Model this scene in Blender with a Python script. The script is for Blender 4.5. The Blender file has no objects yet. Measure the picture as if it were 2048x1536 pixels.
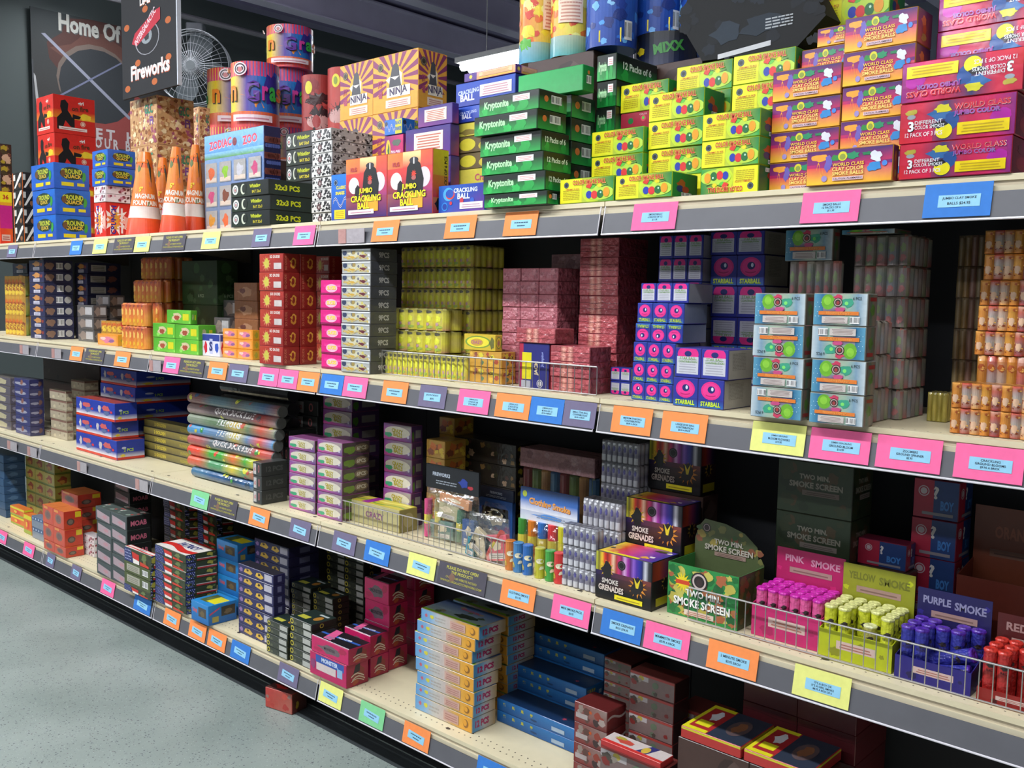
import bpy, bmesh, math, random
from mathutils import Vector, Matrix
# ------------------------------------------------------------------ camera, world, lights, exposure
scene = bpy.context.scene
COL = scene.collection
FPX, YAW, PIT, ROL = 1900.0, -0.741, -0.090, 0.017
CAM = Vector((5.163, -1.985, 1.577))
_f = Vector((math.sin(YAW)*math.cos(PIT), math.cos(YAW)*math.cos(PIT), math.sin(PIT)))
_r0 = Vector((math.cos(YAW), -math.sin(YAW), 0)); _u0 = _r0.cross(_f)
_r = math.cos(ROL)*_r0 + math.sin(ROL)*_u0; _u = -math.sin(ROL)*_r0 + math.cos(ROL)*_u0
cd = bpy.data.cameras.new('camera'); cam = bpy.data.objects.new('camera', cd); COL.objects.link(cam)
cd.sensor_width = 36.0; cd.lens = FPX/2048*36; cd.clip_start = 0.05; cd.clip_end = 60
m3 = Matrix((_r, _u, -_f)).transposed(); cam.matrix_world = Matrix.Translation(CAM) @ m3.to_4x4()
scene.camera = cam
w = bpy.data.worlds.new('store_air'); scene.world = w; w.use_nodes = True
w.node_tree.nodes['Background'].inputs[0].default_value = (0.72, 0.74, 0.80, 1)
w.node_tree.nodes['Background'].inputs[1].default_value = 0.22
vs = scene.view_settings; vs.view_transform = 'Standard'; vs.look = 'None'; vs.gamma = 1; vs.use_curve_mapping = False
vs.exposure = 0.22
LAMP_W = 62.0
random.seed(7)

# ------------------------------------------------------------------ pixel <-> place helpers (frame 2048x1536)
def ray(px, py, ax, v):
    d = _f*FPX + _r*(px-1024) + _u*(768-py); t = (v-CAM[ax])/d[ax]; return CAM + d*t
def XP(px, y, z):
    k = (px-1024)/FPX; a = _r - _f*k
    return CAM.x - ((y-CAM.y)*a.y + (z-CAM.z)*a.z)/a.x
def YP(px, x, z):
    k = (px-1024)/FPX; a = _r - _f*k
    return CAM.y - ((x-CAM.x)*a.x + (z-CAM.z)*a.z)/a.y
def ZP(py, x, y):
    k = (768-py)/FPX; a = _u - _f*k
    return CAM.z - ((x-CAM.x)*a.x + (y-CAM.y)*a.y)/a.z
S = {1: 1.829, 2: 1.319, 3: 0.779, 4: 0.216}      # heights of the four decks
BAY = 1.22

# ------------------------------------------------------------------ materials
def lin(h):
    h = h.lstrip('#'); h = h if len(h) == 6 else ''.join(q*2 for q in h); v = [int(h[i:i+2], 16)/255 for i in (0, 2, 4)]
    return tuple((c/12.92 if c <= 0.04045 else ((c+0.055)/1.055)**2.4) for c in v) + (1.0,)
def mat_base(name):
    m = bpy.data.materials.new(name); m.use_nodes = True; nt = m.node_tree
    return m, nt, nt.nodes['Principled BSDF']
def noise(nt, scale, detail=3):
    tc = nt.nodes.new('ShaderNodeTexCoord'); n = nt.nodes.new('ShaderNodeTexNoise')
    n.inputs['Scale'].default_value = scale; n.inputs['Detail'].default_value = detail
    nt.links.new(tc.outputs['Object'], n.inputs['Vector']); return n
def vmat(name, rough, coat=0.0, var=0.12, nscale=60, bump=0.0, bscale=40, spec=0.5, metal=0.0):
    """surface whose ink colours come from the mesh, with a faint procedural mottling"""
    m, nt, b = mat_base(name)
    at = nt.nodes.new('ShaderNodeAttribute'); at.attribute_name = 'Col'
    n = noise(nt, nscale); mr = nt.nodes.new('ShaderNodeMapRange')
    mr.inputs[3].default_value = 1-var; mr.inputs[4].default_value = 1+var
    mx = nt.nodes.new('ShaderNodeVectorMath'); mx.operation = 'SCALE'
    nt.links.new(n.outputs['Fac'], mr.inputs[0]); nt.links.new(at.outputs['Color'], mx.inputs[0])
    nt.links.new(mr.outputs[0], mx.inputs['Scale']); nt.links.new(mx.outputs[0], b.inputs['Base Color'])
    b.inputs['Roughness'].default_value = rough; b.inputs['Coat Weight'].default_value = coat
    b.inputs['Coat Roughness'].default_value = 0.12; b.inputs['Specular IOR Level'].default_value = spec
    b.inputs['Metallic'].default_value = metal
    if bump:
        n2 = noise(nt, bscale, 2); bp = nt.nodes.new('ShaderNodeBump'); bp.inputs['Strength'].default_value = bump
        bp.inputs['Distance'].default_value = 0.01
        nt.links.new(n2.outputs['Fac'], bp.inputs['Height'])
        nt.links.new(bp.outputs[0], b.inputs['Normal']); nt.links.new(bp.outputs[0], b.inputs['Coat Normal'])
    return m
def pmat(name, col, rough=0.5, var=0.1, nscale=20, metal=0.0, bump=0.0, bscale=80, emit=0.0, trans=0.0, alpha=1.0, coat=0.0):
    m, nt, b = mat_base(name)
    n = noise(nt, nscale); cr = nt.nodes.new('ShaderNodeValToRGB'); c = lin(col)
    cr.color_ramp.elements[0].color = tuple(x*(1-var) for x in c[:3])+(1,)
    cr.color_ramp.elements[1].color = tuple(min(1, x*(1+var)) for x in c[:3])+(1,)
    nt.links.new(n.outputs['Fac'], cr.inputs[0]); nt.links.new(cr.outputs[0], b.inputs['Base Color'])
    b.inputs['Roughness'].default_value = rough; b.inputs['Metallic'].default_value = metal
    b.inputs['Transmission Weight'].default_value = trans; b.inputs['Alpha'].default_value = alpha
    b.inputs['Coat Weight'].default_value = coat
    if emit:
        b.inputs['Emission Color'].default_value = c; b.inputs['Emission Strength'].default_value = emit
    if bump:
        n2 = noise(nt, bscale, 4); bp = nt.nodes.new('ShaderNodeBump'); bp.inputs['Strength'].default_value = bump
        bp.inputs['Distance'].default_value = 0.01
        nt.links.new(n2.outputs['Fac'], bp.inputs['Height']); nt.links.new(bp.outputs[0], b.inputs['Normal'])
    return m
MT = {
    'card': vmat('printed_card', 0.42, 0.15),
    'film': vmat('film_wrapped_print', 0.4, 0.7, 0.12, 50, 0.22, 40),
    'matte': vmat('matte_print', 0.75, 0, 0.1),
    'tissue': vmat('tissue_and_film', 0.5, 0.6, 0.3, 90, 0.8, 60),
    'foil': vmat('holographic_foil', 0.22, 0.6, 0.25, 30, 0.1, 20, 0.8, 0.25),
    'paint': vmat('powder_coated_steel', 0.45, 0.1, 0.05, 30),
}
M_WIRE = pmat('zinc_wire', '#b9b6b4', 0.28, 0.05, 50, 0.9)
M_BACK = pmat('dark_pegboard', '#2a2c31', 0.8, 0.2, 8)
M_KICK = pmat('black_kick_plate', '#17191b', 0.45, 0.3, 4)
M_EDGE = pmat('plastic_edge_highlight', '#d9d5da', 0.12, 0.04, 10, coat=1.0)  # whitish tint puts the clear lip's highlight into its colour
def clear_mat(name, rough, wmin, wmax, scale=30, bump=0.5, tint=(1, 1, 1, 1)):
    m = bpy.data.materials.new(name); m.use_nodes = True; nt = m.node_tree; nt.nodes.clear()
    out = nt.nodes.new('ShaderNodeOutputMaterial'); mix = nt.nodes.new('ShaderNodeMixShader')
    tr = nt.nodes.new('ShaderNodeBsdfTransparent'); gl = nt.nodes.new('ShaderNodeBsdfGlossy')
    tr.inputs[0].default_value = tint; gl.inputs['Roughness'].default_value = rough
    lw = nt.nodes.new('ShaderNodeLayerWeight'); lw.inputs[0].default_value = 0.35
    mr = nt.nodes.new('ShaderNodeMapRange'); mr.inputs[3].default_value = wmin; mr.inputs[4].default_value = wmax
    n = noise(nt, scale, 3); bp = nt.nodes.new('ShaderNodeBump'); bp.inputs['Strength'].default_value = bump
    bp.inputs['Distance'].default_value = 0.01
    nt.links.new(n.outputs['Fac'], bp.inputs['Height']); nt.links.new(bp.outputs[0], gl.inputs['Normal'])
    nt.links.new(bp.outputs[0], lw.inputs['Normal'])
    nt.links.new(lw.outputs['Facing'], mr.inputs[0]); nt.links.new(mr.outputs[0], mix.inputs[0])
    nt.links.new(tr.outputs[0], mix.inputs[1]); nt.links.new(gl.outputs[0], mix.inputs[2]); nt.links.new(mix.outputs[0], out.inputs[0])
    return m
M_BAG = clear_mat('clear_poly_bag', 0.12, 0.10, 0.55, 28, 0.9)
M_RAILCLEAR = clear_mat('clear_price_rail', 0.1, 0.04, 0.35, 12, 0.05)

# ------------------------------------------------------------------ mesh builder with printed artwork
_txt = {}
def text_mesh(s, bold=0.02):
    k = (s, bold)
    if k in _txt: return _txt[k]
    cu = bpy.data.curves.new('t', 'FONT'); cu.body = s; cu.size = 1; cu.offset = bold; cu.resolution_u = 2; cu.fill_mode = 'BOTH'
    o = bpy.data.objects.new('t', cu); me = o.to_mesh(); me.calc_loop_triangles()
    vv = [v.co.copy() for v in me.vertices]; tt = [tuple(t.vertices) for t in me.loop_triangles]
    flips = [t.normal.z < 0 for t in me.loop_triangles]
    tt = [(a, c, b) if fl else (a, b, c) for (a, b, c), fl in zip(tt, flips)]
    o.to_mesh_clear(); bpy.data.objects.remove(o); bpy.data.curves.remove(cu)
    if not vv: _txt[k] = ([], [], 1); return _txt[k]
    x0 = min(v.x for v in vv); x1 = max(v.x for v in vv); y0 = min(v.y for v in vv); y1 = max(v.y for v in vv)
    h = max(1e-6, y1-y0)
    _txt[k] = ([((v.x-(x0+x1)/2)/h, (v.y-(y0+y1)/2)/h) for v in vv], tt, (x1-x0)/h)
    return _txt[k]

class MB:
    def __init__(s): s.v = []; s.f = []; s.c = []; s.mi = []; s.sm = []; s.m = 0; s.smooth = False
    def face(s, pts, col):
        n = len(s.v); s.v += [tuple(p) for p in pts]; s.f.append(tuple(range(n, n+len(pts))))
        s.c.append(col if isinstance(col, list) else [col]*len(pts)); s.mi.append(s.m); s.sm.append(s.smooth)
    def mesh(s, name, mats):
        me = bpy.data.meshes.new(name); me.from_pydata(s.v, [], s.f); me.validate()
        at = me.color_attributes.new('Col', 'FLOAT_COLOR', 'CORNER')
        flat = []
        for c in s.c:
            for q in c: flat += q
        if len(flat) == len(at.data)*4: at.data.foreach_set('color', flat)
        me.polygons.foreach_set('material_index', s.mi); me.polygons.foreach_set('use_smooth', s.sm)
        for m in mats: me.materials.append(MT[m] if isinstance(m, str) else m)
        me.update(); return me
    # ---- solids
    def box(s, x0, y0, z0, x1, y1, z1, col, ch=0.0):
        c = lin(col) if isinstance(col, str) else col
        if ch <= 0:
            P = [(x, y, z) for x in (x0, x1) for y in (y0, y1) for z in (z0, z1)]
            for q in ((0, 1, 3, 2), (4, 6, 7, 5), (0, 4, 5, 1), (2, 3, 7, 6), (0, 2, 6, 4), (1, 5, 7, 3)): s.face([P[i] for i in q], c)
            return
        a, b = (x0, y0, z0), (x1, y1, z1)
        def pt(ix, iy, iz, ax):     # corner shifted inwards on every axis but ax
            r = []
            for k, i in enumerate((ix, iy, iz)):
                v = b[k] if i else a[k]
                if k != ax: v += -ch if i else ch
                r.append(v)
            return tuple(r)
        for ax in range(3):
            o = [k for k in range(3) if k != ax]
            for sd in (0, 1):
                q = []
                for (i, j) in ((0, 0), (1, 0), (1, 1), (0, 1)):
                    t = [0, 0, 0]; t[ax] = sd; t[o[0]] = i; t[o[1]] = j; q.append(pt(*t, ax))
                if (sd == 0) != (ax == 1): q.reverse()
                s.face(q, c)
        for ax in range(3):         # edges
            o = [k for k in range(3) if k != ax]
            for i in (0, 1):
                for j in (0, 1):
                    q = []
                    for e, fx in ((0, o[0]), (1, o[0]), (1, o[1]), (0, o[1])):
                        t = [0, 0, 0]; t[ax] = e; t[o[0]] = i; t[o[1]] = j; q.append(pt(*t, fx))
                    n = (Vector(q[1])-Vector(q[0])).cross(Vector(q[3])-Vector(q[0]))
                    d = [0, 0, 0]; d[o[0]] = 1 if i else -1; d[o[1]] = 1 if j else -1
                    if n.dot(Vector(d)) < 0: q.reverse()
                    s.face(q, c)
        for i in (0, 1):
            for j in (0, 1):
                for k in (0, 1):
                    q = [pt(i, j, k, 0), pt(i, j, k, 1), pt(i, j, k, 2)]
                    n = (Vector(q[1])-Vector(q[0])).cross(Vector(q[2])-Vector(q[0]))
                    if n.dot(Vector((i-.5, j-.5, k-.5))) < 0: q.reverse()
                    s.face(q, c)
    def tube(s, p, q, r, col, n=10, caps=True, r2=None):
        p, q = Vector(p), Vector(q); d = (q-p).normalized(); a = d.orthogonal().normalized(); b = d.cross(a); r2 = r if r2 is None else r2
        c = lin(col) if isinstance(col, str) else col
        A = [p+(a*math.cos(2*math.pi*i/n)+b*math.sin(2*math.pi*i/n))*r for i in range(n)]
        B = [q+(a*math.cos(2*math.pi*i/n)+b*math.sin(2*math.pi*i/n))*r2 for i in range(n)]
        sm = s.smooth; s.smooth = True
        for i in range(n): j = (i+1) % n; s.face([A[i], A[j], B[j], B[i]], c)
        s.smooth = sm
        if caps: s.face(A[::-1], c); s.face(B, c)
    def lathe(s, prof, col, n=24, cx=0, cy=0):
        """prof: list of (r, z[, colour])"""
        sm = s.smooth; s.smooth = True
        for (r0, z0, *a), (r1, z1, *b) in zip(prof, prof[1:]):
            c = lin(b[0]) if b else lin(col)
            for i in range(n):
                t0, t1 = 2*math.pi*i/n, 2*math.pi*(i+1)/n
                P = [(cx+r0*math.cos(t0), cy+r0*math.sin(t0), z0), (cx+r0*math.cos(t1), cy+r0*math.sin(t1), z0),
                     (cx+r1*math.cos(t1), cy+r1*math.sin(t1), z1), (cx+r1*math.cos(t0), cy+r1*math.sin(t0), z1)]
                if r0 < 1e-6: P = [P[0], P[2], P[3]]
                elif r1 < 1e-6: P = P[:3]
                s.face(P, c)
        s.smooth = sm
    # ---- artwork on a surface map(u, v, off) with real size W x H
    def art(s, mp, W, H, prims, flip=False, sub=1, dirn=1):
        L = [0]
        def mq(u, v):
            u, v = min(1, max(0, u)), min(1, max(0, v))
            if flip: u, v = 1-u, 1-v
            return mp(u, v, 0.00025 + L[0]*0.00012)
        def poly(pts, col):
            pts = [mq(*p) for p in pts]
            s.face(pts if dirn > 0 else pts[::-1], col)
        def rect(u0, v0, u1, v1, cols):
            c = cols if isinstance(cols, list) else [lin(cols)]*4
            if sub == 1: poly([(u0, v0), (u1, v0), (u1, v1), (u0, v1)], list(c)); return
            k = max(1, int(sub*(u1-u0)+0.999))
            def lp(a, b, t): return tuple(a[i]+(b[i]-a[i])*t for i in range(4))
            for i in range(k):
                a, b = i/k, (i+1)/k
                poly([(u0+(u1-u0)*a, v0), (u0+(u1-u0)*b, v0), (u0+(u1-u0)*b, v1), (u0+(u1-u0)*a, v1)],
                     [lp(c[0], c[1], a), lp(c[0], c[1], b), lp(c[3], c[2], b), lp(c[3], c[2], a)])
        def ell(u, v, ru, rv, col, n=16, seed=None, inner=None):
            c = lin(col); rn = random.Random(seed) if seed is not None else None
            P = []
            for i in range(n):
                t = 2*math.pi*i/n; k = 1 if rn is None else 0.62+0.5*rn.random()
                if inner is not None and i % 2: k = inner
                P.append((u+ru*k*math.cos(t), v+rv*k*math.sin(t)))
            ctr = (u, v)
            rg = 1 if sub == 1 else max(1, min(5, int(ru*sub+.8)))
            for k in range(rg):
                a, b2 = k/rg, (k+1)/rg
                for i in range(n):
                    p, q = P[i], P[(i+1) % n]; L2 = lambda t, w_: (ctr[0]+(t[0]-ctr[0])*w_, ctr[1]+(t[1]-ctr[1])*w_)
                    poly([ctr, p, q] if rg == 1 else ([ctr, L2(p, b2), L2(q, b2)] if k == 0 else [L2(p, a), L2(p, b2), L2(q, b2), L2(q, a)]), c)
        def text(u, v, h, t, col, mw=None, rot=0, bold=0.02):
            bold = max(bold, 0.035) if h*H > .011 else .012
            vv, tt, asp = text_mesh(t, bold); c = lin(col)
            wu = asp*h*H/W
            if abs(rot) > 45:
                mv = mw or .84; k = 1.0 if asp*h <= mv else mv/(asp*h)
            else: k = 1.0 if (mw is None or wu <= mw) else mw/wu
            ca, sa = math.cos(math.radians(rot)), math.sin(math.radians(rot))
            Q = []
            for x, y in vv:
                x, y = x*k, y; X, Y = x*ca-y*sa, x*sa+y*ca
                Q.append((u+X*h*H/W, v+Y*h))
            if sub > 1: L[0] += 8
            Q = [mq(*p) for p in Q]; n0 = len(s.v); s.v += [tuple(p) for p in Q]
            for a in tt:
                a = a if dirn > 0 else (a[0], a[2], a[1])
                s.f.append(tuple(n0+i for i in a)); s.c.append([c]*3); s.mi.append(s.m); s.sm.append(False)
        asp = H/W
        for p in prims:
            k = p[0]; L[0] += 1
            if k == 'r': rect(p[1], p[2], p[3], p[4], p[5])
            elif k == 'g': rect(p[1], p[2], p[3], p[4], [lin(q) for q in p[5:9]])
            elif k == 'st':         # soft vertical stripes: u0 v0 u1 v1 colours
                cs = p[5]; n = len(cs)-1; du = (p[3]-p[1])/n
                for i in range(n): rect(p[1]+du*i, p[2], p[1]+du*(i+1), p[4], [lin(cs[i]), lin(cs[i+1]), lin(cs[i+1]), lin(cs[i])])
            elif k == 'c': ell(p[1], p[2], p[3]*asp, p[3], p[4], 18)
            elif k == 'e': ell(p[1], p[2], p[3], p[4], p[5], 18)
            elif k == 'b': ell(p[1], p[2], p[3], p[4], p[5], 14, p[6] if len(p) > 6 else 1)
            elif k == 's': ell(p[1], p[2], p[3]*asp, p[3], p[5], p[4]*2, None, 0.5)
            elif k == 'p': poly(p[1], lin(p[2]))
            elif k == 't': text(p[1], p[2], p[3], p[4], p[5], *(p[6:]))
            elif k == 'ts':         # text with a dark edge behind it
                text(p[1]+p[3]*asp*0.04, p[2]-p[3]*0.05, p[3]*1.02, p[4], p[6], p[7] if len(p) > 7 else None, p[8] if len(p) > 8 else 0, 0.04)
                L[0] += 1; text(p[1], p[2], p[3], p[4], p[5], p[7] if len(p) > 7 else None, p[8] if len(p) > 8 else 0, 0.02)
            elif k == 'l':          # illegible small print
                rn = random.Random(5); n = p[5]; dv = (p[4]-p[2])/n
                for i in range(n):
                    u = p[1]
                    while u < p[3]-0.01:
                        wd = min(p[3]-u, (0.03+0.07*rn.random())*max(0.3, p[3]-p[1])*2); rect(u, p[2]+dv*(i+.25), u+wd*0.85, p[2]+dv*(i+.72), p[6]); u += wd
            elif k == 'w':          # warning panel
                rect(p[1], p[2], p[3], p[4], p[5]); L[0] += 1; rn = random.Random(3); n = p[6]; dv = (p[4]-p[2])/(n+1)
                for i in range(n):
                    e = 0.06*(p[3]-p[1]); sh = rn.random()*0.12*(p[3]-p[1])
                    rect(p[1]+e+sh, p[2]+dv*(i+.6), p[3]-e-sh, p[2]+dv*(i+1.05), p[7])
            elif k == 'bc':
                rect(p[1], p[2], p[3], p[4], '#e8e6e4'); L[0] += 1; n = 9; rn = random.Random(2); du = (p[3]-p[1])/n
                for i in range(n): rect(p[1]+du*(i+.2), p[2]+(p[4]-p[2])*.15, p[1]+du*(i+.2+.5*rn.random()+.1), p[4]-(p[4]-p[2])*.1, '#222222')
            elif k == 'k':          # camouflage / mottled blobs: n, size, colours, seed
                rn = random.Random(p[4])
                for i in range(p[1]):
                    r = p[2]*(0.6+0.8*rn.random())
                    ell(min(1-r*asp, max(r*asp, rn.random())), min(1-r, max(r, rn.random())), r*asp*0.9, r*0.8, p[3][i % len(p[3])], 12, rn.randrange(999))
                    L[0] += 0.08
            elif k == 'd':          # dots in a field u0 v0 u1 v1 nu nv r col
                for i in range(p[5]):
                    for j in range(p[6]):
                        ell(p[1]+(p[3]-p[1])*(i+.5+(.25 if j % 2 else -.25))/p[5], p[2]+(p[4]-p[2])*(j+.5)/p[6], p[7]*asp, p[7], p[8], 6)
            elif k == 'o':          # round emblem
                ell(p[1], p[2], p[3]*asp, p[3], p[4], 20); L[0] += 1; ell(p[1], p[2], p[3]*.82*asp, p[3]*.82, p[5], 20); L[0] += 1
                ell(p[1], p[2], p[3]*.62*asp, p[3]*.62, p[4], 20); L[0] += 1; ell(p[1], p[2]-p[3]*.1, p[3]*.36*asp, p[3]*.42, p[6], 12)
            elif k == 'z':          # sun rays from a point: u v n colour
                n = p[3]; c = lin(p[4])
                def edge(t):
                    dx, dy = math.cos(t), math.sin(t); tt = 9
                    if dx > 1e-6: tt = min(tt, (1-p[1])/dx)
                    if dx < -1e-6: tt = min(tt, -p[1]/dx)
                    if dy > 1e-6: tt = min(tt, (1-p[2])/dy)
                    if dy < -1e-6: tt = min(tt, -p[2]/dy)
                    return (p[1]+dx*tt, p[2]+dy*tt)
                for i in range(n):
                    a = 2*math.pi*i/n; poly([(p[1], p[2]), edge(a), edge(a+math.pi/n)], c)
            elif k == 'wv':         # wavy thick line u0 v0 u1 amp periods thickness col
                n = int(8*p[5]); c = lin(p[7]); Q = []
                for i in range(n+1):
                    t = i/n; Q.append((p[1]+(p[3]-p[1])*t, p[2]+p[4]*math.sin(2*math.pi*p[5]*t)))
                for a, b in zip(Q, Q[1:]): poly([(a[0], a[1]-p[6]), (b[0], b[1]-p[6]), (b[0], b[1]+p[6]), (a[0], a[1]+p[6])], c)

ART = {}
def A(name, base, F, R=None, T=None, mat='card'): ART[name] = dict(base=base, F=F, R=F if R is None else R, T=T or [], mat=mat)
_cache = {}
def carton_mesh(art, w, d, h, flip=False, only=None):
    k = (only, art, round(w, 4), round(d, 4), round(h, 4), flip)
    if k in _cache: return _cache[k]
    a = ART[art]; b = MB(); c = min(0.0015, h*0.05)
    if only:       # the stuck-on warning and code labels, as a part of their own
        pk, fc_ = only
        if fc_ == 'F' and any(p[0] == pk for p in a['F']): b.art(lambda u, v, o: (c+u*(w-2*c), -o-.0012, c+v*(h-2*c)), w, h, [p for p in a['F'] if p[0] == pk], flip)
        if fc_ == 'R' and any(p[0] == pk for p in a['R']): b.art(lambda u, v, o: (w+o+.0012, c+u*(d-2*c), c+v*(h-2*c)), d, h, [p for p in a['R'] if p[0] == pk], flip)
        _cache[k] = b.mesh(art+'_label', ['matte']) if b.f else None; return _cache[k]
    b.box(0, 0, 0, w, d, h, a['base'], c)
    b.art(lambda u, v, o: (c+u*(w-2*c), -o, c+v*(h-2*c)), w, h, a['F'], flip)
    b.art(lambda u, v, o: (w+o, c+u*(d-2*c), c+v*(h-2*c)), d, h, a['R'], flip)
    b.art(lambda u, v, o: (-o, d-c-u*(d-2*c), c+v*(h-2*c)), d, h, a['R'][:4], flip)
    if a['T']: b.art(lambda u, v, o: (c+u*(w-2*c), c+v*(d-2*c), h+o), w, d, a['T'], False)
    _cache[k] = b.mesh(art, [a['mat']]); return _cache[k]
def ridged_mesh(art, w, d, h, n, cols, ridge=0.42, horiz=False):
    """shrink-wrapped brick of n tubes side by side; tubes of printed colours, caps on top"""
    k = ('rid', art, round(w, 4), round(d, 4), round(h, 4), n)
    if k in _cache: return _cache[k]
    b = MB(); b.smooth = True; a = ART[art]
    def side(org, U, N, L, nn, seed):
        rn = random.Random(seed); st = L/nn; m = 6
        for i in range(nn):
            cs = cols[(i+seed) % len(cols)]
            lv = [0, .02, .12, .45, .75, .93, 1.0] ; cc = [lin(q) for q in cs]
            for j in range(m):
                for q in range(len(lv)-1):
                    def P(jj, z):
                        t = jj/m; x = st*(i+t); y = math.sin(math.pi*t)**0.6*st*ridge
                        if z in (0, 1.0): y *= 0.4
                        return org + U*x + N*y + Vector((0, 0, h*z))
                    f0, f1 = lv[q]*(len(cc)-1), lv[q+1]*(len(cc)-1)
                    def cl(f): a_ = int(min(f, len(cc)-1.001)); t_ = f-a_; return tuple(cc[a_][x]*(1-t_)+cc[min(a_+1, len(cc)-1)][x]*t_ for x in range(4))
                    ca, cb_ = cl(f0), cl(f1)
                    b.face([P(j, lv[q]), P(j+1, lv[q]), P(j+1, lv[q+1]), P(j, lv[q+1])], [ca, ca, cb_, cb_])
    X, Y = Vector((1, 0, 0)), Vector((0, 1, 0)); st = w/n; ins = st*ridge
    nd = max(1, round(d/st))
    o = Vector((0, ins, 0))
    side(o, X, -Y, w, n, 0); side(Vector((w-ins, 0, 0)), Y, X, d, nd, 1)
    if a['F']:
        b.smooth = False
        for i in range(n): b.art(lambda u, v, of: (st*(i+u), ins-math.sin(math.pi*min(1, max(0, u)))**0.6*st*ridge-of-.0006, v*h), st, h, a['F'], False, 7)
    b.smooth = False
    b.box(0.0005, ins, 0, w-ins, d, h-0.0005, a['base'])
    tc = lin(a['base'])
    b.art(lambda u, v, of: (u*w, ins+v*(d-ins), h+of), w, d, [('d', 0, 0, 1, 1, n, nd, 0.42/nd, cols[0][-1])])
    _cache[k] = b.mesh(art, [a['mat']]); return _cache[k]

# ------------------------------------------------------------------ object bookkeeping
def tag(o, label=None, cat=None, group=None, kind=None):
    if label:
        nwords = len(label.split())
        if nwords > 16 or nwords < 4: print('LABEL LENGTH', nwords, label)
        o['label'] = label
    if cat: o['category'] = cat
    if group: o['group'] = group
    if kind: o['kind'] = kind
    return o
def obj(name, me, parent=None, loc=(0, 0, 0), rz=0):
    o = bpy.data.objects.new(name, me); COL.objects.link(o); o.location = loc; o.rotation_euler = (0, 0, rz)
    if parent: o.parent = parent
    return o
def thing(name, label, cat, loc=(0, 0, 0), rz=0, group=None):
    o = obj(name, None, None, loc, rz); o.empty_display_size = 0.05; return tag(o, label, cat, group)
ORD = ['bottom', 'second', 'third', 'fourth', 'fifth', 'sixth', 'seventh', 'eighth', 'ninth', 'tenth', 'eleventh', 'twelfth']
def ordw(i, n):
    if n == 1: return ''
    return 'bottom' if i == 0 else 'topmost' if i == n-1 else 'middle' if (n == 3) else ORD[i]+' up'
def colw(j, m):
    if m == 1: return ''
    return ['left', 'right'][j] if m == 2 else ['left', 'centre', 'right'][j] if m == 3 else ['first', 'second', 'third', 'fourth', 'fifth', 'sixth', 'seventh', 'eighth'][j]+' column'
NSTK = [0]
def kind_of(art, rid):
    if rid: return 'tube_brick', 'brick of firework tubes'
    for keys, nm, ct in ((('brick_',), 'firecracker_brick', 'firecracker brick'), (('starball',), 'star_ball_box', 'firework box'), (('smoke_', 'world_', 'red_smokes'), 'smoke_ball_carton', 'smoke ball carton'),
                         (('shipping', 'dark_red'), 'plain_carton', 'carton'), (('long_blue', 'golden', 'thin_', 'twelve', 'moab_small', 'krypto', 'green_blank'), 'flat_carton', 'flat firework carton'),
                         (('navy', 'silver', 'gold_', 'beige', 'brown_pack', 'crazy', 'yellow_red', 'bloom', 'red_dude', 'floral', 'dark_floral'), 'film_wrapped_pack', 'wrapped firework pack')):
        if art.startswith(keys): return nm, ct
    return 'firework_carton', 'firework carton'
def st(art, sh, x0, x1, xs, yt, rows, y0, desc, where, name='firework_carton', cat='firework box', cols=1, nd=1, flips=(), jit=1.0,
       zb=None, group=None, dep=0.16, rid=None, gap=0.0006, skipf=None, rz=0.0):
    """a stack: x0,x1 frame columns of the front face, xs of the far edge of its right side, yt of its top edge; y0 distance behind the lip"""
    z = S[sh] + 0.0008 if zb is None else zb + gap
    X0, X1 = XP(x0, y0, z), XP(x1, y0, z)
    zt = ZP(yt, (X0+X1)/2, y0)
    D = (YP(xs, X1, z)-y0) if xs else dep*nd
    D = max(0.03, min(D, 0.49-y0)) if sh > 1 else max(0.03, D)
    PEND.append(dict(X0=X0, X1=X1, y0=y0, D=D, z=z, zt=zt, a=(art, rows, desc, where, name, cat, cols, nd, flips, jit, group, rid, gap, skipf, rz, (x1-x0)/cols)))
    return dict(X0=X0, X1=X1, y0=y0, y1=y0+D, zt=zt)
PEND = []
OBST = []     # other things already standing on the decks: (x0, x1, y0, y1, z0, z1)
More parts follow.
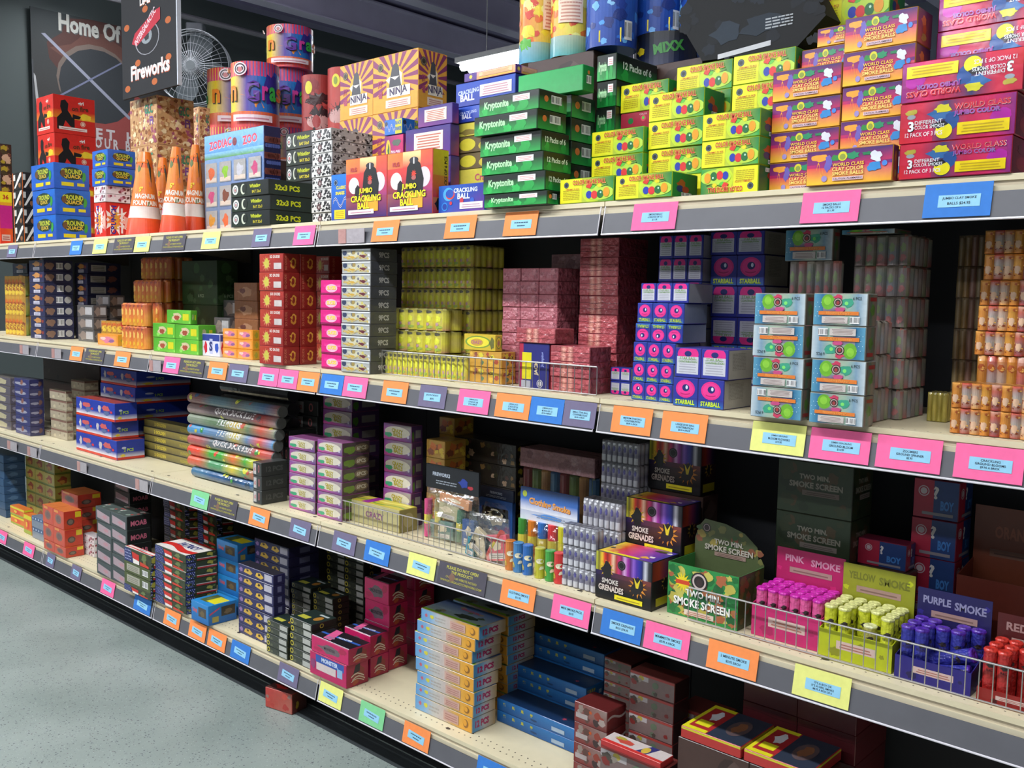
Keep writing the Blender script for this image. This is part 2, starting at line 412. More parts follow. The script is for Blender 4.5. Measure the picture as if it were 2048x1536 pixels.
def settle():
    """neighbouring stacks do not share space: a front stack ends where the one behind begins, side by side ones share the gap"""
    for it in range(3):
        for i, a in enumerate(PEND):
            for b in PEND[i+1:]:
                if min(a['zt'], b['zt'])-max(a['z'], b['z']) < .002: continue
                ox = min(a['X1'], b['X1'])-max(a['X0'], b['X0']); oy = min(a['y0']+a['D'], b['y0']+b['D'])-max(a['y0'], b['y0'])
                if ox <= 0 or oy <= 0: continue
                if ox < .03 and (ox < oy*.6 or abs(a['y0']-b['y0']) < .04):
                    l, r = (a, b) if a['X0'] < b['X0'] else (b, a); m = ox/2+.0008; l['X1'] -= m; r['X0'] += m; continue
                f, r = (a, b) if a['y0'] <= b['y0'] else (b, a); nd_ = r['y0']-f['y0']-.004
                if nd_ >= .03: f['D'] = nd_
                elif ox < .05: l, q = (a, b) if a['X0'] < b['X0'] else (b, a); l['X1'] -= ox/2+.0008; q['X0'] += ox/2+.0008
                else: print('UNSETTLED', a['a'][2:4], b['a'][2:4], round(ox, 3), round(oy, 3))
        for a in PEND:
            for o in OBST:
                if min(a['zt'], o[5])-max(a['z'], o[4]) < .002: continue
                ox = min(a['X1'], o[1])-max(a['X0'], o[0]); oy = min(a['y0']+a['D'], o[3])-max(a['y0'], o[2])
                if ox <= 0 or oy <= 0: continue
                if a['y0'] < o[2]-.03: a['D'] = o[2]-a['y0']-.003
                elif ox < .04:
                    if a['X0'] < o[0]: a['X1'] -= ox+.001
                    else: a['X0'] += ox+.001
                else: print('OBSTACLE', a['a'][2:4], [round(q, 3) for q in o], round(ox, 3), round(oy, 3))
    for s_ in PEND: build_stack(s_)
def build_stack(s_):
    X0, X1, y0, D, z, zt = (s_[q] for q in ('X0', 'X1', 'y0', 'D', 'z', 'zt'))
    art, rows, desc, where, name, cat, cols, nd, flips, jit, group, rid, gap, skipf, rz, pw = s_['a']
    wq, dq, hq = (X1-X0)/cols, D/nd, (zt-z)/rows
    NSTK[0] += 1; rn = random.Random(NSTK[0]*13+rows)
    grp = group or (desc+' '+where if rows*cols*nd > 1 else None)
    g = gap; name_, cat_ = kind_of(art, rid) if name == 'firework_carton' else (name, cat)
    for k in range(nd):
        for i in range(rows):
            for j in range(cols):
                if skipf and skipf(i, j, k): continue
                fl = i in flips
                ww, dd, hh = wq-g, dq-g, hq-g
                me = ridged_mesh(art, ww, dd, hh, rid[0], rid[1]) if rid else carton_mesh(art, ww, dd, hh, fl)
                dx = 0; dy = -rn.random()*0.005*jit if k == 0 else 0
                r = (rn.random()-.5)*0.022*jit*(0 if (cols > 1 or nd > 1) else 1) + rz
                words = ' '.join(q for q in (ordw(i, rows), colw(j, cols), ['front', 'second-row', 'third-row', 'fourth-row', 'fifth-row', 'sixth-row'][k] if nd > 1 else '') if q)
                lab = ', '.join(q for q in (desc.strip(), words, where) if q)
                lv = [q for q in (1, 2, 3, 4) if z >= S[q]-.01][0]
                if len(lab.split()) <= 13 and 'shelf' not in lab: lab += ', '+['', 'top shelf', 'second shelf', 'third shelf', 'bottom shelf'][lv]
                o = obj(name_, me, None, (X0+j*wq+g/2+dx, y0+k*dq+dy, z+i*hq), r)
                tag(o, lab, cat_, grp)
                if not rid and k == 0 and pw > 62:
                    for q_, nm_ in ((('w', 'F'), 'warning_label'), (('bc', 'F'), 'barcode_label'), (('w', 'R'), 'warning_label'), (('bc', 'R'), 'barcode_label')):
                        lm = carton_mesh(art, ww, dd, hh, fl, q_)
                        if lm: obj(nm_, lm, o)
# ------------------------------------------------------------------ printed artwork of each product
G4 = lambda a, b, c, d: ('g', 0, 0, 1, 1, a, b, c, d)
KR = [('r', 0, 0, 1, 1, '#111c16'), ('g', 0, 0, 1, .3, '#22a347', '#1f9a41', '#1a7c38', '#1c8a3e'), ('g', 0, .3, 1, .72, '#1c8a3e', '#1a7c38', '#111c16', '#111c16')]
A('krypto', '#123018',
  KR+[('b', .1, .3, .06, .35, '#2ab04c', 3), ('b', .35, .25, .08, .3, '#1e8c3c', 4), ('b', .75, .28, .1, .32, '#24a046', 5), ('b', .55, .2, .08, .25, '#2cb553', 9),
   ('t', .3, .5, .52, 'Kryptonite', '#b9e9b4', .42, 0, .035), ('w', .58, .55, .86, .88, '#f4f0ee', 3, '#e79a97')],
  KR+[('b', .2, .2, .1, .3, '#2ab04c', 3), ('b', .8, .25, .1, .3, '#24a046', 6), ('t', .5, .6, .3, '12 Packs of 6', '#e4efe2', .75)],
  [G4('#1c8f3c', '#1c8f3c', '#0b1410', '#0b1410')])
A('krypto_code', '#123018', ART['krypto']['F'],
  KR+[('b', .8, .25, .1, .3, '#24a046', 6), ('c', .24, .58, .17, '#e0783a'), ('bc', .42, .38, .8, .82)], ART['krypto']['T'])
A('green_blank', '#149a46', [G4('#1aa850', '#159244', '#12984a', '#1fae58')], [G4('#159244', '#0f7a36', '#0d6b30', '#12984a'), ('c', .5, .75, .08, '#d9833c'), ('bc', .3, .3, .72, .62)])
def smokeF(): return [G4('#e9e021', '#2ea044', '#15773a', '#efe61e'), ('e', .62, .45, .2, .5, '#c4d92a'), ('r', 0, 0, .42, 1, [lin('#efe41b'), lin('#d6da22'), lin('#e0dd20'), lin('#f2e81c')]),
   ('o', .12, .76, .13, '#2b3140', '#5b6a72', '#20242c'), ('l', .06, .12, .38, .55, 6, '#b9a514'),
   ('e', .74, .35, .28, .3, '#b8d844'), ('t', .24, .57, .07, 'CERAMIC 72 PCS', '#c9442f', .3),
   ('wv', .5, .66, .9, .06, 1, .015, '#26501e'), ('b', .62, .62, .05, .11, '#5fbf3c', 2), ('b', .75, .66, .05, .09, '#e6d51f', 3), ('e', .56, .3, .055, .16, '#1e3aa8'), ('e', .66, .28, .06, .17, '#d8302f'), ('e', .77, .3, .06, .17, '#1a6b34'), ('e', .88, .36, .06, .2, '#e79b1e'),
   ('e', .78, .36, .015, .04, '#bfe5c8'), ('p', [(.5, .62), (.55, .86), (.62, .7), (.58, .55)], '#d8392b'),
   ('ts', .56, .84, .2, 'COLOR SMOKE BALL', '#c22f2b', '#f3ea6a', .62)]
A('smoke_ball', '#8fae1e', smokeF(), [G4('#1f8a3b', '#0f4a24', '#14602c', '#2c9c44'), ('b', .35, .55, .2, .22, '#b4571f', 3), ('e', .3, .35, .14, .14, '#24346e'), ('e', .52, .33, .14, .14, '#a13024'), ('bc', .35, .05, .75, .2)],
  [G4('#c9d322', '#2ea044', '#15773a', '#c9d322')])
A('smoke_red', '#a01c34', [('r', 0, 0, 1, 1, '#a81f3c'), ('c', .22, .5, .2, '#1c7a3c'), ('c', .5, .6, .2, '#d64a5c'), ('c', .78, .45, .2, '#2a5aa8'), ('c', .5, .62, .1, '#5fbf3c'), ('t', .5, .86, .12, 'COLOR', '#e8b8c0', .4)])
WC = [('st', 0, 0, 1, 1, ['#c81f5c', '#7a1f78', '#8e1d6a', '#c22260', '#5a1d70']), ('g', 0, 0, 1, .5, '#f6c41c', '#f0a81e', '#c8306a', '#e0484a'), ('g', 0, .6, 1, 1, '#8a1e70', '#b82058', '#3c1f66', '#4a1e68'),
   ('b', .17, .8, .12, .14, '#f0a030', 4), ('wv', .12, .45, .2, .2, 1, .03, '#f0a030'), ('b', .26, .6, .05, .25, '#6a5ab0', 5), ('b', .34, .76, .06, .12, '#2f8a3c', 7),
   ('e', .43, .8, .055, .14, '#d6cf2a'), ('e', .43, .78, .035, .09, '#8c9a3a'), ('b', .55, .8, .08, .13, '#1f8a5c', 8), ('b', .72, .82, .07, .06, '#1c7a4a', 9),
   ('b', .82, .72, .08, .17, '#d9dbe4', 10), ('b', .8, .42, .09, .16, '#2f86c8', 11), ('e', .92, .5, .03, .08, '#3f7fd0'), ('e', .22, .17, .035, .09, '#9a8ac4'),
   ('ts', .5, .56, .1, 'WORLD CLASS', '#f6d23c', '#b8251c', .42), ('ts', .5, .43, .11, 'CLAY COLOR', '#f8e07a', '#c87a1c', .4), ('ts', .5, .3, .11, 'SMOKE BALLS', '#f8e07a', '#c87a1c', .44),
   ('r', .32, .09, .68, .19, '#d9b8c0'), ('t', .5, .14, .06, 'CAUTION: FLAMMABLE', '#33222c', .34)]
A('world_class', '#b07a2a', WC, [G4('#c85a2a', '#7a2a50', '#3c1f50', '#5a1d60'), ('b', .4, .7, .2, .16, '#d8792c', 3), ('b', .5, .45, .14, .2, '#c0521f', 4), ('b', .45, .2, .2, .12, '#b08a3c', 5)], [G4('#e2b01f', '#d8a01c', '#a82a58', '#7a1f6a')])
RB = [('st', 0, 0, 1, 1, ['#c61f3a', '#d42a4a', '#3a3a68', '#c01e4c', '#d2205e', '#8c1f7c']), ('g', 0, 0, .3, .4, '#d8202c', '#d8204a', '#c81f58', '#c8202c'),
   ('b', .36, .7, .12, .2, '#2f6aa8', 3), ('b', .48, .5, .07, .3, '#1f4f94', 4), ('b', .88, .45, .09, .3, '#b81fa0', 6), ('b', .1, .78, .06, .1, '#b8a83c', 12), ('e', .1, .66, .04, .06, '#9aa0a8'),
   ('b', .38, .8, .09, .14, '#d8d020', 7), ('e', .4, .24, .075, .2, '#efe21a'), ('p', [(.27, .42), (.4, .5), (.44, .4), (.35, .3)], '#18161c'),
   ('ts', .1, .42, .26, '3', '#f0f0f2', '#222', .09), ('t', .26, .5, .1, 'DIFFERENT', '#e9e9ee', .25, 0, .03), ('t', .27, .38, .1, 'COLOR SMOKES', '#e9e9ee', .27, 0, .03), ('t', .22, .2, .11, '12 PACK OF 3 PCS', '#f0e4ec', .34, 0, .02),
   ('ts', .72, .82, .15, 'WORLD CLASS', '#d83040', '#f0c8d0', .48), ('ts', .68, .64, .15, 'JUMBO COLOR', '#b050a8', '#5fa0c8', .46), ('w', .52, .1, .96, .4, '#f4d800', 3, '#c8a810')]
A('red_smokes', '#a8203a', RB, [G4('#8a2a34', '#7a3038', '#6a2c30', '#923038'), ('e', .5, .3, .3, .2, '#a83c3c'), ('b', .5, .7, .3, .15, '#7c3a3c', 2)], [G4('#b02040', '#b02040', '#902040', '#902040')], mat='foil')
A('jumbo_crackling', '#b8402c', [G4('#3a1f5c', '#3a1f6a', '#e85a3a', '#f0873a'), ('g', 0, .35, 1, .75, '#7a2a44', '#a03a78', '#e8433c', '#e2403a'), ('e', .55, .95, .18, .12, '#fff3b8'), ('g', .35, .75, .75, 1, '#e8433c', '#e8433c', '#ffe9a0', '#ffd890'),
   ('e', .2, .55, .13, .14, '#ecd8d4'), ('e', .82, .58, .14, .16, '#d9cfd2'), ('p', [(.4, .2), (.78, .2), (.82, .55), (.74, .8), (.64, .87), (.55, .87), (.45, .75), (.42, .5)], '#17181c'), ('e', .6, .86, .1, .05, '#2a2c33'), ('r', .585, .8, .615, .9, '#d8d4d0'),
   ('s', .6, .64, .07, 9, '#e03c2a'), ('e', .6, .58, .05, .035, '#b0605c'), ('p', [(.22, .3), (.36, .3), (.36, .5), (.3, .56), (.24, .5)], '#1c1b20'), ('r', .45, .1, .8, .34, '#e8a52c'), ('t', .2, .82, .07, 'KLG', '#b83c4a', .16),
   ('ts', .5, .44, .11, 'JUMBO', '#f4e61e', '#222', .5), ('ts', .5, .32, .11, 'CRACKLING', '#f4e61e', '#222', .84), ('ts', .45, .2, .11, 'BALL', '#f4e61e', '#222', .4), ('w', .07, .06, .7, .135, '#f3ecee', 1, '#c88a9a')],
  [G4('#a8203a', '#8a1f30', '#d8d01f', '#d4b822'), ('g', 0, .25, 1, .6, '#c02c2c', '#b8303a', '#d08a2c', '#c8702c'), ('b', .35, .15, .25, .1, '#15171a', 3), ('t', .82, .6, .07, '12 PACKS OF 6 PCS', '#2a2014', .62, 90)], [G4('#f0a878', '#f0a878', '#d8902c', '#d8902c')])
A('snake_blue', '#1a4fae', [G4('#1d3fa0', '#1d3fa0', '#1f78d8', '#1f78d8'), ('o', .25, .83, .07, '#1c2438', '#8aa8c8', '#26304a'), ('t', .55, .72, .07, 'CLASSIC', '#f2e424', .6), ('t', .5, .6, .07, 'SNAKES', '#f2e424', .75),
   ('wv', .1, .4, .95, .09, 1.5, .028, '#e8e8f4'), ('wv', .1, .4, .95, .09, 1.5, .016, '#283a8c'), ('w', .18, .04, .8, .24, '#f0d018', 4, '#b8921a')], None, [('r', 0, 0, 1, 1, '#1c48a4'), ('t', .5, .5, .3, 'SNAKES', '#5fa8e8', .8)])
A('snake_small', '#1f62b8', [('r', 0, 0, 1, 1, '#1f6cc4'), ('r', .62, 0, 1, 1, '#c8c424'), ('wv', .08, .45, .6, .2, 2, .07, '#dfe6f4'), ('wv', .08, .45, .6, .2, 2, .035, '#283a8c'), ('t', .8, .75, .25, 'BLACK', '#1f5cb0', .34), ('t', .8, .35, .25, 'SNAKES', '#1f5cb0', .34), ('c', .1, .75, .15, '#26304a')])
A('purple_warning', '#4a2a84', [G4('#7a2a80', '#5a2a8c', '#35267c', '#35267c'), ('w', .2, .22, .85, .85, '#f0e2d4', 6, '#c87a68')], [G4('#6a2a70', '#a03a60', '#35267c', '#35267c')])
A('pink_dragon', '#a02468', [G4('#8a1f6a', '#c8246a', '#d0286a', '#7a1f70'), ('e', .2, .5, .13, .38, '#e0c03a'), ('b', .22, .5, .06, .25, '#2f6a38', 3), ('t', .62, .35, .26, 'DRAGON', '#f0d8e0', .5), ('b', .65, .75, .25, .14, '#5a6a5c', 6)])
A('crackle_blue', '#1f3c96', [G4('#24389c', '#22409c', '#2a50b8', '#2a50b8'), ('t', .22, .62, .2, 'CRACKLING', '#c8d4f0', .36, 3), ('t', .2, .36, .3, 'BALL', '#f0f0f8', .3), ('w', .42, .3, .95, .8, '#eee6e8', 4, '#cc9aa4')], [('r', 0, 0, 1, 1, '#1f3690')], [('r', 0, 0, 1, 1, '#2a50b8')])
A('crackle_front', '#1c46a8', [G4('#1c50b0', '#6a2a8c', '#1f3a9c', '#1c62c0'), ('e', .22, .68, .12, .25, '#4aa8e0'), ('e', .26, .66, .1, .18, '#d8402c'), ('e', .25, .7, .09, .16, '#1c50b0'), ('t', .6, .8, .17, 'CRACKLING', '#dfe6f4', .52), ('t', .56, .58, .22, 'BALL', '#dfe6f4', .34), ('c', .14, .22, .16, '#2c8ad8'), ('c', .14, .22, .12, '#1c3c9c'), ('c', .52, .42, .1, '#c83444'), ('c', .75, .4, .1, '#2c5ac0'), ('c', .28, .34, .07, '#c83444'), ('w', .48, .1, .98, .34, '#f0e8ec', 2, '#b890a8')])
A('cracker_balls_yellow', '#c8bc4a', [('r', 0, 0, 1, 1, '#d8cc50'), ('b', .2, .3, .18, .25, '#8a7a3a', 3), ('b', .75, .3, .18, .25, '#8a7a3a', 5), ('t', .55, .7, .3, 'Crackling', '#c05a70', .7, 0, .03), ('t', .6, .36, .3, 'BALLS', '#9a3c7a', .5)])
A('cracker_balls_gold', '#6a5c3a', [('r', 0, 0, 1, 1, '#6a5a38'), ('e', .2, .5, .14, .4, '#d8cc3a'), ('e', .55, .35, .16, .35, '#c8b83a'), ('e', .88, .35, .12, .35, '#c8b83a'), ('t', .6, .62, .28, 'Crackle', '#e8ecf8', .6, 0, .03), ('t', .58, .6, .28, 'Crackle', '#3a62c0', .58)])
A('purple_sun', '#7a4a9a', [('g', 0, 0, 1, 1, '#e8a06a', '#f0a868', '#f4b88c', '#c89ab8'), ('r', 0, 0, .25, 1, '#5a3c8c'), ('s', .13, .5, .35, 10, '#f0d84a'), ('w', .3, .3, .95, .85, '#f4c8a0', 3, '#e0a070'), ('r', .3, .1, .95, .2, '#ecc83c')])
NJ = [('r', 0, 0, 1, 1, '#eaa83c'), ('z', .5, .55, 18, '#8a3566'), ('e', .5, .5, .2, .3, '#edb044'), ('g', 0, 0, 1, .3, '#e8a43a', '#e8a43a', '#eaa83c', '#eaa83c'), ('b', .5, .56, .2, .2, '#f0e4d0', 3), ('p', [(.36, .42), (.64, .42), (.6, .62), (.58, .78), (.52, .84), (.44, .8), (.4, .62)], '#4a4a50'),
   ('p', [(.4, .6), (.6, .6), (.5, .54)], '#ece4da'), ('o', .17, .8, .075, '#4a4038', '#8a7a60', '#3a322c'), ('t', .17, .5, .13, '忍', '#b04a6c', .14), ('t', .17, .32, .13, '者', '#b04a6c', .14),
   ('r', .32, .24, .84, .42, '#f2ead8'), ('t', .58, .33, .17, 'NINJA', '#41365c', .5, 4, .01), ('w', .3, .06, .85, .2, '#f0dcc8', 3, '#cf8a86')]
A('ninja', '#e0a040', NJ, NJ, [('r', 0, 0, 1, 1, '#e8b060')])
DB = [G4('#20301f', '#0f1412', '#10181a', '#18201c'), ('e', .12, .5, .08, .36, '#d8d8d0'), ('o', .12, .5, .26, '#cfcfcb', '#3a3a3a', '#b86a6a'), ('e', .34, .5, .07, .38, '#c9cdb8'), ('e', .37, .52, .06, .3, '#1a231a'), ('t', .66, .62, .34, 'Whistling', '#c8cf30', .52, 0, .03), ('t', .7, .25, .2, 'BAT 32x3', '#d8c832', .4)]
A('bat', '#1c231f', DB, [G4('#1b2a22', '#2a3a36', '#263732', '#141c1a'), ('t', .42, .5, .4, '32x3 PCS', '#d2d81e', .86, 0, .04)])
A('snakeskin', '#9a9a98', [('r', 0, 0, 1, 1, '#d6d4cf'), ('k', 60, .15, ['#1b1c1e', '#3a3b3d', '#e6e4df', '#101112'], 5), ('o', .4, .5, .3, '#2a2a2c', '#8a5a5c', '#c8b8b4')],
  [('r', 0, 0, 1, 1, '#a8a8a6'), ('k', 70, .13, ['#1b1c1e', '#3a3b3d', '#d8d8d4'], 8), ('b', .5, .5, .3, .3, '#b0b0ae', 3), ('c', .6, .5, .18, '#4a4a4c')])
GY = [('k', 8, .3, ['#f2d21e', '#1f4fb0', '#e03c8c'], 2)]
A('girl_fire', '#c8281c', [G4('#d8281c', '#d82a1c', '#d8281c', '#d8281c'), ('g', 0, .4, 1, .62, '#e8841c', '#f0b02c', '#e03c1c', '#e0401c'), ('b', .75, .5, .2, .09, '#f6d030', 3), ('p', [(.08, .1), (.2, .1), (.28, .35), (.4, .2), (.5, .3), (.42, .5), (.34, .62), (.36, .8), (.28, .9), (.18, .86), (.16, .7), (.2, .55), (.08, .4)], '#171312'), ('p', [(.4, .1), (.5, .1), (.5, .42), (.62, .42), (.66, .5), (.46, .54)], '#1a1412'),
   ('t', .66, .84, .12, 'girl', '#f0e8e0', .34, 4, .03), ('t', .64, .7, .13, 'on fire', '#5a3010', .42, 4, .03), ('o', .7, .3, .07, '#e8c8b0', '#d04a30', '#e8c8b0'), ('w', .12, .1, .8, .18, '#f0dcd0', 1, '#c87a6c')])
A('popcorn', '#c8966a', [('r', 0, 0, 1, 1, '#c89a68'), ('k', 190, .055, ['#e8c894', '#a86a3a', '#dcb07a', '#8a5230', '#f0dcb0', '#c8906a', '#a0506a'], 11), ('t', .72, .75, .2, 'GLC', '#3c8a6a', .3, 0, .04), ('t', .82, .5, .18, 'Fi', '#7a4a9a', .15, 0, .03)])
A('eye_box', '#a83a32', [G4('#9a2f30', '#8a2a2c', '#b84a44', '#c84a3c'), ('b', .5, .42, .5, .22, '#2a1a1c', 3), ('e', .55, .28, .36, .12, '#1a1214'), ('e', .56, .28, .3, .09, '#d8a8a0'), ('e', .5, .28, .12, .1, '#a83c3a'), ('e', .5, .28, .05, .045, '#161012'), ('b', .55, .62, .42, .1, '#3c1c1e', 5), ('e', .2, .8, .14, .12, '#dcd23c'), ('e', .2, .8, .08, .07, '#8a9a3c')])
A('neon_can', '#d8508a', [('st', 0, 0, 1, 1, ['#2f3c9a', '#e8c020', '#f4ea8a', '#f2d030', '#4a2f9c', '#1c7ac8', '#2f3c9a', '#e8c020', '#f4ea8a', '#f2d030']), ('g', 0, .78, 1, 1, '#e84a8a', '#d83c78', '#c82c58', '#e03c3c'), ('g', 0, 0, 1, .24, '#e03c3c', '#e84a5a', '#e85a3c', '#e07a2c'), ('b', .15, .8, .1, .14, '#7a2a8c', 3), ('b', .75, .82, .12, .12, '#2a4ab8', 4),
   ('p', [(.3, .3), (.4, .5), (.43, .48), (.36, .28)], '#f0902c'), ('p', [(.5, .3), (.48, .46), (.52, .46), (.56, .3)], '#f0902c'), ('b', .62, .6, .07, .3, '#3a2a90', 6),
   ('ts', .16, .52, .2, 'Neon', '#46b85a', '#16202c', .17, 0), ('ts', .34, .52, .24, 'n', '#f08a2c', '#16202c', .06), ('ts', .48, .54, .32, 'G', '#6a3aa0', '#16202c', .09), ('ts', .56, .52, .22, 'r', '#d83c9a', '#16202c', .04), ('ts', .61, .52, .22, 'a', '#3cb84a', '#16202c', .05), ('ts', .66, .52, .22, 's', '#f0702c', '#16202c', .05), ('ts', .86, .52, .22, 'Neon', '#46b85a', '#16202c', .15),
   ('o', .41, .87, .1, '#e8d8dc', '#3a2a34', '#c87a7a'), ('w', .36, .08, .6, .18, '#f0d8dc', 1, '#c87a8a'), ('e', .2, .93, .03, .04, '#d8c03c')])
A('neon_can_purple', '#8a2a78', [('r', 0, 0, 1, 1, '#7a2460'), ('k', 40, .12, ['#b83c9a', '#5a1c50', '#d860b0', '#8a2a78'], 4)])
A('blue_flame', '#1c50a8', [G4('#1446a0', '#1a3c98', '#2f7ad8', '#1e50b0'), ('k', 120, .05, ['#4a9ae8', '#8cc8f4', '#1c3c94', '#2a6cd0', '#16307c', '#6ab0ec'], 7), ('b', .38, .55, .06, .12, '#c83c34', 3), ('b', .5, .78, .1, .12, '#0f1c50', 5), ('p', [(.42, .03), (.56, .03), (.56, .14), (.42, .12)], '#eed82a'), ('bc', .58, .05, .64, .2), ('p', [(.1, .03), (.2, .03), (.2, .14), (.1, .12)], '#eed82a')])
A('fruit', '#e8a43c', [('st', 0, 0, 1, 1, ['#f0c43c', '#e8843c', '#f0e05a', '#f0b02c', '#e8c83c']), ('k', 110, .05, ['#f0d83c', '#e8742c', '#d84a34', '#8ac83c', '#f4b43c', '#f4ec8a'], 13), ('g', 0, 0, 1, .16, '#3c9ad0', '#5ab43c', '#e8d03c', '#5aa8d0'), ('k', 8, .06, ['#3c8ad0', '#5ab43c', '#f0d83c'], 3),
   ('ts', .5, .72, .08, 'DELIGHT', '#e8e03c', '#3c4a8c', .3), ('w', .4, .26, .6, .5, '#f4d8c0', 8, '#d0907a')])
A('mixx', '#141a24', [G4('#1c2c5a', '#10142c', '#0f1214', '#11151a'), ('t', .5, .55, .3, 'MIXX', '#3c8a3c', .14, 8, .05), ('b', .36, .5, .03, .12, '#d8c020', 3), ('b', .7, .4, .06, .2, '#5a7ac0', 4)])
ZF = [G4('#6a7a94', '#4a5a84', '#7a9ad0', '#8ab4e0'), ('g', 0, .8, 1, 1, '#5a9ad8', '#5a9ad8', '#8ac0ec', '#8ac0ec'), ('g', 0, .76, 1, .82, '#5a9a4a', '#6aa84a', '#8ac0ec', '#8ac0ec'), ('ts', .28, .9, .085, 'ZODIAC', '#e04a64', '#f4e4ec', .42, 3), ('ts', .78, .9, .085, 'ZOO', '#e04a64', '#f4e4ec', .3, 3), ('c', .53, .9, .04, '#8a3c44')]
for _i in range(4):
    for _j in range(3):
        zu, zv = .12+.25*_i, .62-.24*_j
        ZF += [('r', zu-.1, zv-.1, zu+.1, zv+.1, '#a8a6a4'), ('r', zu-.09, zv-.09, zu+.09, zv-.05, '#d8c8b8'), ('b', zu, zv, .06, .07, ['#d8683c', '#4a8ac0', '#c84a7a', '#8ac03c', '#d89a3c', '#7a4a3c', '#c0c0c8'][(_i*3+_j*2) % 7], _i+_j)]
A('zodiac', '#4a5a8c', ZF, [('r', 0, 0, 1, 1, '#1c2050'), ('d', .05, .05, .98, .95, 7, 6, .035, '#8a4a44'), ('d', .1, .1, .98, .9, 6, 5, .02, '#5a6ab0')], mat='film')
A('blue_quack', '#1c58b0', [('g', 0, 0, 1, 1, '#1f5cc0', '#2a48a8', '#1c6cc8', '#2464c4'), ('e', .5, .62, .34, .26, '#1c3a2c'), ('ts', .5, .7, .2, 'GROUND', '#c8cc3c', '#1f5a2c', .6), ('ts', .52, .5, .18, 'QUACK', '#d8b83c', '#3a2a18', .55), ('e', .25, .6, .07, .14, '#6a4a2c'), ('r', .2, .12, .55, .27, '#dcc81e'), ('r', .65, .14, .86, .26, '#e0cc28'), ('b', .85, .5, .06, .2, '#3a9a3c', 5)], mat='film')
A('floral', '#d8cfd0', [('r', 0, 0, 1, 1, '#e6dede'), ('k', 9, .28, ['#8a3c48', '#c890a0', '#5a2c34', '#d8a8b4'], 5), ('t', .85, .65, .3, '12', '#6a4a50', .1)], mat='film')
A('crunch', '#c8281c', [('r', 0, 0, 1, 1, '#cf2a20'), ('s', .35, .5, .46, 10, '#f0e8e0'), ('s', .35, .5, .3, 9, '#e87a3c'), ('t', .3, .5, .16, 'CRUNCH', '#2a2a90', None, 88, .04), ('t', .42, .48, .14, 'FLASH', '#d8a82c', None, 88, .04), ('r', .6, .12, .68, .86, '#ece4e0'), ('s', .95, .45, .3, 8, '#f0b0a0')])
A('stripe36', '#e8501c', [('g', 0, 0, 1, .3, '#d83020', '#e04a20', '#e86020', '#e04020'), ('r', 0, .3, 1, .75, '#c81f80'), ('r', 0, .74, 1, .8, '#e8a01c'), ('r', 0, .8, 1, 1, '#f0dc1c'), ('t', .5, .9, .09, '36', '#c02020', .6, 0, .04), ('w', .1, .06, .8, .18, '#d8b0a0', 2, '#a05048')])
A('blackwhite', '#1c1a1a', [('r', 0, 0, 1, 1, '#1e1c1b'), ('p', [(.12, .1), (.3, .1), (.98, .8), (.98, 1), (.8, .95)], '#ddd8d0'), ('r', .05, .55, .3, .9, '#c8c4bc'), ('r', 0, 0, .06, 1, '#e0701f'), ('b', .8, .25, .15, .2, '#8a5a3a', 4)])
A('dark_floral', '#2a241f', [('r', 0, 0, 1, 1, '#2c2620'), ('k', 14, .2, ['#8a6a3a', '#5a3a34', '#c8a88a', '#3a3c24', '#a89a2c'], 8)], mat='film')
# shelf two
A('navy_pack', '#262a4c', [('r', 0, 0, 1, 1, '#2c2c50'), ('b', .5, .68, .3, .26, '#c88a4a', 3), ('w', .28, .06, .72, .36, '#cfcad6', 2, '#8a88a0'), ('b', .85, .6, .1, .2, '#8a3a34', 4)], [('r', 0, 0, 1, 1, '#232540'), ('w', .1, .2, .55, .8, '#aca69c', 3, '#7a766c'), ('b', .75, .5, .16, .3, '#7a4a40', 5)], mat='film')
A('navy_code', '#262a4c', ART['navy_pack']['F'], [('r', 0, 0, 1, 1, '#2a2c48'), ('b', .18, .5, .17, .4, '#8a6a58', 6), ('bc', .42, .2, .66, .8), ('c', .83, .5, .32, '#b4b0aa')], mat='film')
A('silver_pack', '#4a4648', [('r', 0, 0, 1, 1, '#54504f'), ('b', .3, .5, .3, .4, '#8a7a70', 3), ('r', .5, .2, .92, .85, '#b4b0b0')], mat='film')
A('gold_pack', '#b08a3c', [('r', 0, 0, 1, 1, '#b88a34'), ('k', 10, .25, ['#d8b83c', '#8a4a2c', '#c86a2c'], 3)], mat='film')
A('green_pack', '#5aa82c', [G4('#58a82e', '#6ab83a', '#6cc03c', '#4a9c28'), ('k', 8, .16, ['#8ad05a', '#3c8a1c'], 3), ('b', .42, .5, .22, .3, '#c8b890', 5), ('b', .42, .45, .12, .22, '#a04a34', 6), ('r', .68, .25, .93, .75, '#d0c81f')], [G4('#58a82e', '#3a7a22', '#4a9c28', '#5aa82c'), ('b', .3, .5, .14, .25, '#a8a878', 5), ('r', .6, .3, .8, .7, '#b8b820')])
A('dark_green', '#2c4424', [G4('#31502a', '#2a4426', '#28381f', '#2e4426'), ('k', 14, .12, ['#3c5c34', '#4a6440', '#24381c'], 3), ('t', .55, .2, .08, '6 PCS', '#8a9a7c', .5)])
A('usa_pack', '#c8c8d8', [('r', 0, 0, 1, 1, '#d4d2de'), ('r', 0, .7, 1, 1, '#2c3c8c'), ('b', .18, .4, .12, .3, '#c8283c', 3), ('b', .85, .4, .12, .3, '#3050b0', 4), ('t', .5, .45, .5, 'S', '#2c3a7c', .3, 0, .03), ('r', .42, .1, .6, .8, '#b4b8d8'), ('t', .5, .45, .45, 'S', '#23306c', .3, 0, .05)])
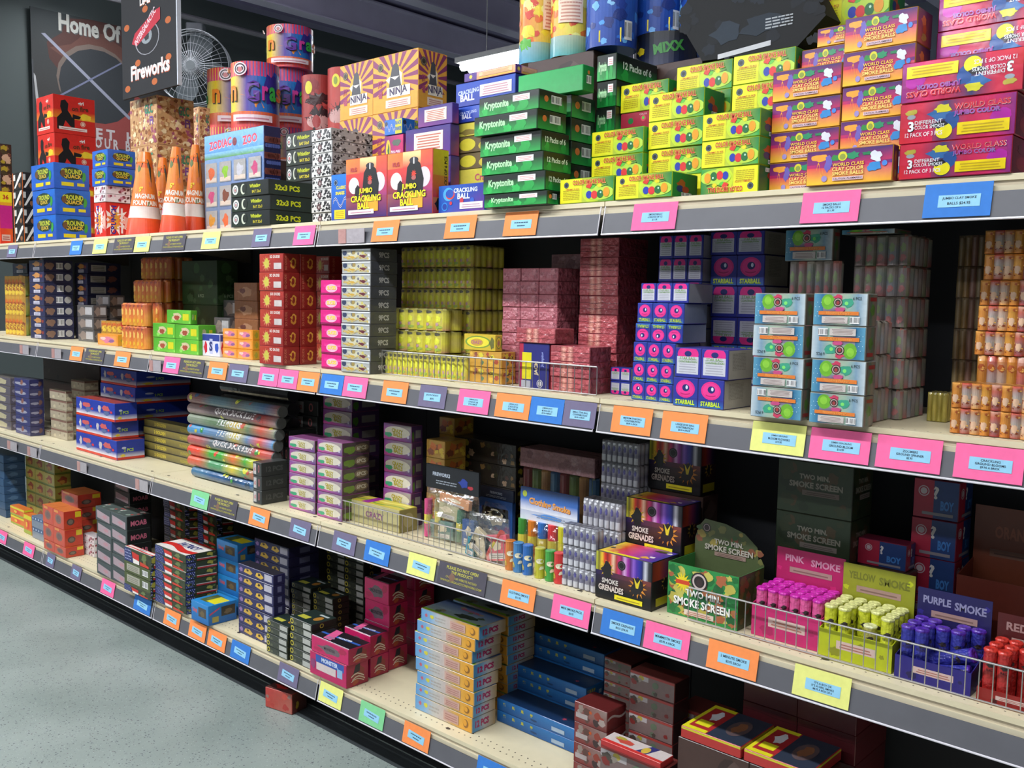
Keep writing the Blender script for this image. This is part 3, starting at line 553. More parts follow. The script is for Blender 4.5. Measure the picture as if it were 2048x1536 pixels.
A('orange_flower', '#e8901f', [('r', 0, 0, 1, 1, '#e2902a'), ('r', .07, .1, .93, .9, '#e89a4c'), ('b', .5, .5, .4, .32, '#d87a94', 3), ('b', .3, .6, .16, .2, '#e8c0b8', 4), ('b', .7, .4, .16, .16, '#8a5a8c', 5)], [('r', 0, 0, 1, 1, '#d8a02a'), ('b', .5, .5, .3, .35, '#a8a02c', 3)], mat='film')
A('brown_pack', '#8a5434', [('r', 0, 0, 1, 1, '#8a5636'), ('b', .5, .5, .36, .3, '#a87a5c', 3), ('b', .4, .55, .15, .2, '#6a3a34', 4)], mat='film')
A('red_dude', '#a02a24', [G4('#a83028', '#8a2420', '#a83028', '#b8402c'), ('s', .3, .45, .46, 11, '#c8885c'), ('b', .3, .5, .14, .3, '#c8bc4c', 3), ('t', .66, .85, .17, 'SO DUDE!', '#ded0c8', .6, 0, .04), ('w', .62, .15, .94, .5, '#cbc0bc', 0, '#aaaaaa')], [G4('#8a1f1c', '#7a1c1a', '#8a2420', '#9a2a24'), ('t', .14, .5, .14, 'SO DUDE', '#c87a5c', .8, 90), ('b', .6, .6, .22, .22, '#d8a040', 3), ('b', .62, .35, .2, .2, '#c88a34', 4), ('b', .6, .5, .1, .2, '#8a2a20', 5)], mat='film')
A('pink_slice', '#d01f78', [('r', 0, 0, 1, 1, '#d8207c'), ('g', .15, .55, 1, .8, '#f03c98', '#f468b0', '#d8207c', '#d8207c'), ('e', .55, .45, .3, .3, '#f4b0c8'), ('ts', .55, .48, .26, 'SLICES', '#f0e63c', '#c01c6c', .6), ('r', 0, 0, 1, .12, '#8a1850')])
A('silver_ducks', '#a8a8a4', [('r', 0, 0, 1, 1, '#b0b0aa'), ('b', .55, .5, .4, .4, '#c8c4a8', 9), ('e', .1, .7, .08, .24, '#34405c'), ('k', 16, .2, ['#d0c468', '#e0e0dc', '#a08a4c', '#6a6c74', '#c8b464'], 3), ('b', .3, .3, .24, .14, '#c8a03c', 4), ('b', .72, .35, .12, .2, '#6a2c38', 6), ('wv', .1, .25, .9, .1, 2, .05, '#c8b47c'), ('g', 0, .88, 1, 1, '#c8ccd0', '#c8ccd0', '#eceff0', '#eceff0')], [('r', 0, 0, 1, 1, '#5a5c62'), ('r', .05, .15, .75, .85, '#a8a6a8'), ('r', .35, .05, .9, .2, '#17181c')], mat='film')
A('silver_side', '#5a5a5c', ART['silver_ducks']['F'], [('r', 0, 0, 1, 1, '#44464c'), ('t', .5, .5, .5, '9PCS', '#b8b6b4', .4, 0, .03)], mat='film')
YT = [['#d8cc48', '#e6de44', '#e0d850', '#e2dc58', '#d8cc50', '#8a8448'], ['#c88a78', '#e0d44c', '#eae24c', '#e2da54', '#dcd458', '#7c7440'], ['#d0c448', '#e4da4c', '#d8c870', '#e8e058', '#d4c850', '#938a4a']]
A('yellow_brick', '#b4a83c', [('e', .5, .86, .3, .07, '#5a5848'), ('b', .5, .55, .34, .16, '#eef04a', 3), ('b', .45, .3, .26, .1, '#c8a0a8', 4), ('b', .6, .16, .3, .07, '#a8c050', 5)], mat='film')
A('jack_yellow', '#c8a82c', [('r', 0, 0, 1, 1, '#d0b434'), ('e', .45, .52, .42, .4, '#7a9a3c'), ('e', .45, .52, .36, .33, '#e8d83c'), ('e', .42, .5, .2, .24, '#c8a03c'), ('t', .4, .5, .22, 'CRAZY', '#a84a94', .4, 0, .04), ('b', .9, .5, .09, .4, '#6a6a34', 3)], mat='film')
A('jack_lower', '#b88a2c', [('r', 0, 0, 1, 1, '#c8963a'), ('k', 12, .22, ['#d8c83c', '#a84a34', '#5a7a5c', '#8a4a3c', '#e0b84a'], 6), ('t', .65, .62, .24, 'JACK', '#4a3028', .5, 0, .04)], mat='film')
A('jack_blue', '#282a68', [('r', 0, 0, 1, 1, '#2b2c74'), ('g', 0, 0, .14, 1, '#8a1f4c', '#8a1f4c', '#b02a44', '#b02a44'), ('w', .1, .2, .42, .8, '#d8cc1c', 0, '#999999'), ('r', .08, .02, .4, .17, '#a8a8b0'), ('t', .8, .66, .1, 'Jumping', '#8a94d0', .5, 90), ('t', .6, .46, .13, 'JACK', '#d8c49a', .5, 90, .05), ('o', .72, .12, .09, '#c8c4c4', '#2b2c74', '#c8c4c4')], [('r', 0, 0, 1, 1, '#9a2030')])
A('brick_red', '#a0444c', [G4('#b04a50', '#a0444c', '#b85258', '#a0444c'), ('st', .25, 0, .6, 1, ['#a03c40', '#dc9a88', '#b85450', '#e0a090', '#a03c40']), ('wv', 0, .3, 1, .02, 2, .015, '#6a2028'), ('wv', 0, .62, 1, .02, 2, .015, '#6a2028')], [G4('#7a2a34', '#6a2630', '#7a2a34', '#84303a'), ('k', 6, .2, ['#8a3c48', '#6a2830'], 3)], mat='tissue')
A('brick_pink', '#a85c66', [('r', 0, 0, 1, 1, '#ac606a'), ('k', 8, .3, ['#bc7880', '#944c56', '#a4545e'], 4)], mat='tissue')
A('brick_grey', '#a8787e', [('r', 0, 0, 1, 1, '#a87c80'), ('k', 8, .3, ['#b89498', '#946a70', '#b0868a'], 5)], mat='tissue')
SBF = [('r', 0, 0, 1, 1, '#2c3494'), ('g', 0, 0, 1, .3, '#2f68b4', '#2f68b4', '#2a2a86', '#2a2a86'), ('e', .5, .62, .4, .33, '#e02a86'), ('e', .5, .62, .33, .27, '#ea3a92'), ('e', .52, .66, .15, .13, '#20286c'), ('e', .56, .68, .05, .07, '#d8e0f0'), ('wv', .3, .46, .7, -.04, .5, .02, '#c01f70'), ('ts', .5, .14, .17, 'STARBALL', '#c4dc3c', '#2a6a2c', .8, 0)]
SBW = [('r', 0, 0, 1, 1, '#2c3494'), ('e', .5, .8, .42, .3, '#e02a86'), ('e', .5, .82, .14, .1, '#20286c'), ('w', .06, .1, .92, .72, '#c8c8d0', 6, '#a8a8b4'), ('t', .5, .66, .1, 'STAR BALL', '#6a9a2c', .7, 0, .04), ('t', .5, .54, .08, 'CONTRIBUTION', '#6a9a2c', .74, 0, .04)]
A('starball', '#2a449c', SBF, [('g', 0, 0, 1, 1, '#7a8498', '#5a6478', '#66707c', '#8a94a8')])
A('starball_back', '#24388c', SBW, [('g', 0, 0, 1, 1, '#8a8c94', '#7a7c84', '#8a8c94', '#94969c')])
A('starball_large', '#3a3a8c', SBF, [('g', 0, 0, 1, 1, '#b0aca4', '#a09c94', '#b0aca4', '#a8a49c'), ('l', .15, .3, .7, .9, 12, '#8c8880')])
A('starball_large_back', '#3a3a8c', SBW, [('g', 0, 0, 1, 1, '#b0aca4', '#a09c94', '#b4b0a8', '#b4b0a8'), ('l', .15, .3, .7, .9, 12, '#8c8880')])
BLF = [('st', 0, 0, 1, 1, ['#5c9cb8', '#2c6c94', '#7a8c8c', '#a8b49c', '#9ab4a0', '#7a9ab0', '#c0ccd0']), ('g', .18, .3, .6, .55, '#5a3a70', '#4a3a6a', '#7a6c8c', '#8c8c8c'), ('e', .27, .74, .13, .25, '#6cae2c'), ('e', .26, .78, .07, .14, '#8ac83c'), ('b', .66, .72, .13, .2, '#3a9a7c', 4), ('e', .62, .7, .035, .06, '#7ad86a'), ('b', .46, .9, .1, .1, '#c83c5c', 3), ('o', .46, .73, .15, '#3a2c2c', '#c0a8a0', '#a03c3c'), ('t', .82, .86, .1, '6 PCS', '#2c3c3c', .16, 0, .02), ('b', .5, .5, .1, .1, '#c04a7c', 6), ('d', .02, .2, .16, .8, 2, 4, .012, '#e4f0f4'),
   ('r', .1, .32, .86, .44, '#dc7a2e'), ('ts', .48, .38, .11, 'Blooming Flower', '#f0a04a', '#a84a1c', .72), ('w', .17, .05, .66, .27, '#c8beb8', 4, '#94807c'), ('bc', .7, .05, .88, .27)]
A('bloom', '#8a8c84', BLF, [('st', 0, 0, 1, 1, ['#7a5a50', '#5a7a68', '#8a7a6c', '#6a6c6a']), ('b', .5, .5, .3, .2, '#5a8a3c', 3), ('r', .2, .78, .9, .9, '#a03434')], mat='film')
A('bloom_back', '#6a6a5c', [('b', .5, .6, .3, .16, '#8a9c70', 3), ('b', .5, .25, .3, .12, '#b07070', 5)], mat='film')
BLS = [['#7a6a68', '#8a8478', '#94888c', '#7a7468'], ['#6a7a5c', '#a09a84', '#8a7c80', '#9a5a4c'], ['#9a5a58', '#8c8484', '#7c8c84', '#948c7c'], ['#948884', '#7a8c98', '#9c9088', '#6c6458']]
CG = [['#c8782c', '#d8903c', '#b8701f', '#d89a4c'], ['#a83c2c', '#b8b0a4', '#9c9c98', '#c04a34'], ['#d8923c', '#c8b4a0', '#a89a90', '#c87a2c'], ['#c87828', '#dc9a40', '#b8842c', '#cc8030'], ['#a82a24', '#7a8488', '#b83c2c', '#c89a84']]
A('brown_tubes', '#5a4434', [], mat='film')
A('speckle_tubes', '#b8702c', [('k', 9, .05, ['#a85020', '#f0c060', '#8c3c1c'], 4), ('b', .5, .4, .32, .2, '#d8b090', 6)], mat='film')
A('silver_tubes', '#6a686c', [('r', .12, .06, .88, .34, '#c4c4ca'), ('b', .5, .66, .3, .14, '#54508a', 3), ('b', .5, .86, .3, .05, '#e4e4ea', 5)], mat='film')
A('orange_tubes', '#b8602c', [('b', .5, .62, .3, .16, '#e8b85c', 3), ('b', .5, .24, .32, .12, '#e0b030', 4), ('b', .5, .88, .3, .05, '#a04a3c', 5)], mat='film')
BT = [['#6a5a40', '#7a6a48', '#5a4c3a'], ['#84683c', '#6a5430', '#7a6a50'], ['#6a4a40', '#7a5a4c', '#5c4438']]
# shelf three
A('silver_gold', '#6a6058', [('r', 0, 0, 1, 1, '#5c5560'), ('b', .5, .5, .42, .4, '#b8ae8c', 3), ('b', .2, .5, .1, .3, '#8a8494', 4)], mat='film')
A('navy_silver', '#3a3a5c', [('r', 0, 0, 1, 1, '#34346a'), ('b', .5, .45, .45, .25, '#9a98a8', 4), ('b', .5, .6, .1, .3, '#8a5a4c', 5)], [('r', 0, 0, 1, 1, '#2c2c58'), ('b', .4, .45, .35, .2, '#8c8a9c', 4), ('b', .75, .5, .15, .3, '#6a4a44', 5)], mat='film')
A('beige_pack', '#a89c80', [('r', 0, 0, 1, 1, '#a89c84'), ('r', 0, .8, 1, 1, '#7c5a4c'), ('k', 5, .2, ['#c4b898', '#8a7c68'], 3)], mat='film')
ROB = [('r', 0, 0, 1, 1, '#22389c'), ('g', 0, .13, 1, .42, '#e4dcd8', '#dcd4d8', '#22389c', '#22389c'), ('r', 0, 0, 1, .13, '#cc3a26'), ('b', .12, .6, .04, .25, '#c0b8b8', 3), ('b', .3, .66, .12, .2, '#c85a58', 4), ('b', .32, .4, .08, .16, '#5a6a94', 5), ('e', .43, .5, .03, .07, '#c83040'), ('b', .62, .6, .04, .25, '#c0b8b8', 6), ('b', .78, .66, .12, .2, '#c85a58', 7), ('b', .8, .4, .08, .16, '#5a6a94', 8), ('e', .92, .5, .03, .07, '#c83040')]
A('robot', '#24389c', ROB, [('r', 0, 0, 1, 1, '#1e3490'), ('g', 0, .13, 1, .4, '#d0ccd0', '#c0c0cc', '#1e3490', '#1e3490'), ('r', 0, 0, 1, .13, '#c23626'), ('e', .25, .62, .08, .06, '#b0b4cc'), ('t', .42, .5, .17, '2 PCS', '#9ab83c', .4, 0, .04), ('b', .2, .22, .12, .08, '#d8c03c', 3)], [('r', 0, 0, 1, 1, '#9a3c34')])
A('golden', '#6a6238', [G4('#5c5430', '#6a6236', '#8a7c3c', '#8a7c3c'), ('r', 0, 0, 1, .12, '#2a2820'), ('t', .3, .55, .5, '2 GOLDEN', '#c8b43c', .52, 0, .04), ('t', .75, .5, .4, 'FLOWER LE', '#a89834', .4, 0, .02)])
A('moab_small', '#3a3c3a', [('r', 0, 0, 1, 1, '#3c3e3c'), ('r', .05, .1, .4, .9, '#b8b4b0'), ('t', .22, .5, .3, 'x12', '#c03c3c', .2), ('e', .72, .55, .09, .3, '#b86a6c'), ('e', .72, .55, .05, .2, '#3c3e3c')], [('r', 0, 0, 1, 1, '#2f3130'), ('t', .5, .5, .42, '12 PCS', '#4a4c4a', .8, 0, .05)])
CRZ = [G4('#b83c8c', '#5a2c7c', '#9c9a8c', '#7a3c8c'), ('e', .5, .52, .46, .36, '#d0c8b4'), ('b', .2, .3, .16, .2, '#3c9a6c', 4), ('ts', .5, .6, .24, 'CRAZY', '#b8a82c', '#5a5a2c', .6, -4), ('ts', .52, .36, .24, 'BALLS', '#b8a82c', '#5a5a2c', .56, -4), ('c', .9, .3, .1, '#c8c0d0')]
A('crazy', '#8a4a7c', CRZ, [('r', 0, 0, 1, 1, '#4a2c5c'), ('b', .15, .4, .12, .4, '#4a7a2c', 4), ('w', .35, .25, .85, .75, '#8a8684', 0, '#777777')], mat='film')
A('crazy_pcs', '#8a4a7c', CRZ, [('r', 0, 0, 1, 1, '#4a3c3c'), ('b', .3, .4, .25, .4, '#6a8a2c', 4), ('e', .7, .5, .26, .34, '#7a6a50'), ('t', .7, .5, .34, '6PCS', '#c8c0a8', .4)], mat='film')
A('basket_box', '#a89848', CRZ[:1]+[('r', 0, 0, 1, 1, '#b0a878'), ('t', .5, .5, .3, 'CRAZY', '#7a4a6c', .5, 0, .04)], [('r', 0, 0, 1, 1, '#8a8450'), ('e', .5, .5, .3, .34, '#a8a070')], [('r', 0, 0, 1, 1, '#c8b83c'), ('wv', 0, .3, 1, .1, 1.5, .06, '#7a9a3c'), ('wv', 0, .7, 1, .1, 1.5, .08, '#e8dc6a'), ('r', .2, 0, .35, 1, '#9a2c8c')])
GR = [('st', 0, .0, 1, 1, ['#c8c83c', '#6a661c', '#e8c02c', '#d8341f', '#8a1c18', '#d84a2c', '#e8c0a0', '#a83c2c', '#c42a6a', '#7a1c5c', '#d0a0d0', '#a02c9c', '#5a1c6c', '#8a5cc0', '#4a2c9c', '#2a2c94', '#1c1c5c', '#c8c8d0', '#34343c', '#141318']), ('g', 0, 0, 1, .6, '#141114', '#141114', '#7a3a34', '#22184a'), ('r', 0, 0, 1, .22, '#121012'), ('g', 0, .22, 1, .5, '#121012', '#121012', '#5a3028', '#1c1434'),
   ('s', .2, .66, .2, 11, '#c8a02c'), ('b', .2, .64, .11, .2, '#1c1a1c', 3), ('o', .47, .8, .1, '#18161a', '#4a464c', '#18161a'), ('s', .77, .42, .24, 12, '#d88a2c'), ('b', .76, .42, .12, .2, '#211d20', 5), ('p', [(.7, .62), (.76, .5), (.82, .62), (.78, .4), (.74, .4)], '#e0c828'), ('ts', .27, .4, .11, 'SMOKE', '#cfc6bc', '#2a1c18', .3), ('ts', .29, .25, .13, 'GRENADES', '#d8c8bc', '#2a1c18', .46), ('w', .36, .05, .86, .15, '#e8d820', 1, '#a8921c')]
A('grenade', '#141216', GR, [('st', 0, 0, 1, 1, ['#6a1f1c', '#a83c24', '#7a2c54', '#2a1c44', '#141216']), ('g', 0, 0, 1, .6, '#100e10', '#100e10', '#3a2020', '#181420'), ('r', .15, .05, .95, .22, '#b0a41c'), ('s', .5, .5, .16, 9, '#a8842c'), ('b', .5, .5, .14, .12, '#18161a', 3)],
  [('st', 0, 0, 1, 1, ['#e8d83c', '#d84a2c', '#c42a7a', '#7a2c9c', '#2a2c8c']), ('k', 10, .1, ['#18161a', '#e8e0d8', '#d8a02c'], 4), ('r', .1, 0, .75, .1, '#e8d820'), ('r', 0, 0, .03, 1, '#141216')], mat='card')
CAMO = ['#1f6a34', '#b8ac4c', '#a8603c', '#2c7a40', '#1c5c30', '#c0b858', '#a8683f', '#2c7a3c']
A('camo', '#3a7a3c', [('r', 0, 0, 1, 1, '#2c8a44'), ('k', 110, .11, CAMO, 9), ('s', .22, .66, .2, 14, '#e8d024'), ('r', .12, .62, .32, .7, '#d04424'), ('o', .46, .74, .18, '#2a2424', '#c8b4b0', '#3a2a2c'), ('ts', .52, .49, .13, 'TWO MIN.', '#eceae4', '#20241c', .5, 0), ('ts', .5, .3, .16, 'SMOKE SCREEN', '#f0eee8', '#20241c', .8, 0), ('w', .26, .06, .68, .16, '#dcc8b8', 2, '#b8705c')], [('r', 0, 0, 1, 1, '#3c4a24'), ('k', 30, .1, ['#6a5a2c', '#3c5a2c', '#7a4a2c', '#54682c'], 5), ('t', .6, .5, .16, '24 PCS', '#6a5a48', .8)])
A('camo_dark', '#2a3020', [('r', 0, 0, 1, 1, '#2c3a24'), ('k', 24, .12, ['#24301c', '#4a3c24', '#343c24'], 9), ('t', .5, .72, .1, 'TWO MIN.', '#8a8678', .5, 0, .04), ('t', .52, .56, .12, 'SMOKE SCREEN', '#8a8678', .8, 0, .04), ('w', .34, .36, .84, .46, '#7a7068', 2, '#5a504a')])  # darkened copy of the camo print, shade put into its colours
A('question', '#7a1f3c', [('r', 0, 0, .45, 1, '#a8203c'), ('r', .45, 0, 1, 1, '#1f3c74'), ('o', .22, .7, .14, '#c8b8bc', '#a8203c', '#c8b8bc'), ('t', .5, .68, .34, '?', '#d8d4d0', .2, 0, .04), ('t', .76, .36, .26, 'BOY', '#3c7ac0', .3, 0, .05), ('r', .2, .08, .9, .16, '#8a848a')])
# bottom shelf
A('blue_dark', '#234468', [('r', 0, 0, 1, 1, '#24486c'), ('b', .4, .5, .3, .3, '#4a6a8c', 3)])
A('yellow_red', '#9a8a3c', [('r', 0, 0, 1, 1, '#a89a44'), ('b', .5, .55, .36, .34, '#9a4a2c', 3), ('b', .5, .4, .2, .2, '#c88a3c', 4), ('r', 0, 0, 1, .12, '#6a7a2c')], mat='film')
A('cup_orange', '#d0702c', [('r', 0, 0, 1, 1, '#d8702a'), ('r', 0, .78, 1, 1, '#d8cc2c'), ('r', 0, 0, 1, .2, '#9aa83c'), ('b', .5, .5, .3, .26, '#d8402c', 3), ('b', .4, .5, .12, .2, '#e8c03c', 4)])
A('blue_silver', '#6a7a94', [('r', 0, 0, 1, 1, '#7a8494'), ('r', 0, .65, 1, 1, '#34507c'), ('d', .05, .7, .95, .95, 4, 1, .1, '#d0dcf0')], mat='film')
A('lantern', '#c04424', [G4('#d0502c', '#c83c28', '#d04a2c', '#c03424'), ('e', .5, .5, .3, .28, '#8a5a48'), ('e', .5, .5, .2, .18, '#6a4a4a'), ('r', .1, .84, .5, .98, '#e0903c')], [G4('#c84424', '#c03c24', '#b82c20', '#c03424'), ('e', .36, .4, .22, .2, '#5a4038'), ('e', .36, .4, .14, .13, '#7a6a5c'), ('r', .62, .62, .95, .95, '#d8bc24')], [('r', 0, 0, 1, 1, '#e07a3c')], mat='film')
A('moab', '#3c4440', [('r', 0, 0, 1, 1, '#40484a'), ('p', [(.08, .2), (.92, .02), (.92, .55), (.08, .8)], '#a89298'), ('b', .6, .4, .2, .14, '#b8848c', 3)], [('r', 0, 0, 1, 1, '#1c2020'), ('ts', .5, .45, .4, 'MOAB', '#c86a80', '#3a1c24', .7, 0)], [('r', 0, 0, 1, 1, '#4a5450'), ('k', 12, .12, ['#d8d0c8', '#b83c34', '#8a9a8c'], 4)])
FL = [('r', 0, 0, 1, 1, '#333a20'), ('k', 8, .25, ['#6a7a34', '#242c18', '#7a6a34'], 4), ('p', [(0, 0), (.34, 0), (.24, 1), (0, 1)], '#26306c'), ('d', .02, .05, .26, .95, 5, 4, .05, '#c8cce4'), ('p', [(.34, 0), (.56, 0), (.56, .3), (.32, .4)], '#ece4dc'), ('p', [(.32, .36), (.56, .28), (.56, .75), (.29, .85)], '#cc2a24'), ('p', [(.6, 0), (.92, 0), (.92, .16), (.6, .3)], '#cc3a28'), ('b', .75, .6, .1, .2, '#6a7a4a', 5)]
A('patriot', '#3a4024', FL, [('r', 0, 0, 1, 1, '#343c20'), ('r', 0, 0, .3, 1, '#26306c'), ('d', .02, .05, .3, .95, 4, 4, .06, '#c8cce4'), ('k', 10, .25, ['#a8a03c', '#6a7a34', '#2c341c'], 4), ('p', [(.35, .1), (1, .0), (1, .18), (.35, .3)], '#b02a28'), ('p', [(.35, .3), (1, .18), (1, .28), (.35, .4)], '#cfc4bc')], [('r', 0, 0, 1, 1, '#e0d8d0'), ('wv', 0, .3, 1, .1, 1, .12, '#cc2a24'), ('t', .55, .6, .3, 'PATRIOT', '#26306c', .6, 0, .05), ('r', 0, .9, 1, 1, '#cc2a24')])
A('patriot_label', '#3a4024', [('r', 0, 0, 1, 1, '#4a5428'), ('w', .1, .2, .6, .85, '#a8a494', 3, '#807c6c'), ('bc', .7, .25, .92, .8)], ART['patriot']['R'])
A('tank', '#1c70b0', [('g', 0, 0, 1, 1, '#1c64a8', '#1c64a8', '#2484c4', '#2484c4'), ('r', .42, .3, .88, .8, '#4a4038'), ('b', .65, .5, .16, .18, '#6a5a3c', 3), ('t', .22, .55, .2, 'TANK', '#d05a5c', .3, -5, .05)], [('g', 0, 0, 1, 1, '#1c64a8', '#1858a0', '#1c70b4', '#2484c4'), ('r', .45, .35, .95, .85, '#3a342c'), ('b', .7, .55, .16, .14, '#6a5a44', 5), ('r', .12, .1, .35, .4, '#a89a4c'), ('p', [(.02, .5), (.4, .78), (.4, .86), (.02, .6)], '#c04a6c')], [('r', 0, 0, 1, 1, '#2484c4'), ('r', .15, .2, .6, .85, '#4a5a2c'), ('r', .45, .25, .95, .8, '#d8cc1c'), ('b', .35, .5, .14, .2, '#5a6a3c', 4)])
CAR = [('r', 0, 0, 1, 1, '#2c2a58'), ('b', .08, .5, .06, .26, '#8a6a9c', 3), ('p', [(.16, .3), (.36, .18), (.42, .45), (.32, .8), (.2, .7)], '#c8a03c'), ('p', [(.5, .3), (.66, .14), (.74, .42), (.64, .8), (.53, .68)], '#d0a83c'), ('b', .28, .6, .04, .15, '#3a2c24', 4), ('b', .61, .56, .04, .15, '#3a2c24', 5), ('r', .76, .2, .97, .9, '#b4b0bc')]
A('car_box', '#2c2a50', CAR, [('r', 0, 0, 1, 1, '#22224a'), ('r', .35, .25, .7, .85, '#6a6c8c')], [('r', 0, 0, 1, 1, '#24222c')])
A('thin_black', '#2c3028', [('r', 0, 0, 1, 1, '#3a3e34'), ('k', 8, .25, ['#5a5c48', '#2a2e24'], 3), ('c', .09, .5, .4, '#c8b83c'), ('c', .09, .5, .24, '#2a2e24'), ('r', .62, .1, .98, .9, '#b0b0a8')], [('r', 0, 0, 1, 1, '#22261f'), ('c', .4, .5, .34, '#a8983c'), ('c', .4, .5, .2, '#22261f')], [('r', 0, 0, 1, 1, '#1c2a26'), ('r', .1, .2, .5, .45, '#b4b03c'), ('e', .75, .5, .12, .2, '#a8742c'), ('r', .5, .75, .9, .85, '#b0b8b4')])
MX = [('r', 0, 0, 1, 1, '#c01c5c'), ('b', .5, .5, .36, .3, '#6a5a60', 3), ('b', .2, .25, .14, .16, '#b01c4c', 4), ('b', .85, .7, .12, .2, '#a81c48', 5), ('t', .5, .5, .18, 'MONSTER', '#3a3038', .5, 0, .05)]
A('monster', '#a81c4c', MX, [G4('#a01c38', '#8a1830', '#a81c48', '#a01c40'), ('b', .55, .5, .35, .4, '#8a3430', 3), ('p', [(.3, .55), (.6, .6), (.62, .95), (.4, .9)], '#24242c'), ('wv', .2, .42, .8, .12, .6, .03, '#d0c0a8'), ('wv', .25, .28, .85, .12, .6, .03, '#c8b49c'), ('wv', .2, .2, .8, .1, .6, .02, '#d0c0a8'), ('b', .4, .15, .15, .12, '#a84a2c', 5)],
  [('r', 0, 0, 1, 1, '#18161c'), ('p', [(0, .4), (.2, .4), (.98, .5), (.98, .62), (0, .52)], '#2c58a8'), ('p', [(.25, .1), (.45, .1), (.3, .95), (.12, .95)], '#d85a8c'), ('t', .6, .54, .12, 'MONSTER', '#dfe4ec', .5, 8, .04), ('r', 0, 0, 1, .035, '#e8e0ec'), ('b', .35, .25, .12, .12, '#a86a8c', 5)])
A('monster_label', '#a81c4c', [('r', 0, 0, 1, 1, '#b81c58'), ('r', .16, .62, .94, .96, '#2c50a0'), ('t', .55, .8, .2, 'MONSTER', '#c8d4e8', .6, 0, .05), ('r', .18, .28, .72, .62, '#cfc0bc'), ('r', .76, .32, .9, .7, '#8ab0d0'), ('b', .1, .5, .08, .3, '#8a3c6c', 4)], ART['monster']['R'], ART['monster']['T'])
TW = [('st', 0, 0, 1, 1, ['#5c94c4', '#7aa4c8', '#b8b8b4', '#c0b0a8', '#c8a05c', '#d89c34', '#d8982c']), ('b', .09, .55, .03, .16, '#b85a6c', 3), ('b', .2, .55, .04, .22, '#ccc43c', 4), ('l', .25, .25, .44, .75, 2, '#a8a098'), ('w', .52, .15, .78, .8, '#c09a8c', 3, '#a8766c'), ('e', .9, .5, .045, .3, '#8a5c24'), ('e', .89, .54, .032, .22, '#d8982c')]
A('twelve', '#b09a78', TW, [('st', 0, 0, 1, 1, ['#4a8cbc', '#6a9cc0', '#b4b8bc', '#b8a894', '#a88c5c']), ('t', .42, .5, .5, '12 PCS', '#a82c5c', .6, 0, .06)],
  [G4('#a0b0a8', '#98a8a0', '#2c5094', '#2c5094'), ('r', 0, 0, 1, .1, '#8cc41c'), ('k', 10, .1, ['#3a4a34', '#5a6a44', '#8a7c6c'], 3), ('t', .55, .7, .12, 'BALLOON', '#b04a5c', .5, -3, .05), ('b', .65, .3, .2, .14, '#2c3a2c', 5)])
A('long_blue', '#1c5c9c', [('g', 0, 0, 1, 1, '#1a4c84', '#1c5894', '#2470b0', '#1f68ac'), ('t', .1, .66, .3, '龍', '#b8b43c', .1), ('t', .22, .66, .3, '飛', '#b8b43c', .1), ('t', .34, .66, .3, '風', '#b8b43c', .1), ('t', .46, .66, .3, '舞', '#b8b43c', .1), ('b', .5, .3, .05, .12, '#123c68', 4), ('w', .72, .15, .88, .5, '#9aacbc', 0, '#888888')], None, [G4('#14345c', '#143058', '#1c2434', '#1c2434'), ('s', .8, .3, .1, 5, '#a83a4c')])
RD = [G4('#7a2420', '#6a2824', '#8a7870', '#7a2c28'), ('k', 9, .24, ['#8a3a2c', '#a09088', '#5a3c34', '#8a7a70', '#3c2a28'], 6), ('s', .5, .7, .12, 7, '#b8501c'), ('w', .05, .25, .42, .5, '#a89c98', 0, '#777777')]
A('racer', '#6a2c28', RD, [G4('#6a1c1c', '#4a1818', '#6a2020', '#7a2424'), ('wv', 0, .6, 1, .1, 1, .06, '#a89c94')], [('r', 0, 0, 1, 1, '#5a1c1c')])
A('racer_strip', '#6a2c28', [('r', 0, 0, 1, 1, '#74605c'), ('r', 0, .88, 1, 1, '#9a3a34'), ('r', 0, .62, .42, .86, '#a8a0a0'), ('e', .26, .76, .06, .12, '#a8983c'), ('k', 8, .22, ['#8a8074', '#4a4038', '#7a2c28', '#5c6a54'], 7)], [('r', 0, 0, 1, 1, '#301c1c')])
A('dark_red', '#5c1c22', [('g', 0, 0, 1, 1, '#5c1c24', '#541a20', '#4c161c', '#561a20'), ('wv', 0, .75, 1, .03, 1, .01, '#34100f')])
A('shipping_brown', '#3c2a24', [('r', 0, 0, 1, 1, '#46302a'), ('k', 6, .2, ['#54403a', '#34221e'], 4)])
A('loose_red', '#a83c30', [G4('#b03428', '#a86454', '#a84c3c', '#b8302c'), ('k', 7, .2, ['#c04434', '#8a6a60', '#a82c24'], 4)], [G4('#5c2c24', '#3c2420', '#4c2a24', '#6a3a2c'), ('b', .35, .35, .12, .2, '#b0902c', 5)], [('r', 0, 0, 1, 1, '#5c3430'), ('b', .4, .5, .3, .3, '#b82820', 3)], mat='film')
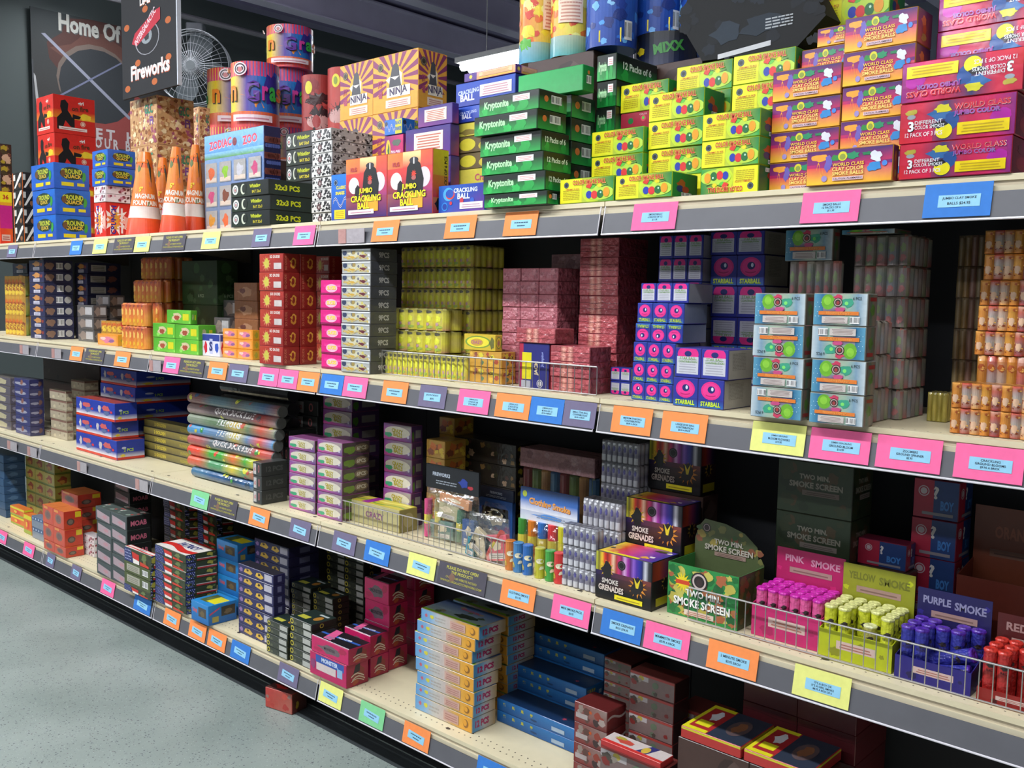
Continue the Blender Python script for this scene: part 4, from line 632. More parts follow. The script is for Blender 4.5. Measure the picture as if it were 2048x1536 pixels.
# ------------------------------------------------------------------ the room
def floor_mat():
    m, nt, b = mat_base('speckled_epoxy_floor')
    tc = nt.nodes.new('ShaderNodeTexCoord')
    def vor(scale, thr, seedoff):
        mp = nt.nodes.new('ShaderNodeMapping'); mp.inputs['Location'].default_value = (seedoff, seedoff*2, 0)
        v = nt.nodes.new('ShaderNodeTexVoronoi'); v.inputs['Scale'].default_value = scale
        nt.links.new(tc.outputs['Object'], mp.inputs[0]); nt.links.new(mp.outputs[0], v.inputs['Vector'])
        l = nt.nodes.new('ShaderNodeMath'); l.operation = 'LESS_THAN'; l.inputs[1].default_value = thr
        nt.links.new(v.outputs['Distance'], l.inputs[0])
        w_ = nt.nodes.new('ShaderNodeSeparateColor'); nt.links.new(v.outputs['Color'], w_.inputs[0])
        g = nt.nodes.new('ShaderNodeMath'); g.operation = 'GREATER_THAN'; g.inputs[1].default_value = 0.55
        nt.links.new(w_.outputs[0], g.inputs[0]); mu = nt.nodes.new('ShaderNodeMath'); mu.operation = 'MULTIPLY'
        nt.links.new(l.outputs[0], mu.inputs[0]); nt.links.new(g.outputs[0], mu.inputs[1]); return mu
    n = noise(nt, 2.2, 5); cr = nt.nodes.new('ShaderNodeValToRGB')
    cr.color_ramp.elements[0].color = lin('#7b8680'); cr.color_ramp.elements[1].color = lin('#929b95')
    cr.color_ramp.elements[0].position = 0.3; cr.color_ramp.elements[1].position = 0.7
    nt.links.new(n.outputs['Fac'], cr.inputs[0]); last = cr.outputs[0]
    for sc_, th, off, c in ((75, .22, 1, '#4a5054'), (110, .2, 5, '#5a6266'), (120, .15, 9, '#b4bcb6'), (60, .13, 13, '#54484c')):
        mx = nt.nodes.new('ShaderNodeMix'); mx.data_type = 'RGBA'; nt.links.new(vor(sc_, th, off).outputs[0], mx.inputs[0])
        nt.links.new(last, mx.inputs[6]); mx.inputs[7].default_value = lin(c); last = mx.outputs[2]
    nt.links.new(last, b.inputs['Base Color']); b.inputs['Roughness'].default_value = 0.42
    n2 = noise(nt, 30, 4); bp = nt.nodes.new('ShaderNodeBump'); bp.inputs['Strength'].default_value = 0.15; bp.inputs['Distance'].default_value = 0.01
    nt.links.new(n2.outputs['Fac'], bp.inputs['Height']); nt.links.new(bp.outputs[0], b.inputs['Normal'])
    return m
def block_mat():
    m, nt, b = mat_base('painted_block_wall')
    tc = nt.nodes.new('ShaderNodeTexCoord'); mp = nt.nodes.new('ShaderNodeMapping'); mp.inputs['Rotation'].default_value = (math.pi/2, 0, math.pi/2)
    br = nt.nodes.new('ShaderNodeTexBrick'); nt.links.new(tc.outputs['Object'], mp.inputs[0]); nt.links.new(mp.outputs[0], br.inputs['Vector'])
    br.inputs['Color1'].default_value = lin('#66726f'); br.inputs['Color2'].default_value = lin('#5e6967'); br.inputs['Mortar'].default_value = lin('#4a5352')
    br.inputs['Scale'].default_value = 1; br.inputs['Brick Width'].default_value = 0.4; br.inputs['Row Height'].default_value = 0.2; br.inputs['Mortar Size'].default_value = 0.008
    nt.links.new(br.outputs['Color'], b.inputs['Base Color']); b.inputs['Roughness'].default_value = 0.7
    return m
def slab(name, x0, y0, z0, x1, y1, z1, mat, kind='structure'):
    b = MB(); b.box(x0, y0, z0, x1, y1, z1, '#ffffff'); o = obj(name, b.mesh(name, [mat])); o['kind'] = kind; return o
XW, YW, ZC = -5.0, 9.0, 4.9
M_CEIL = pmat('hazy_ceiling_paint', '#8f8ba8', 0.8, 0.15, 3)  # ceiling, beam and wall tones lifted: haze put into the paint
M_BLOCK = block_mat()
slab('floor', XW-.1, -5, -0.1, 9, YW+.1, 0, floor_mat())
slab('wall_left', XW-.1, -5, 0, XW, YW, ZC, M_BLOCK)
slab('wall_back', XW-.1, YW, 0, 9, YW+.1, ZC, pmat('hazy_back_wall', '#747a88', 0.8, 0.15, 2))
slab('trim_4', -1.6, .028, .0, 6.2, .113, .0012, pmat('dark_floor_band', '#33383a', 0.6, 0.3, 6))  # thin dark plate laid along the floor below the shelf front
# corrugated roof deck with exposed beams running across the store
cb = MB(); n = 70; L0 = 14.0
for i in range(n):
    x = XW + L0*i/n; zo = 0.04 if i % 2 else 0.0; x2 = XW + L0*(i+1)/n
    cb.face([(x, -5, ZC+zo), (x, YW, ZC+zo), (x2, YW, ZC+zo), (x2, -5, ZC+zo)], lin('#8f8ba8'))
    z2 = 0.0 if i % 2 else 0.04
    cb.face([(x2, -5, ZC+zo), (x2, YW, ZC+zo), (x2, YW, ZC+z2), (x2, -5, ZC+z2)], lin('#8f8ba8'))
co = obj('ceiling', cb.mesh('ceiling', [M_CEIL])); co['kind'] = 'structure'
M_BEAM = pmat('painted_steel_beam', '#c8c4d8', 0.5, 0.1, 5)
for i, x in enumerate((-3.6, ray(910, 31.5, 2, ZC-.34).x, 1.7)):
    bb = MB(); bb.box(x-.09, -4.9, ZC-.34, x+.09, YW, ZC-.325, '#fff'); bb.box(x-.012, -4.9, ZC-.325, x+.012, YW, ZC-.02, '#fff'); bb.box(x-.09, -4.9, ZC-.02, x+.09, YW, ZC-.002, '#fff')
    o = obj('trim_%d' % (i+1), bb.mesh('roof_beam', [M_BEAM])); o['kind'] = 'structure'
pc = MB(); pc.tube((-4.3, 0.5, ZC-.45), (-4.3, YW, ZC-.45), .03, '#fff')
o = obj('conduit_pipe', pc.mesh('conduit_pipe', [pmat('grey_conduit', '#77767c', 0.4)])); tag(o, 'thin grey conduit pipe running under the dark ceiling beside the beams', 'pipe')

# fluorescent strips: one row over the aisle, a second row added as frontal fill
M_TUBE = pmat('lit_fluorescent_tube', '#f4f6ff', 0.4, 0.0, 5, emit=14.0)
M_FIXT = pmat('white_lamp_housing', '#d8d8d4', 0.4)
def ceiling_light(label, x, y, z, ln, power, em=True, wd=0.16):
    t = thing('fluorescent_light', label, 'ceiling light', (x, y, z), 0, 'fluorescent strip lights')
    b = MB(); b.box(-ln/2, -wd/2, .03, ln/2, wd/2, .085, '#ffffff', .004); obj('housing', b.mesh('housing', [M_FIXT]), t)
    for s_ in (-1, 1):
        b = MB(); b.tube((-ln/2+.03, s_*wd*.2, -.002), (ln/2-.03, s_*wd*.2, -.002), wd*.14, '#ffffff', 10); obj('tube', b.mesh('tube', [M_TUBE]), t)
        b = MB(); b.tube((s_*ln*.36, 0, .085), (s_*ln*.36, 0, ZC-z-.02), .006, '#ffffff', 6); obj('hanger', b.mesh('hanger', [M_FIXT]), t)
    if power:
        ld = bpy.data.lights.new('strip_glow', 'AREA'); ld.shape = 'RECTANGLE'; ld.size = ln; ld.size_y = wd; ld.energy = power; ld.color = (0.93, 0.97, 1.0)
        lo = bpy.data.objects.new('strip_glow', ld); COL.objects.link(lo); lo.parent = t; lo.location = (0, 0, -.03)
    return t
for i, x in enumerate((-2.6, -0.1, 2.4, 4.9)):
    ceiling_light('fluorescent strip light over the near aisle, %s of its row from the far wall' % ['first', 'second', 'third', 'fourth'][i], x, -1.95, 3.95, 2.3, LAMP_W*(1.25, 1.25, 1.3, .9)[i])
    ceiling_light('unseen fill strip added to brighten the shelf fronts, %s from the far wall' % ['first', 'second', 'third', 'fourth'][i], x, -3.6, 3.2, 2.3, LAMP_W*.28)  # weak fill row, added out of view to brighten the shelf fronts
ceiling_light('fluorescent strip light over the far aisle, nearest to the block wall', -3.4, 2.2, 4.5, 2.3, LAMP_W*.6)
pR = ray(1000, 122, 2, 4.02)
ceiling_light('glowing fluorescent strip light seen beside the tall fruit printed tubes', pR.x+.65, pR.y, 4.02, 2.35, LAMP_W*2, True, .3)

# ------------------------------------------------------------------ the gondola: four decks in each bay
BEIGE, BEIGE2, BEIGE3 = '#d9cdab', '#b9ad95', '#cdc2a6'
M_RAIL = pmat('grey_price_strip', '#5a5a5f', 0.5, 0.12, 14, coat=0.08)
SN = {1: 'top shelf', 2: 'second shelf down', 3: 'third shelf down', 4: 'bottom shelf'}
BN = ['bay at the far left', 'bay left of the middle', 'bay in the middle', 'bay to the right', 'bay nearest the camera']
DEP = 0.50
def rail_pt(t, off=0.0):      # 0 = top of the slanted strip, 1 = its lower edge, relative to the lip
    return (-0.004-0.0145*t-off, -0.012-0.072*t)
mesh_deck, mesh_strip, mesh_edge, mesh_cover = {}, {}, None, None
def deck_mesh(lv):
    b = MB(); W = BAY-.003
    c, c2, c3 = lin(BEIGE), lin(BEIGE2), lin(BEIGE3)
    DEP = .96 if lv == 1 else .5
    b.box(0, .0, -.012, W, DEP, 0, BEIGE); b.box(0, .004, -.022, W, .012, -.012, BEIGE2); b.box(0, -.003, -.034, W, .012, -.022, BEIGE3)
    b.box(0, .012, -.030, W, DEP, -.026, '#8a8478')
    if lv in (3, 4, 2):
        dk = lin('#4a3f30'); st_ = .0254
        for row, y in enumerate((.035, .06) if lv == 4 else (.022,)):
            for i in range(int(W/st_)):
                x = st_*(i+.5+(.5 if row else 0)); r = .0028 if lv == 4 else .0022
                b.face([(x+r*math.cos(k*math.pi/3), y+r*math.sin(k*math.pi/3), .0003) for k in range(6)], dk)
    for x in (W*.06, W*.94, W*.5+.02):
        b.face([(x+.010*math.cos(k*math.pi/5), .030+.006*math.sin(k*math.pi/5), .0004) for k in range(10)], lin('#3a342c'))
    return b.mesh('deck', ['paint'])
def strip_mesh():
    b = MB(); W = BAY-.012; y0, z0 = rail_pt(.28); y1, z1 = rail_pt(1)
    b.face([(0, y1, z1), (W, y1, z1), (W, y0, z0), (0, y0, z0)], lin('#ffffff'))
    b.face([(0, y0+.002, z0), (W, y0+.002, z0), (W, y1+.002, z1), (0, y1+.002, z1)], lin('#ffffff'))
    b.face([(0, y1+.002, z1), (W, y1+.002, z1), (W, y1, z1), (0, y1, z1)], lin('#ffffff'))
    return b.mesh('price_strip', [M_RAIL])
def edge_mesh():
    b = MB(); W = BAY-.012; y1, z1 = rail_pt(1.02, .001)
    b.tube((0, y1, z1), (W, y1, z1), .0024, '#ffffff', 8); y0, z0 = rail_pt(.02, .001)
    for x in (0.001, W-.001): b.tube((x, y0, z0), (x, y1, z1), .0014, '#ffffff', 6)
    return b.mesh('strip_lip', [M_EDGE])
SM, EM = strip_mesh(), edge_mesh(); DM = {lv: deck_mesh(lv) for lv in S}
brk = MB(); brk.face([(0, .48, -.03), (0, .03, -.03), (0, .03, -.045), (0, .48, -.11)], lin('#4a463e')); brk.box(-.002, .03, -.045, .002, .48, -.03, '#4a463e')
BRK = brk.mesh('bracket', ['paint'])
for k in range(-1, 4):
    for lv in S:
        t = thing('gondola_shelf', 'beige steel %s, %s, grey price strip' % (SN[lv], BN[k+1]), 'shelf', (k*BAY, 0, S[lv]), 0, 'gondola shelves')
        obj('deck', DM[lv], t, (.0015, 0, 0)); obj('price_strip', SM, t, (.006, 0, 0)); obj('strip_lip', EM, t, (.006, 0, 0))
        if lv < 4:
            for q in (.02, BAY-.02): obj('bracket', BRK, t, (q, 0, 0))
    b = MB(); b.box(.002, DEP+.002, .06, BAY-.002, DEP+.02, S[1]-.032, '#fff'); o = obj('back_panel', b.mesh('back_panel', [M_BACK]), None, (k*BAY, 0, 0))
    tag(o, 'dark back panel of the shelving, %s' % BN[k+1], 'panel', 'gondola back panels')
    b = MB(); b.box(.001, .115, 0.003, BAY-.001, .13, S[4]-.031, '#fff', .002); o = obj('kick_plate', b.mesh('kick_plate', [M_KICK]), None, (k*BAY, 0, 0))
    tag(o, 'black kick plate under the bottom shelf, %s' % BN[k+1], 'kick plate', 'kick plates')

# ------------------------------------------------------------------ price cards in the strips
CC = {'P': ('#f0659a', 'pink'), 'O': ('#f08a48', 'orange'), 'B': ('#2f74c4', 'blue'), 'Y': ('#dfe07e', 'pale yellow'), 'V': ('#6c6480', 'grey purple'), 'G': ('#7cc88c', 'green')}
def plate(W, H, col, prims, th=.0008):
    b = MB(); b.box(-W/2, 0, -H/2, W/2, th, H/2, col)
    b.art(lambda u, v, o: (-W/2+u*W, -o, -H/2+v*H), W, H, prims); return b
TILT = math.atan2(0.0145, 0.072)
def card(sh, x0, x1, cc, lines, lab, dz=0.0):
    """x0,x1: frame columns of the card's upper edge"""
    yA, zA = rail_pt(.0, .0012); yB, zB = rail_pt(.94, .0012); z = S[sh]
    X0, X1 = XP(x0, yA, z+zA), XP(x1, yA, z+zA); W = X1-X0; H = math.hypot(yB-yA, zB-zA)*.985
    t = thing('price_card', lab, 'price card', ((X0+X1)/2, (yA+yB)/2-.0022, z+(zA+zB)/2+dz), 0, 'price cards along the shelf edges')
    t.rotation_euler = (-TILT, 0, 0)
    if cc == 'N':
        pr = [('t', .5, .82, .14, 'PLEASE DO NOT OPEN', '#c9c34a', .84, 0, .04), ('t', .5, .63, .14, 'THE PRODUCT!', '#c9c34a', .55, 0, .04), ('t', .5, .4, .1, 'CHECK OUR WEBSITE INSTEAD', '#b5ae48', .84, 0, .02), ('t', .5, .22, .1, 'WWW.INTERGALACTICFIREWORKS.COM', '#b5ae48', .9, 0, .02), ('b', .3, .42, .08, .2, '#7a5c4a', 3)]
        obj('notice', plate(W, H, '#4a4650', pr).mesh('notice', ['matte']), t); return
    obj('card', plate(W, H, CC[cc][0], []).mesh('card', ['matte']), t)
    sw, shh = W*.62, H*.36
    n = len(lines)
    if lines: pr = [('t', .5, (n-i-.5)/n*.84+.08, .58/n if n > 2 else .26, l, '#1c2c3c', .9, 0, .01) for i, l in enumerate(lines)]
    else: pr = [('l', .16, .56, .84, .82, 1, '#35556c'), ('l', .32, .2, .7, .45, 1, '#35556c')]
    o = obj('sticker', plate(sw, shh, '#8ec4de', pr, .0003).mesh('sticker', ['matte']), t, (W*(.03 if x1 > 1000 else 0), -.0008, -H*.03)); o['label'] = 'light blue sticker'
    if sh in (3, 4) and x0 < 900: o.rotation_euler = (0, math.radians(4), 0)
cards = {
 1: [(18, 37, 'V', [], 'grey purple price card at the far left end of the top shelf'), (144, 167, 'B', [], 'small blue price card under the blue cartons on the top shelf'), (190, 217, 'Y', [], 'pale yellow price card under the red starburst carton'),
     (231, 271, 'N', [], 'dark notice card under the first orange cone, top shelf'), (273, 303, 'Y', [], 'pale yellow price card under the first orange cone'), (329, 374, 'N', [], 'dark notice card under the right hand orange cones, top shelf'),
     (408, 443, 'Y', [], 'pale yellow price card under the figurine display box'), (509, 545, 'V', [], 'grey purple price card under the black bat cartons'), (592, 633, 'P', [], 'pink price card at the end of a top shelf strip, below the bat cartons'),
     (749, 801, 'O', [], 'orange price card under the red and purple bomb cartons'), (895, 956, 'O', [], 'orange price card under the blue crackling ball carton'), (1013, 1079, 'O', [], 'orange price card under the leaning green carton stack'),
     (1270, 1358, 'P', ['SMOKE BALLS', '6 PACKS OF 12', '$11.95'], 'pink price card below the first yellow-green front carton'), (1608, 1724, 'P', ['SMOKE BALLS', '12 PACKS OF 6', '$11.95'], 'pink price card below the purple cartoon smoke cartons'),
     (1853, 1989, 'B', ['JUMBO CLAY SMOKE', 'BALLS $24.95'], 'blue price card reading jumbo clay smoke balls')],
 2: [(144, 168, 'O', [], 'orange price card below the navy cartons, far left of the second shelf'), (174, 211, 'N', [], 'dark notice card below the silver packs, second shelf'), (233, 263, 'O', [], 'orange price card below the orange tube bricks'),
     (331, 362, 'P', [], 'pink price card below the bright green cartons'), (363, 411, 'N', [], 'dark notice card right of the pink card under green cartons'), (421, 457, 'O', [], 'orange price card below the little orange flower boxes'),
     (461, 499, 'V', [], 'grey purple price card right of the orange one under the flower boxes'), (522, 560, 'P', [], 'pink price card below the red starburst stack, left of two'), (561, 599, 'P', [], 'pink price card below the red starburst stack, right of two'),
     (600, 641, 'O', [], 'orange price card just left of the shelf joint, second shelf'), (646, 690, 'B', [], 'blue price card just right of the shelf joint under the pink boxes'), (691, 738, 'P', [], 'pink price card below the silver and black pack column'),
     (769, 819, 'O', [], 'orange price card below the yellow tube bricks'), (843, 896, 'V', ['JACK IN THE BOX', '$8.95'], 'grey purple price card below the fenced yellow bricks'), (921, 983, 'P', ['JUMPING JACKS', '12 PCS OF 100', '$7.95 A BRICK'], 'pink price card reading jumping jacks, below the jack cartons'),
     (996, 1064, 'O', ['JUMPING JACKS', '12 PCS OF 20', '$7.95 A BRICK'], 'orange price card reading jumping jacks'), (1065, 1131, 'B', ['JUMPING JACKS', '48 PCS OF 12', '$7.95 A BRICK'], 'blue price card reading jumping jacks'),
     (1132, 1196, 'V', ['SMALL STAR BALL', 'CONTRIBUTION', '$0.95 A PACK'], 'grey purple price card reading small star ball'), (1229, 1308, 'O', ['MEDIUM STAR BALL', 'CONTRIBUTION', '$0.95 A PACK'], 'orange price card reading medium star ball'),
     (1328, 1418, 'O', ['LARGE STAR BALL', 'CONTRIBUTION', '$0.95 A PACK'], 'orange price card reading large star ball'), (1508, 1615, 'Y', ['JUMBO GROUND', 'BLOOM FLOWERS', '$19.95'], 'pale yellow price card reading jumbo ground bloom flowers'),
     (1625, 1745, 'P', ['JUMBO CRACKLING', 'GROUND BLOOM', '$16.95'], 'pink price card reading jumbo crackling ground bloom'), (1758, 1888, 'P', ['ZOOMERS', 'GROUND SPINNER', '$5.95'], 'pink price card reading zoomers ground spinner'),
     (1914, 2053, 'P', ['CRACKLING', 'GROUND BLOOMS', '$9.95 A BRICK'], 'pink price card reading crackling ground blooms')],
 3: [(386, 420, 'G', [], 'green price card below the long printed tubes'), (424, 477, 'N', [], 'dark notice card right of the green card on the third shelf'), (503, 542, 'O', [], 'orange price card below the grey and black long boxes'),
     (584, 624, 'V', [], 'grey purple price card left of the joint under the purple cartons'), (670, 715, 'V', [], 'grey purple price card just right of the third shelf joint'), (734, 783, 'B', [], 'blue price card under the wire fence, third shelf'),
     (820, 875, 'Y', [], 'pale yellow price card below the clear bag of smoke items'), (881, 976, 'N', [], 'large dark notice card reading please do not open the product'), (1007, 1074, 'O', ['CLOTHING SMOKE', '$11.95'], 'orange price card below the coloured smoke tubes bag'),
     (1109, 1184, 'P', ['MINI SMOKE PACK', '$6.95'], 'pink price card reading mini smoke pack'), (1208, 1288, 'B', ['SMOKE GRENADE', 'BOX $74.95'], 'blue price card reading smoke grenade box'), (1294, 1383, 'P', ['MAMMOTH SMOKE', '$5.95 A PACK'], 'pink price card reading mammoth smoke'),
     (1420, 1520, 'O', ['2 MINUTE SMOKE', '$3.95 EACH'], 'orange price card reading 2 minute smoke'), (1592, 1705, 'Y', ["IT'S A BOY OR", "IT'S A GIRL SMOKE", '$8.95 A BOX OF 6'], 'pale yellow price card reading it\'s a boy or it\'s a girl')],
 4: [(-2, 16, 'P', [], 'pink price card at the far left end of the bottom shelf'), (50, 71, 'P', [], 'pink price card below the orange cups on the bottom shelf'), (96, 112, 'V', [], 'grey purple price card below the red lantern cubes'),
     (146, 165, 'V', [], 'grey purple price card left of the grey and pink cartons'), (206, 232, 'P', [], 'pink price card below the tall grey and pink cartons'), (272, 305, 'B', [], 'blue price card below the smaller flag carton stack'),
     (332, 363, 'O', [], 'orange price card below the tall flag carton stack'), (382, 415, 'O', [], 'orange price card below the front blue carton, left of two'), (420, 455, 'O', [], 'orange price card below the front blue carton, right of two'),
     (466, 503, 'B', [], 'blue price card below the navy car cartons, bottom shelf'), (561, 600, 'V', [], 'grey purple price card above the loose red carton on the floor'), (643, 688, 'Y', [], 'pale yellow price card below the crimson cartons'),
     (724, 772, 'G', [], 'green price card on the bottom strip right of the yellow one'), (811, 863, 'O', [], 'orange price card below the blue and orange flat carton stack'), (958, 1018, 'B', [], 'blue price card at the lower frame edge, bottom shelf')]}
for sh, L in cards.items():
    for c in L: card(sh, *c)
for (sh, x0, x1, lab) in ((1, 684, 735, 'crumpled clear label holder on the top strip left of an orange card'), (3, 20, 38, 'clear label holder at the far left of the third strip'), (3, 60, 78, 'clear label holder below the navy and silver packs'), (3, 160, 178, 'clear label holder below the blue rocket cartons'), (3, 277, 301, 'clear label holder by a strip joint under the golden boxes'), (2, 45, 62, 'clear label holder left of the first second-shelf joint'), (2, 109, 127, 'clear label holder below the navy column of cartons'), (2, 305, 327, 'clear label holder left of the pink card, second shelf')):
    yA, zA = rail_pt(.3, .001); yB, zB = rail_pt(.95, .001); z = S[sh]
    X0, X1 = XP(x0, yA, z+zA), XP(x1, yA, z+zA); b = MB(); b.box(X0, yB-.004, z+zB, X1, yB-.002, z+zA, '#a8a0a4'); b.box(X0, yB-.006, z+zB, X0+(X1-X0)*.3, yB-.004, z+zA, '#b88a84')
    tag(obj('label_holder', b.mesh('label_holder', ['film'])), lab, 'label holder', 'clear label holders')

# ------------------------------------------------------------------ wire fences on the decks
def fence(sh, x0, x1, y, h, label, sp=.0254):
    z = S[sh]+.004; X0, X1 = XP(x0, y, z), XP(x1, y, z); n = int((X1-X0)/sp)
    t = thing('wire_fence', label, 'wire fence', (X0, y, z), 0, 'wire shelf fences'); W = X1-X0
    for nm, q, r in (('top_rail', h, .0024), ('bottom_rail', 0, .002)):
        b = MB(); b.tube((0, 0, q), (W, 0, q), r, '#fff', 8); obj(nm, b.mesh(nm, [M_WIRE]), t)
    b = MB(); b.tube((0, 0, 0), (0, 0, h), .0013, '#fff', 6); rm = b.mesh('rod', [M_WIRE])
    for i in range(n+1): obj('rod', rm, t, (W*i/n, 0, 0))
fence(2, 764, 1193, .035, .075, 'low wire fence along the front of the yellow and red bricks')
fence(3, 664, 1032, .05, .075, 'low wire fence in front of the bagged smoke items')
fence(3, 1376, 2100, .032, .082, 'low wire fence in front of the coloured smoke tube displays')
# ------------------------------------------------------------------ things behind the shelves
def panel(name, me, label, cat, loc, rz=0):
    o = obj(name, me, None, loc, rz); tag(o, label, cat); return o
xb = XW+.06
pA = ray(60, 12, 0, xb); pB = ray(335, 330, 0, xb); bw = pB.y-pA.y; bh = pA.z-1.2
_fv = lambda py, px=200: (ray(px, py, 0, xb).z-1.2)/bh
_fu = lambda px, py=200: (ray(px, py, 0, xb).y-pA.y)/bw
_U = lambda x0, x1, y: ((_fu(x0, y)+_fu(x1, y))/2, (_fu(x1, y)-_fu(x0, y))/2)
_V = lambda y0, y1, x: ((_fv(y0, x)+_fv(y1, x))/2, (_fv(y0, x)-_fv(y1, x))/2)
(cu, ru_), (cv, rv_) = _U(113, 268, 165), _V(90, 240, 190)
ban = [('g', 0, 0, 1, 1, '#4c3a34', '#5c2c24', '#2b3233', '#2b3233'), ('b', .5, _fv(95, 150), .45, .12, '#4a2c26', 11), ('b', cu, cv+rv_*.7, ru_*1.1, rv_*.7, '#5c3a32', 3), ('b', .55, _fv(250, 240), .4, .12, '#8a3c38', 5),
       ('e', cu, cv, ru_, rv_, '#6a5c54'), ('e', cu+.012, cv-.012, ru_*.985, rv_*.985, '#2a2e32'), ('p', [(_fu(82, 70), _fv(66, 82)), (_fu(90, 70), _fv(66, 90)), (_fu(262, 230), _fv(236, 262)), (_fu(258, 230), _fv(240, 258))], '#8a8c9c'), ('p', [(_fu(118, 190), _fv(190, 118)), (_fu(119, 190), _fv(194, 119)), (_fu(243, 120), _fv(128, 243)), (_fu(242, 120), _fv(125, 242))], '#6a6e88'),
       ('p', [(.01, .8), (.025, .79), (.09, .5), (.06, .46)], '#a8a8a8'), ('p', [(0, .6), (.02, .5), (.05, .28), (0, .25)], '#6c6c70'), ('r', 0, 0, .012, .84, '#3c3e42'),
       ('ts', _U(117, 241, 58)[0], _V(38, 74, 180)[0], .058, 'Home Of', '#b4b4ac', '#4c4c4c', _U(117, 241, 58)[1]*2, 0, .05), ('t', _fu(232, 275), _fv(272, 232), .035, 'E T   H', '#b8b0b0', .3, 0, .03), ('t', _fu(232, 290), _fv(290, 232), .035, 'O U R   B E', '#b8b0b0', .32, 0, .03)]
b = MB(); b.box(0, 0, 0, bw, .01, bh, '#1c2024'); b.art(lambda u, v, o: (u*bw, -o, v*bh), bw, bh, ban)
bo = panel('wall_banner', b.mesh('wall_banner', ['matte']), 'dark planet banner reading Home Of on the far block wall', 'banner', (xb, pA.y, 1.2), math.pi/2)
# hanging sign
ys = .28; a = ray(246, 200, 1, ys); c_ = ray(356, 178, 1, ys); t_ = ray(300, -130, 1, ys)
sw, shh = c_.x-a.x, t_.z-a.z
def sv(py, px): return (ray(px, py, 1, ys).z-a.z)/shh
pr = [('r', 0, 0, 1, 1, '#191a1e')] + [('e', u, sv(y, x), .05, .022, '#b8602c') for u, x, y in ((.1, 258, 55), (.85, 340, 38), (.3, 280, 125), (.1, 258, 178), (.6, 312, 162), (.85, 342, 112), (.45, 298, 15))] + \
     [('ts', .45, sv(0, 296), .07, 'Legal', '#ece8e4', '#b8602c', .4), ('ts', .52, sv(137, 300), .1, 'Fireworks', '#ece4e0', '#b85a3c', .92),
      ('e', .48, sv(75, 299), .22, .105, '#9a9aa0'), ('e', .48, sv(75, 299), .205, .1, '#191a1e'), ('e', .47, sv(70, 299), .1, .05, '#8c9498'), ('b', .47, sv(70, 299), .06, .03, '#2a2c30', 3),
      ('p', [(.2, sv(88, 268)), (.3, sv(92, 275)), (.72, sv(38, 320)), (.72, sv(14, 320)), (.62, sv(20, 312)), (.26, sv(66, 275))], '#b8283a'), ('t', .45, sv(52, 296), .045, 'INTERGALACTIC', '#e0c8cc', .44, 33, .03)]
b = MB(); b.box(0, 0, 0, sw, .012, shh, '#191a1e'); b.art(lambda u, v, o: (u*sw, -o, v*shh), sw, shh, pr); b.box(sw, -.004, 0, sw+.008, .016, shh, '#c8ccd4')
sg = thing('hanging_sign', 'black hanging sign reading Legal Fireworks over the popcorn printed cartons', 'sign', (a.x, ys, a.z)); obj('sign_board', b.mesh('sign_board', ['matte']), sg)
for q in (.1, .9):
    b = MB(); b.tube((sw*q, .006, shh), (sw*q, .006, ZC-a.z-.01), .0015, '#999999', 5); obj('wire', b.mesh('wire', [M_WIRE]), sg)
# drum fan on the far wall
fc = ray(384, 133, 0, XW+.55); fr = 66/FPX*(fc-CAM).length
M_FAN = pmat('pale_fan_wire', '#b4b8bc', 0.35, 0.05, 10, 0.4); M_BLADE = pmat('grey_fan_blade', '#5c6468', 0.4)
fan = thing('wall_fan', 'large round caged wall fan beside the hanging black sign', 'fan', fc); d_ = (CAM-fc); fan.rotation_euler = (0, 0, math.atan2(d_.x, -d_.y)*.75)
b = MB()
def ring(b, r, y, th, n=40):
    P = [(r*math.cos(2*math.pi*i/n), y, r*math.sin(2*math.pi*i/n)) for i in range(n)]
    for i in range(n): b.tube(P[i], P[(i+1) % n], th, '#fff', 5, False)
for r, y in ((1, 0), (1, .16), (1, .08), (.82, -.035), (.6, -.05), (.38, -.06), (.18, -.065)): ring(b, fr*r, y, .006 if r == 1 else .0022)
for i in range(44):
    t = 2*math.pi*i/44; cs, sn = math.cos(t), math.sin(t); P = [(.1, -.065), (.4, -.06), (.7, -.045), (.9, -.02), (1, 0)]
    for p, q in zip(P, P[1:]): b.tube((fr*p[0]*cs, p[1], fr*p[0]*sn), (fr*q[0]*cs, q[1], fr*q[0]*sn), .0022, '#fff', 4, False)
for i in range(6): t = math.pi*i/3; b.tube((fr*math.cos(t), 0, fr*math.sin(t)), (fr*math.cos(t), .16, fr*math.sin(t)), .004, '#fff', 5)
obj('cage', b.mesh('cage', [M_FAN]), fan)
b = MB(); b.tube((0, -.07, 0), (0, .2, 0), fr*.13, '#fff', 16); obj('hub', b.mesh('hub', [M_BLADE]), fan)
bl = MB()
for k in range(6):
    r0, r1 = fr*(.12+.8*k/6), fr*(.12+.8*(k+1)/6); wd0, wd1 = fr*(.12+.2*math.sin(k/6*2.6)), fr*(.12+.2*math.sin((k+1)/6*2.6))
    bl.face([(-wd0, .03, r0), (wd0, .1, r0), (wd1, .1, r1), (-wd1, .03, r1)], lin('#fff')); bl.face([(-wd1, .034, r1), (wd1, .104, r1), (wd0, .104, r0), (-wd0, .034, r0)], lin('#fff'))
bm = bl.mesh('blade', [M_BLADE])
for k in range(4): o = obj('blade', bm, fan); o.rotation_euler = (0, math.pi/2*k+.3, 0)
b = MB(); b.box(-.05, .2, -.05, .05, .24, .05, '#fff', .004); b.tube((0, .22, 0), (0, .22, fr*1.15), .02, '#fff'); b.box(-.09, .1, fr*1.02, .09, .24, fr*1.25, '#fff', .01); obj('mount', b.mesh('mount', [M_FAN]), fan)

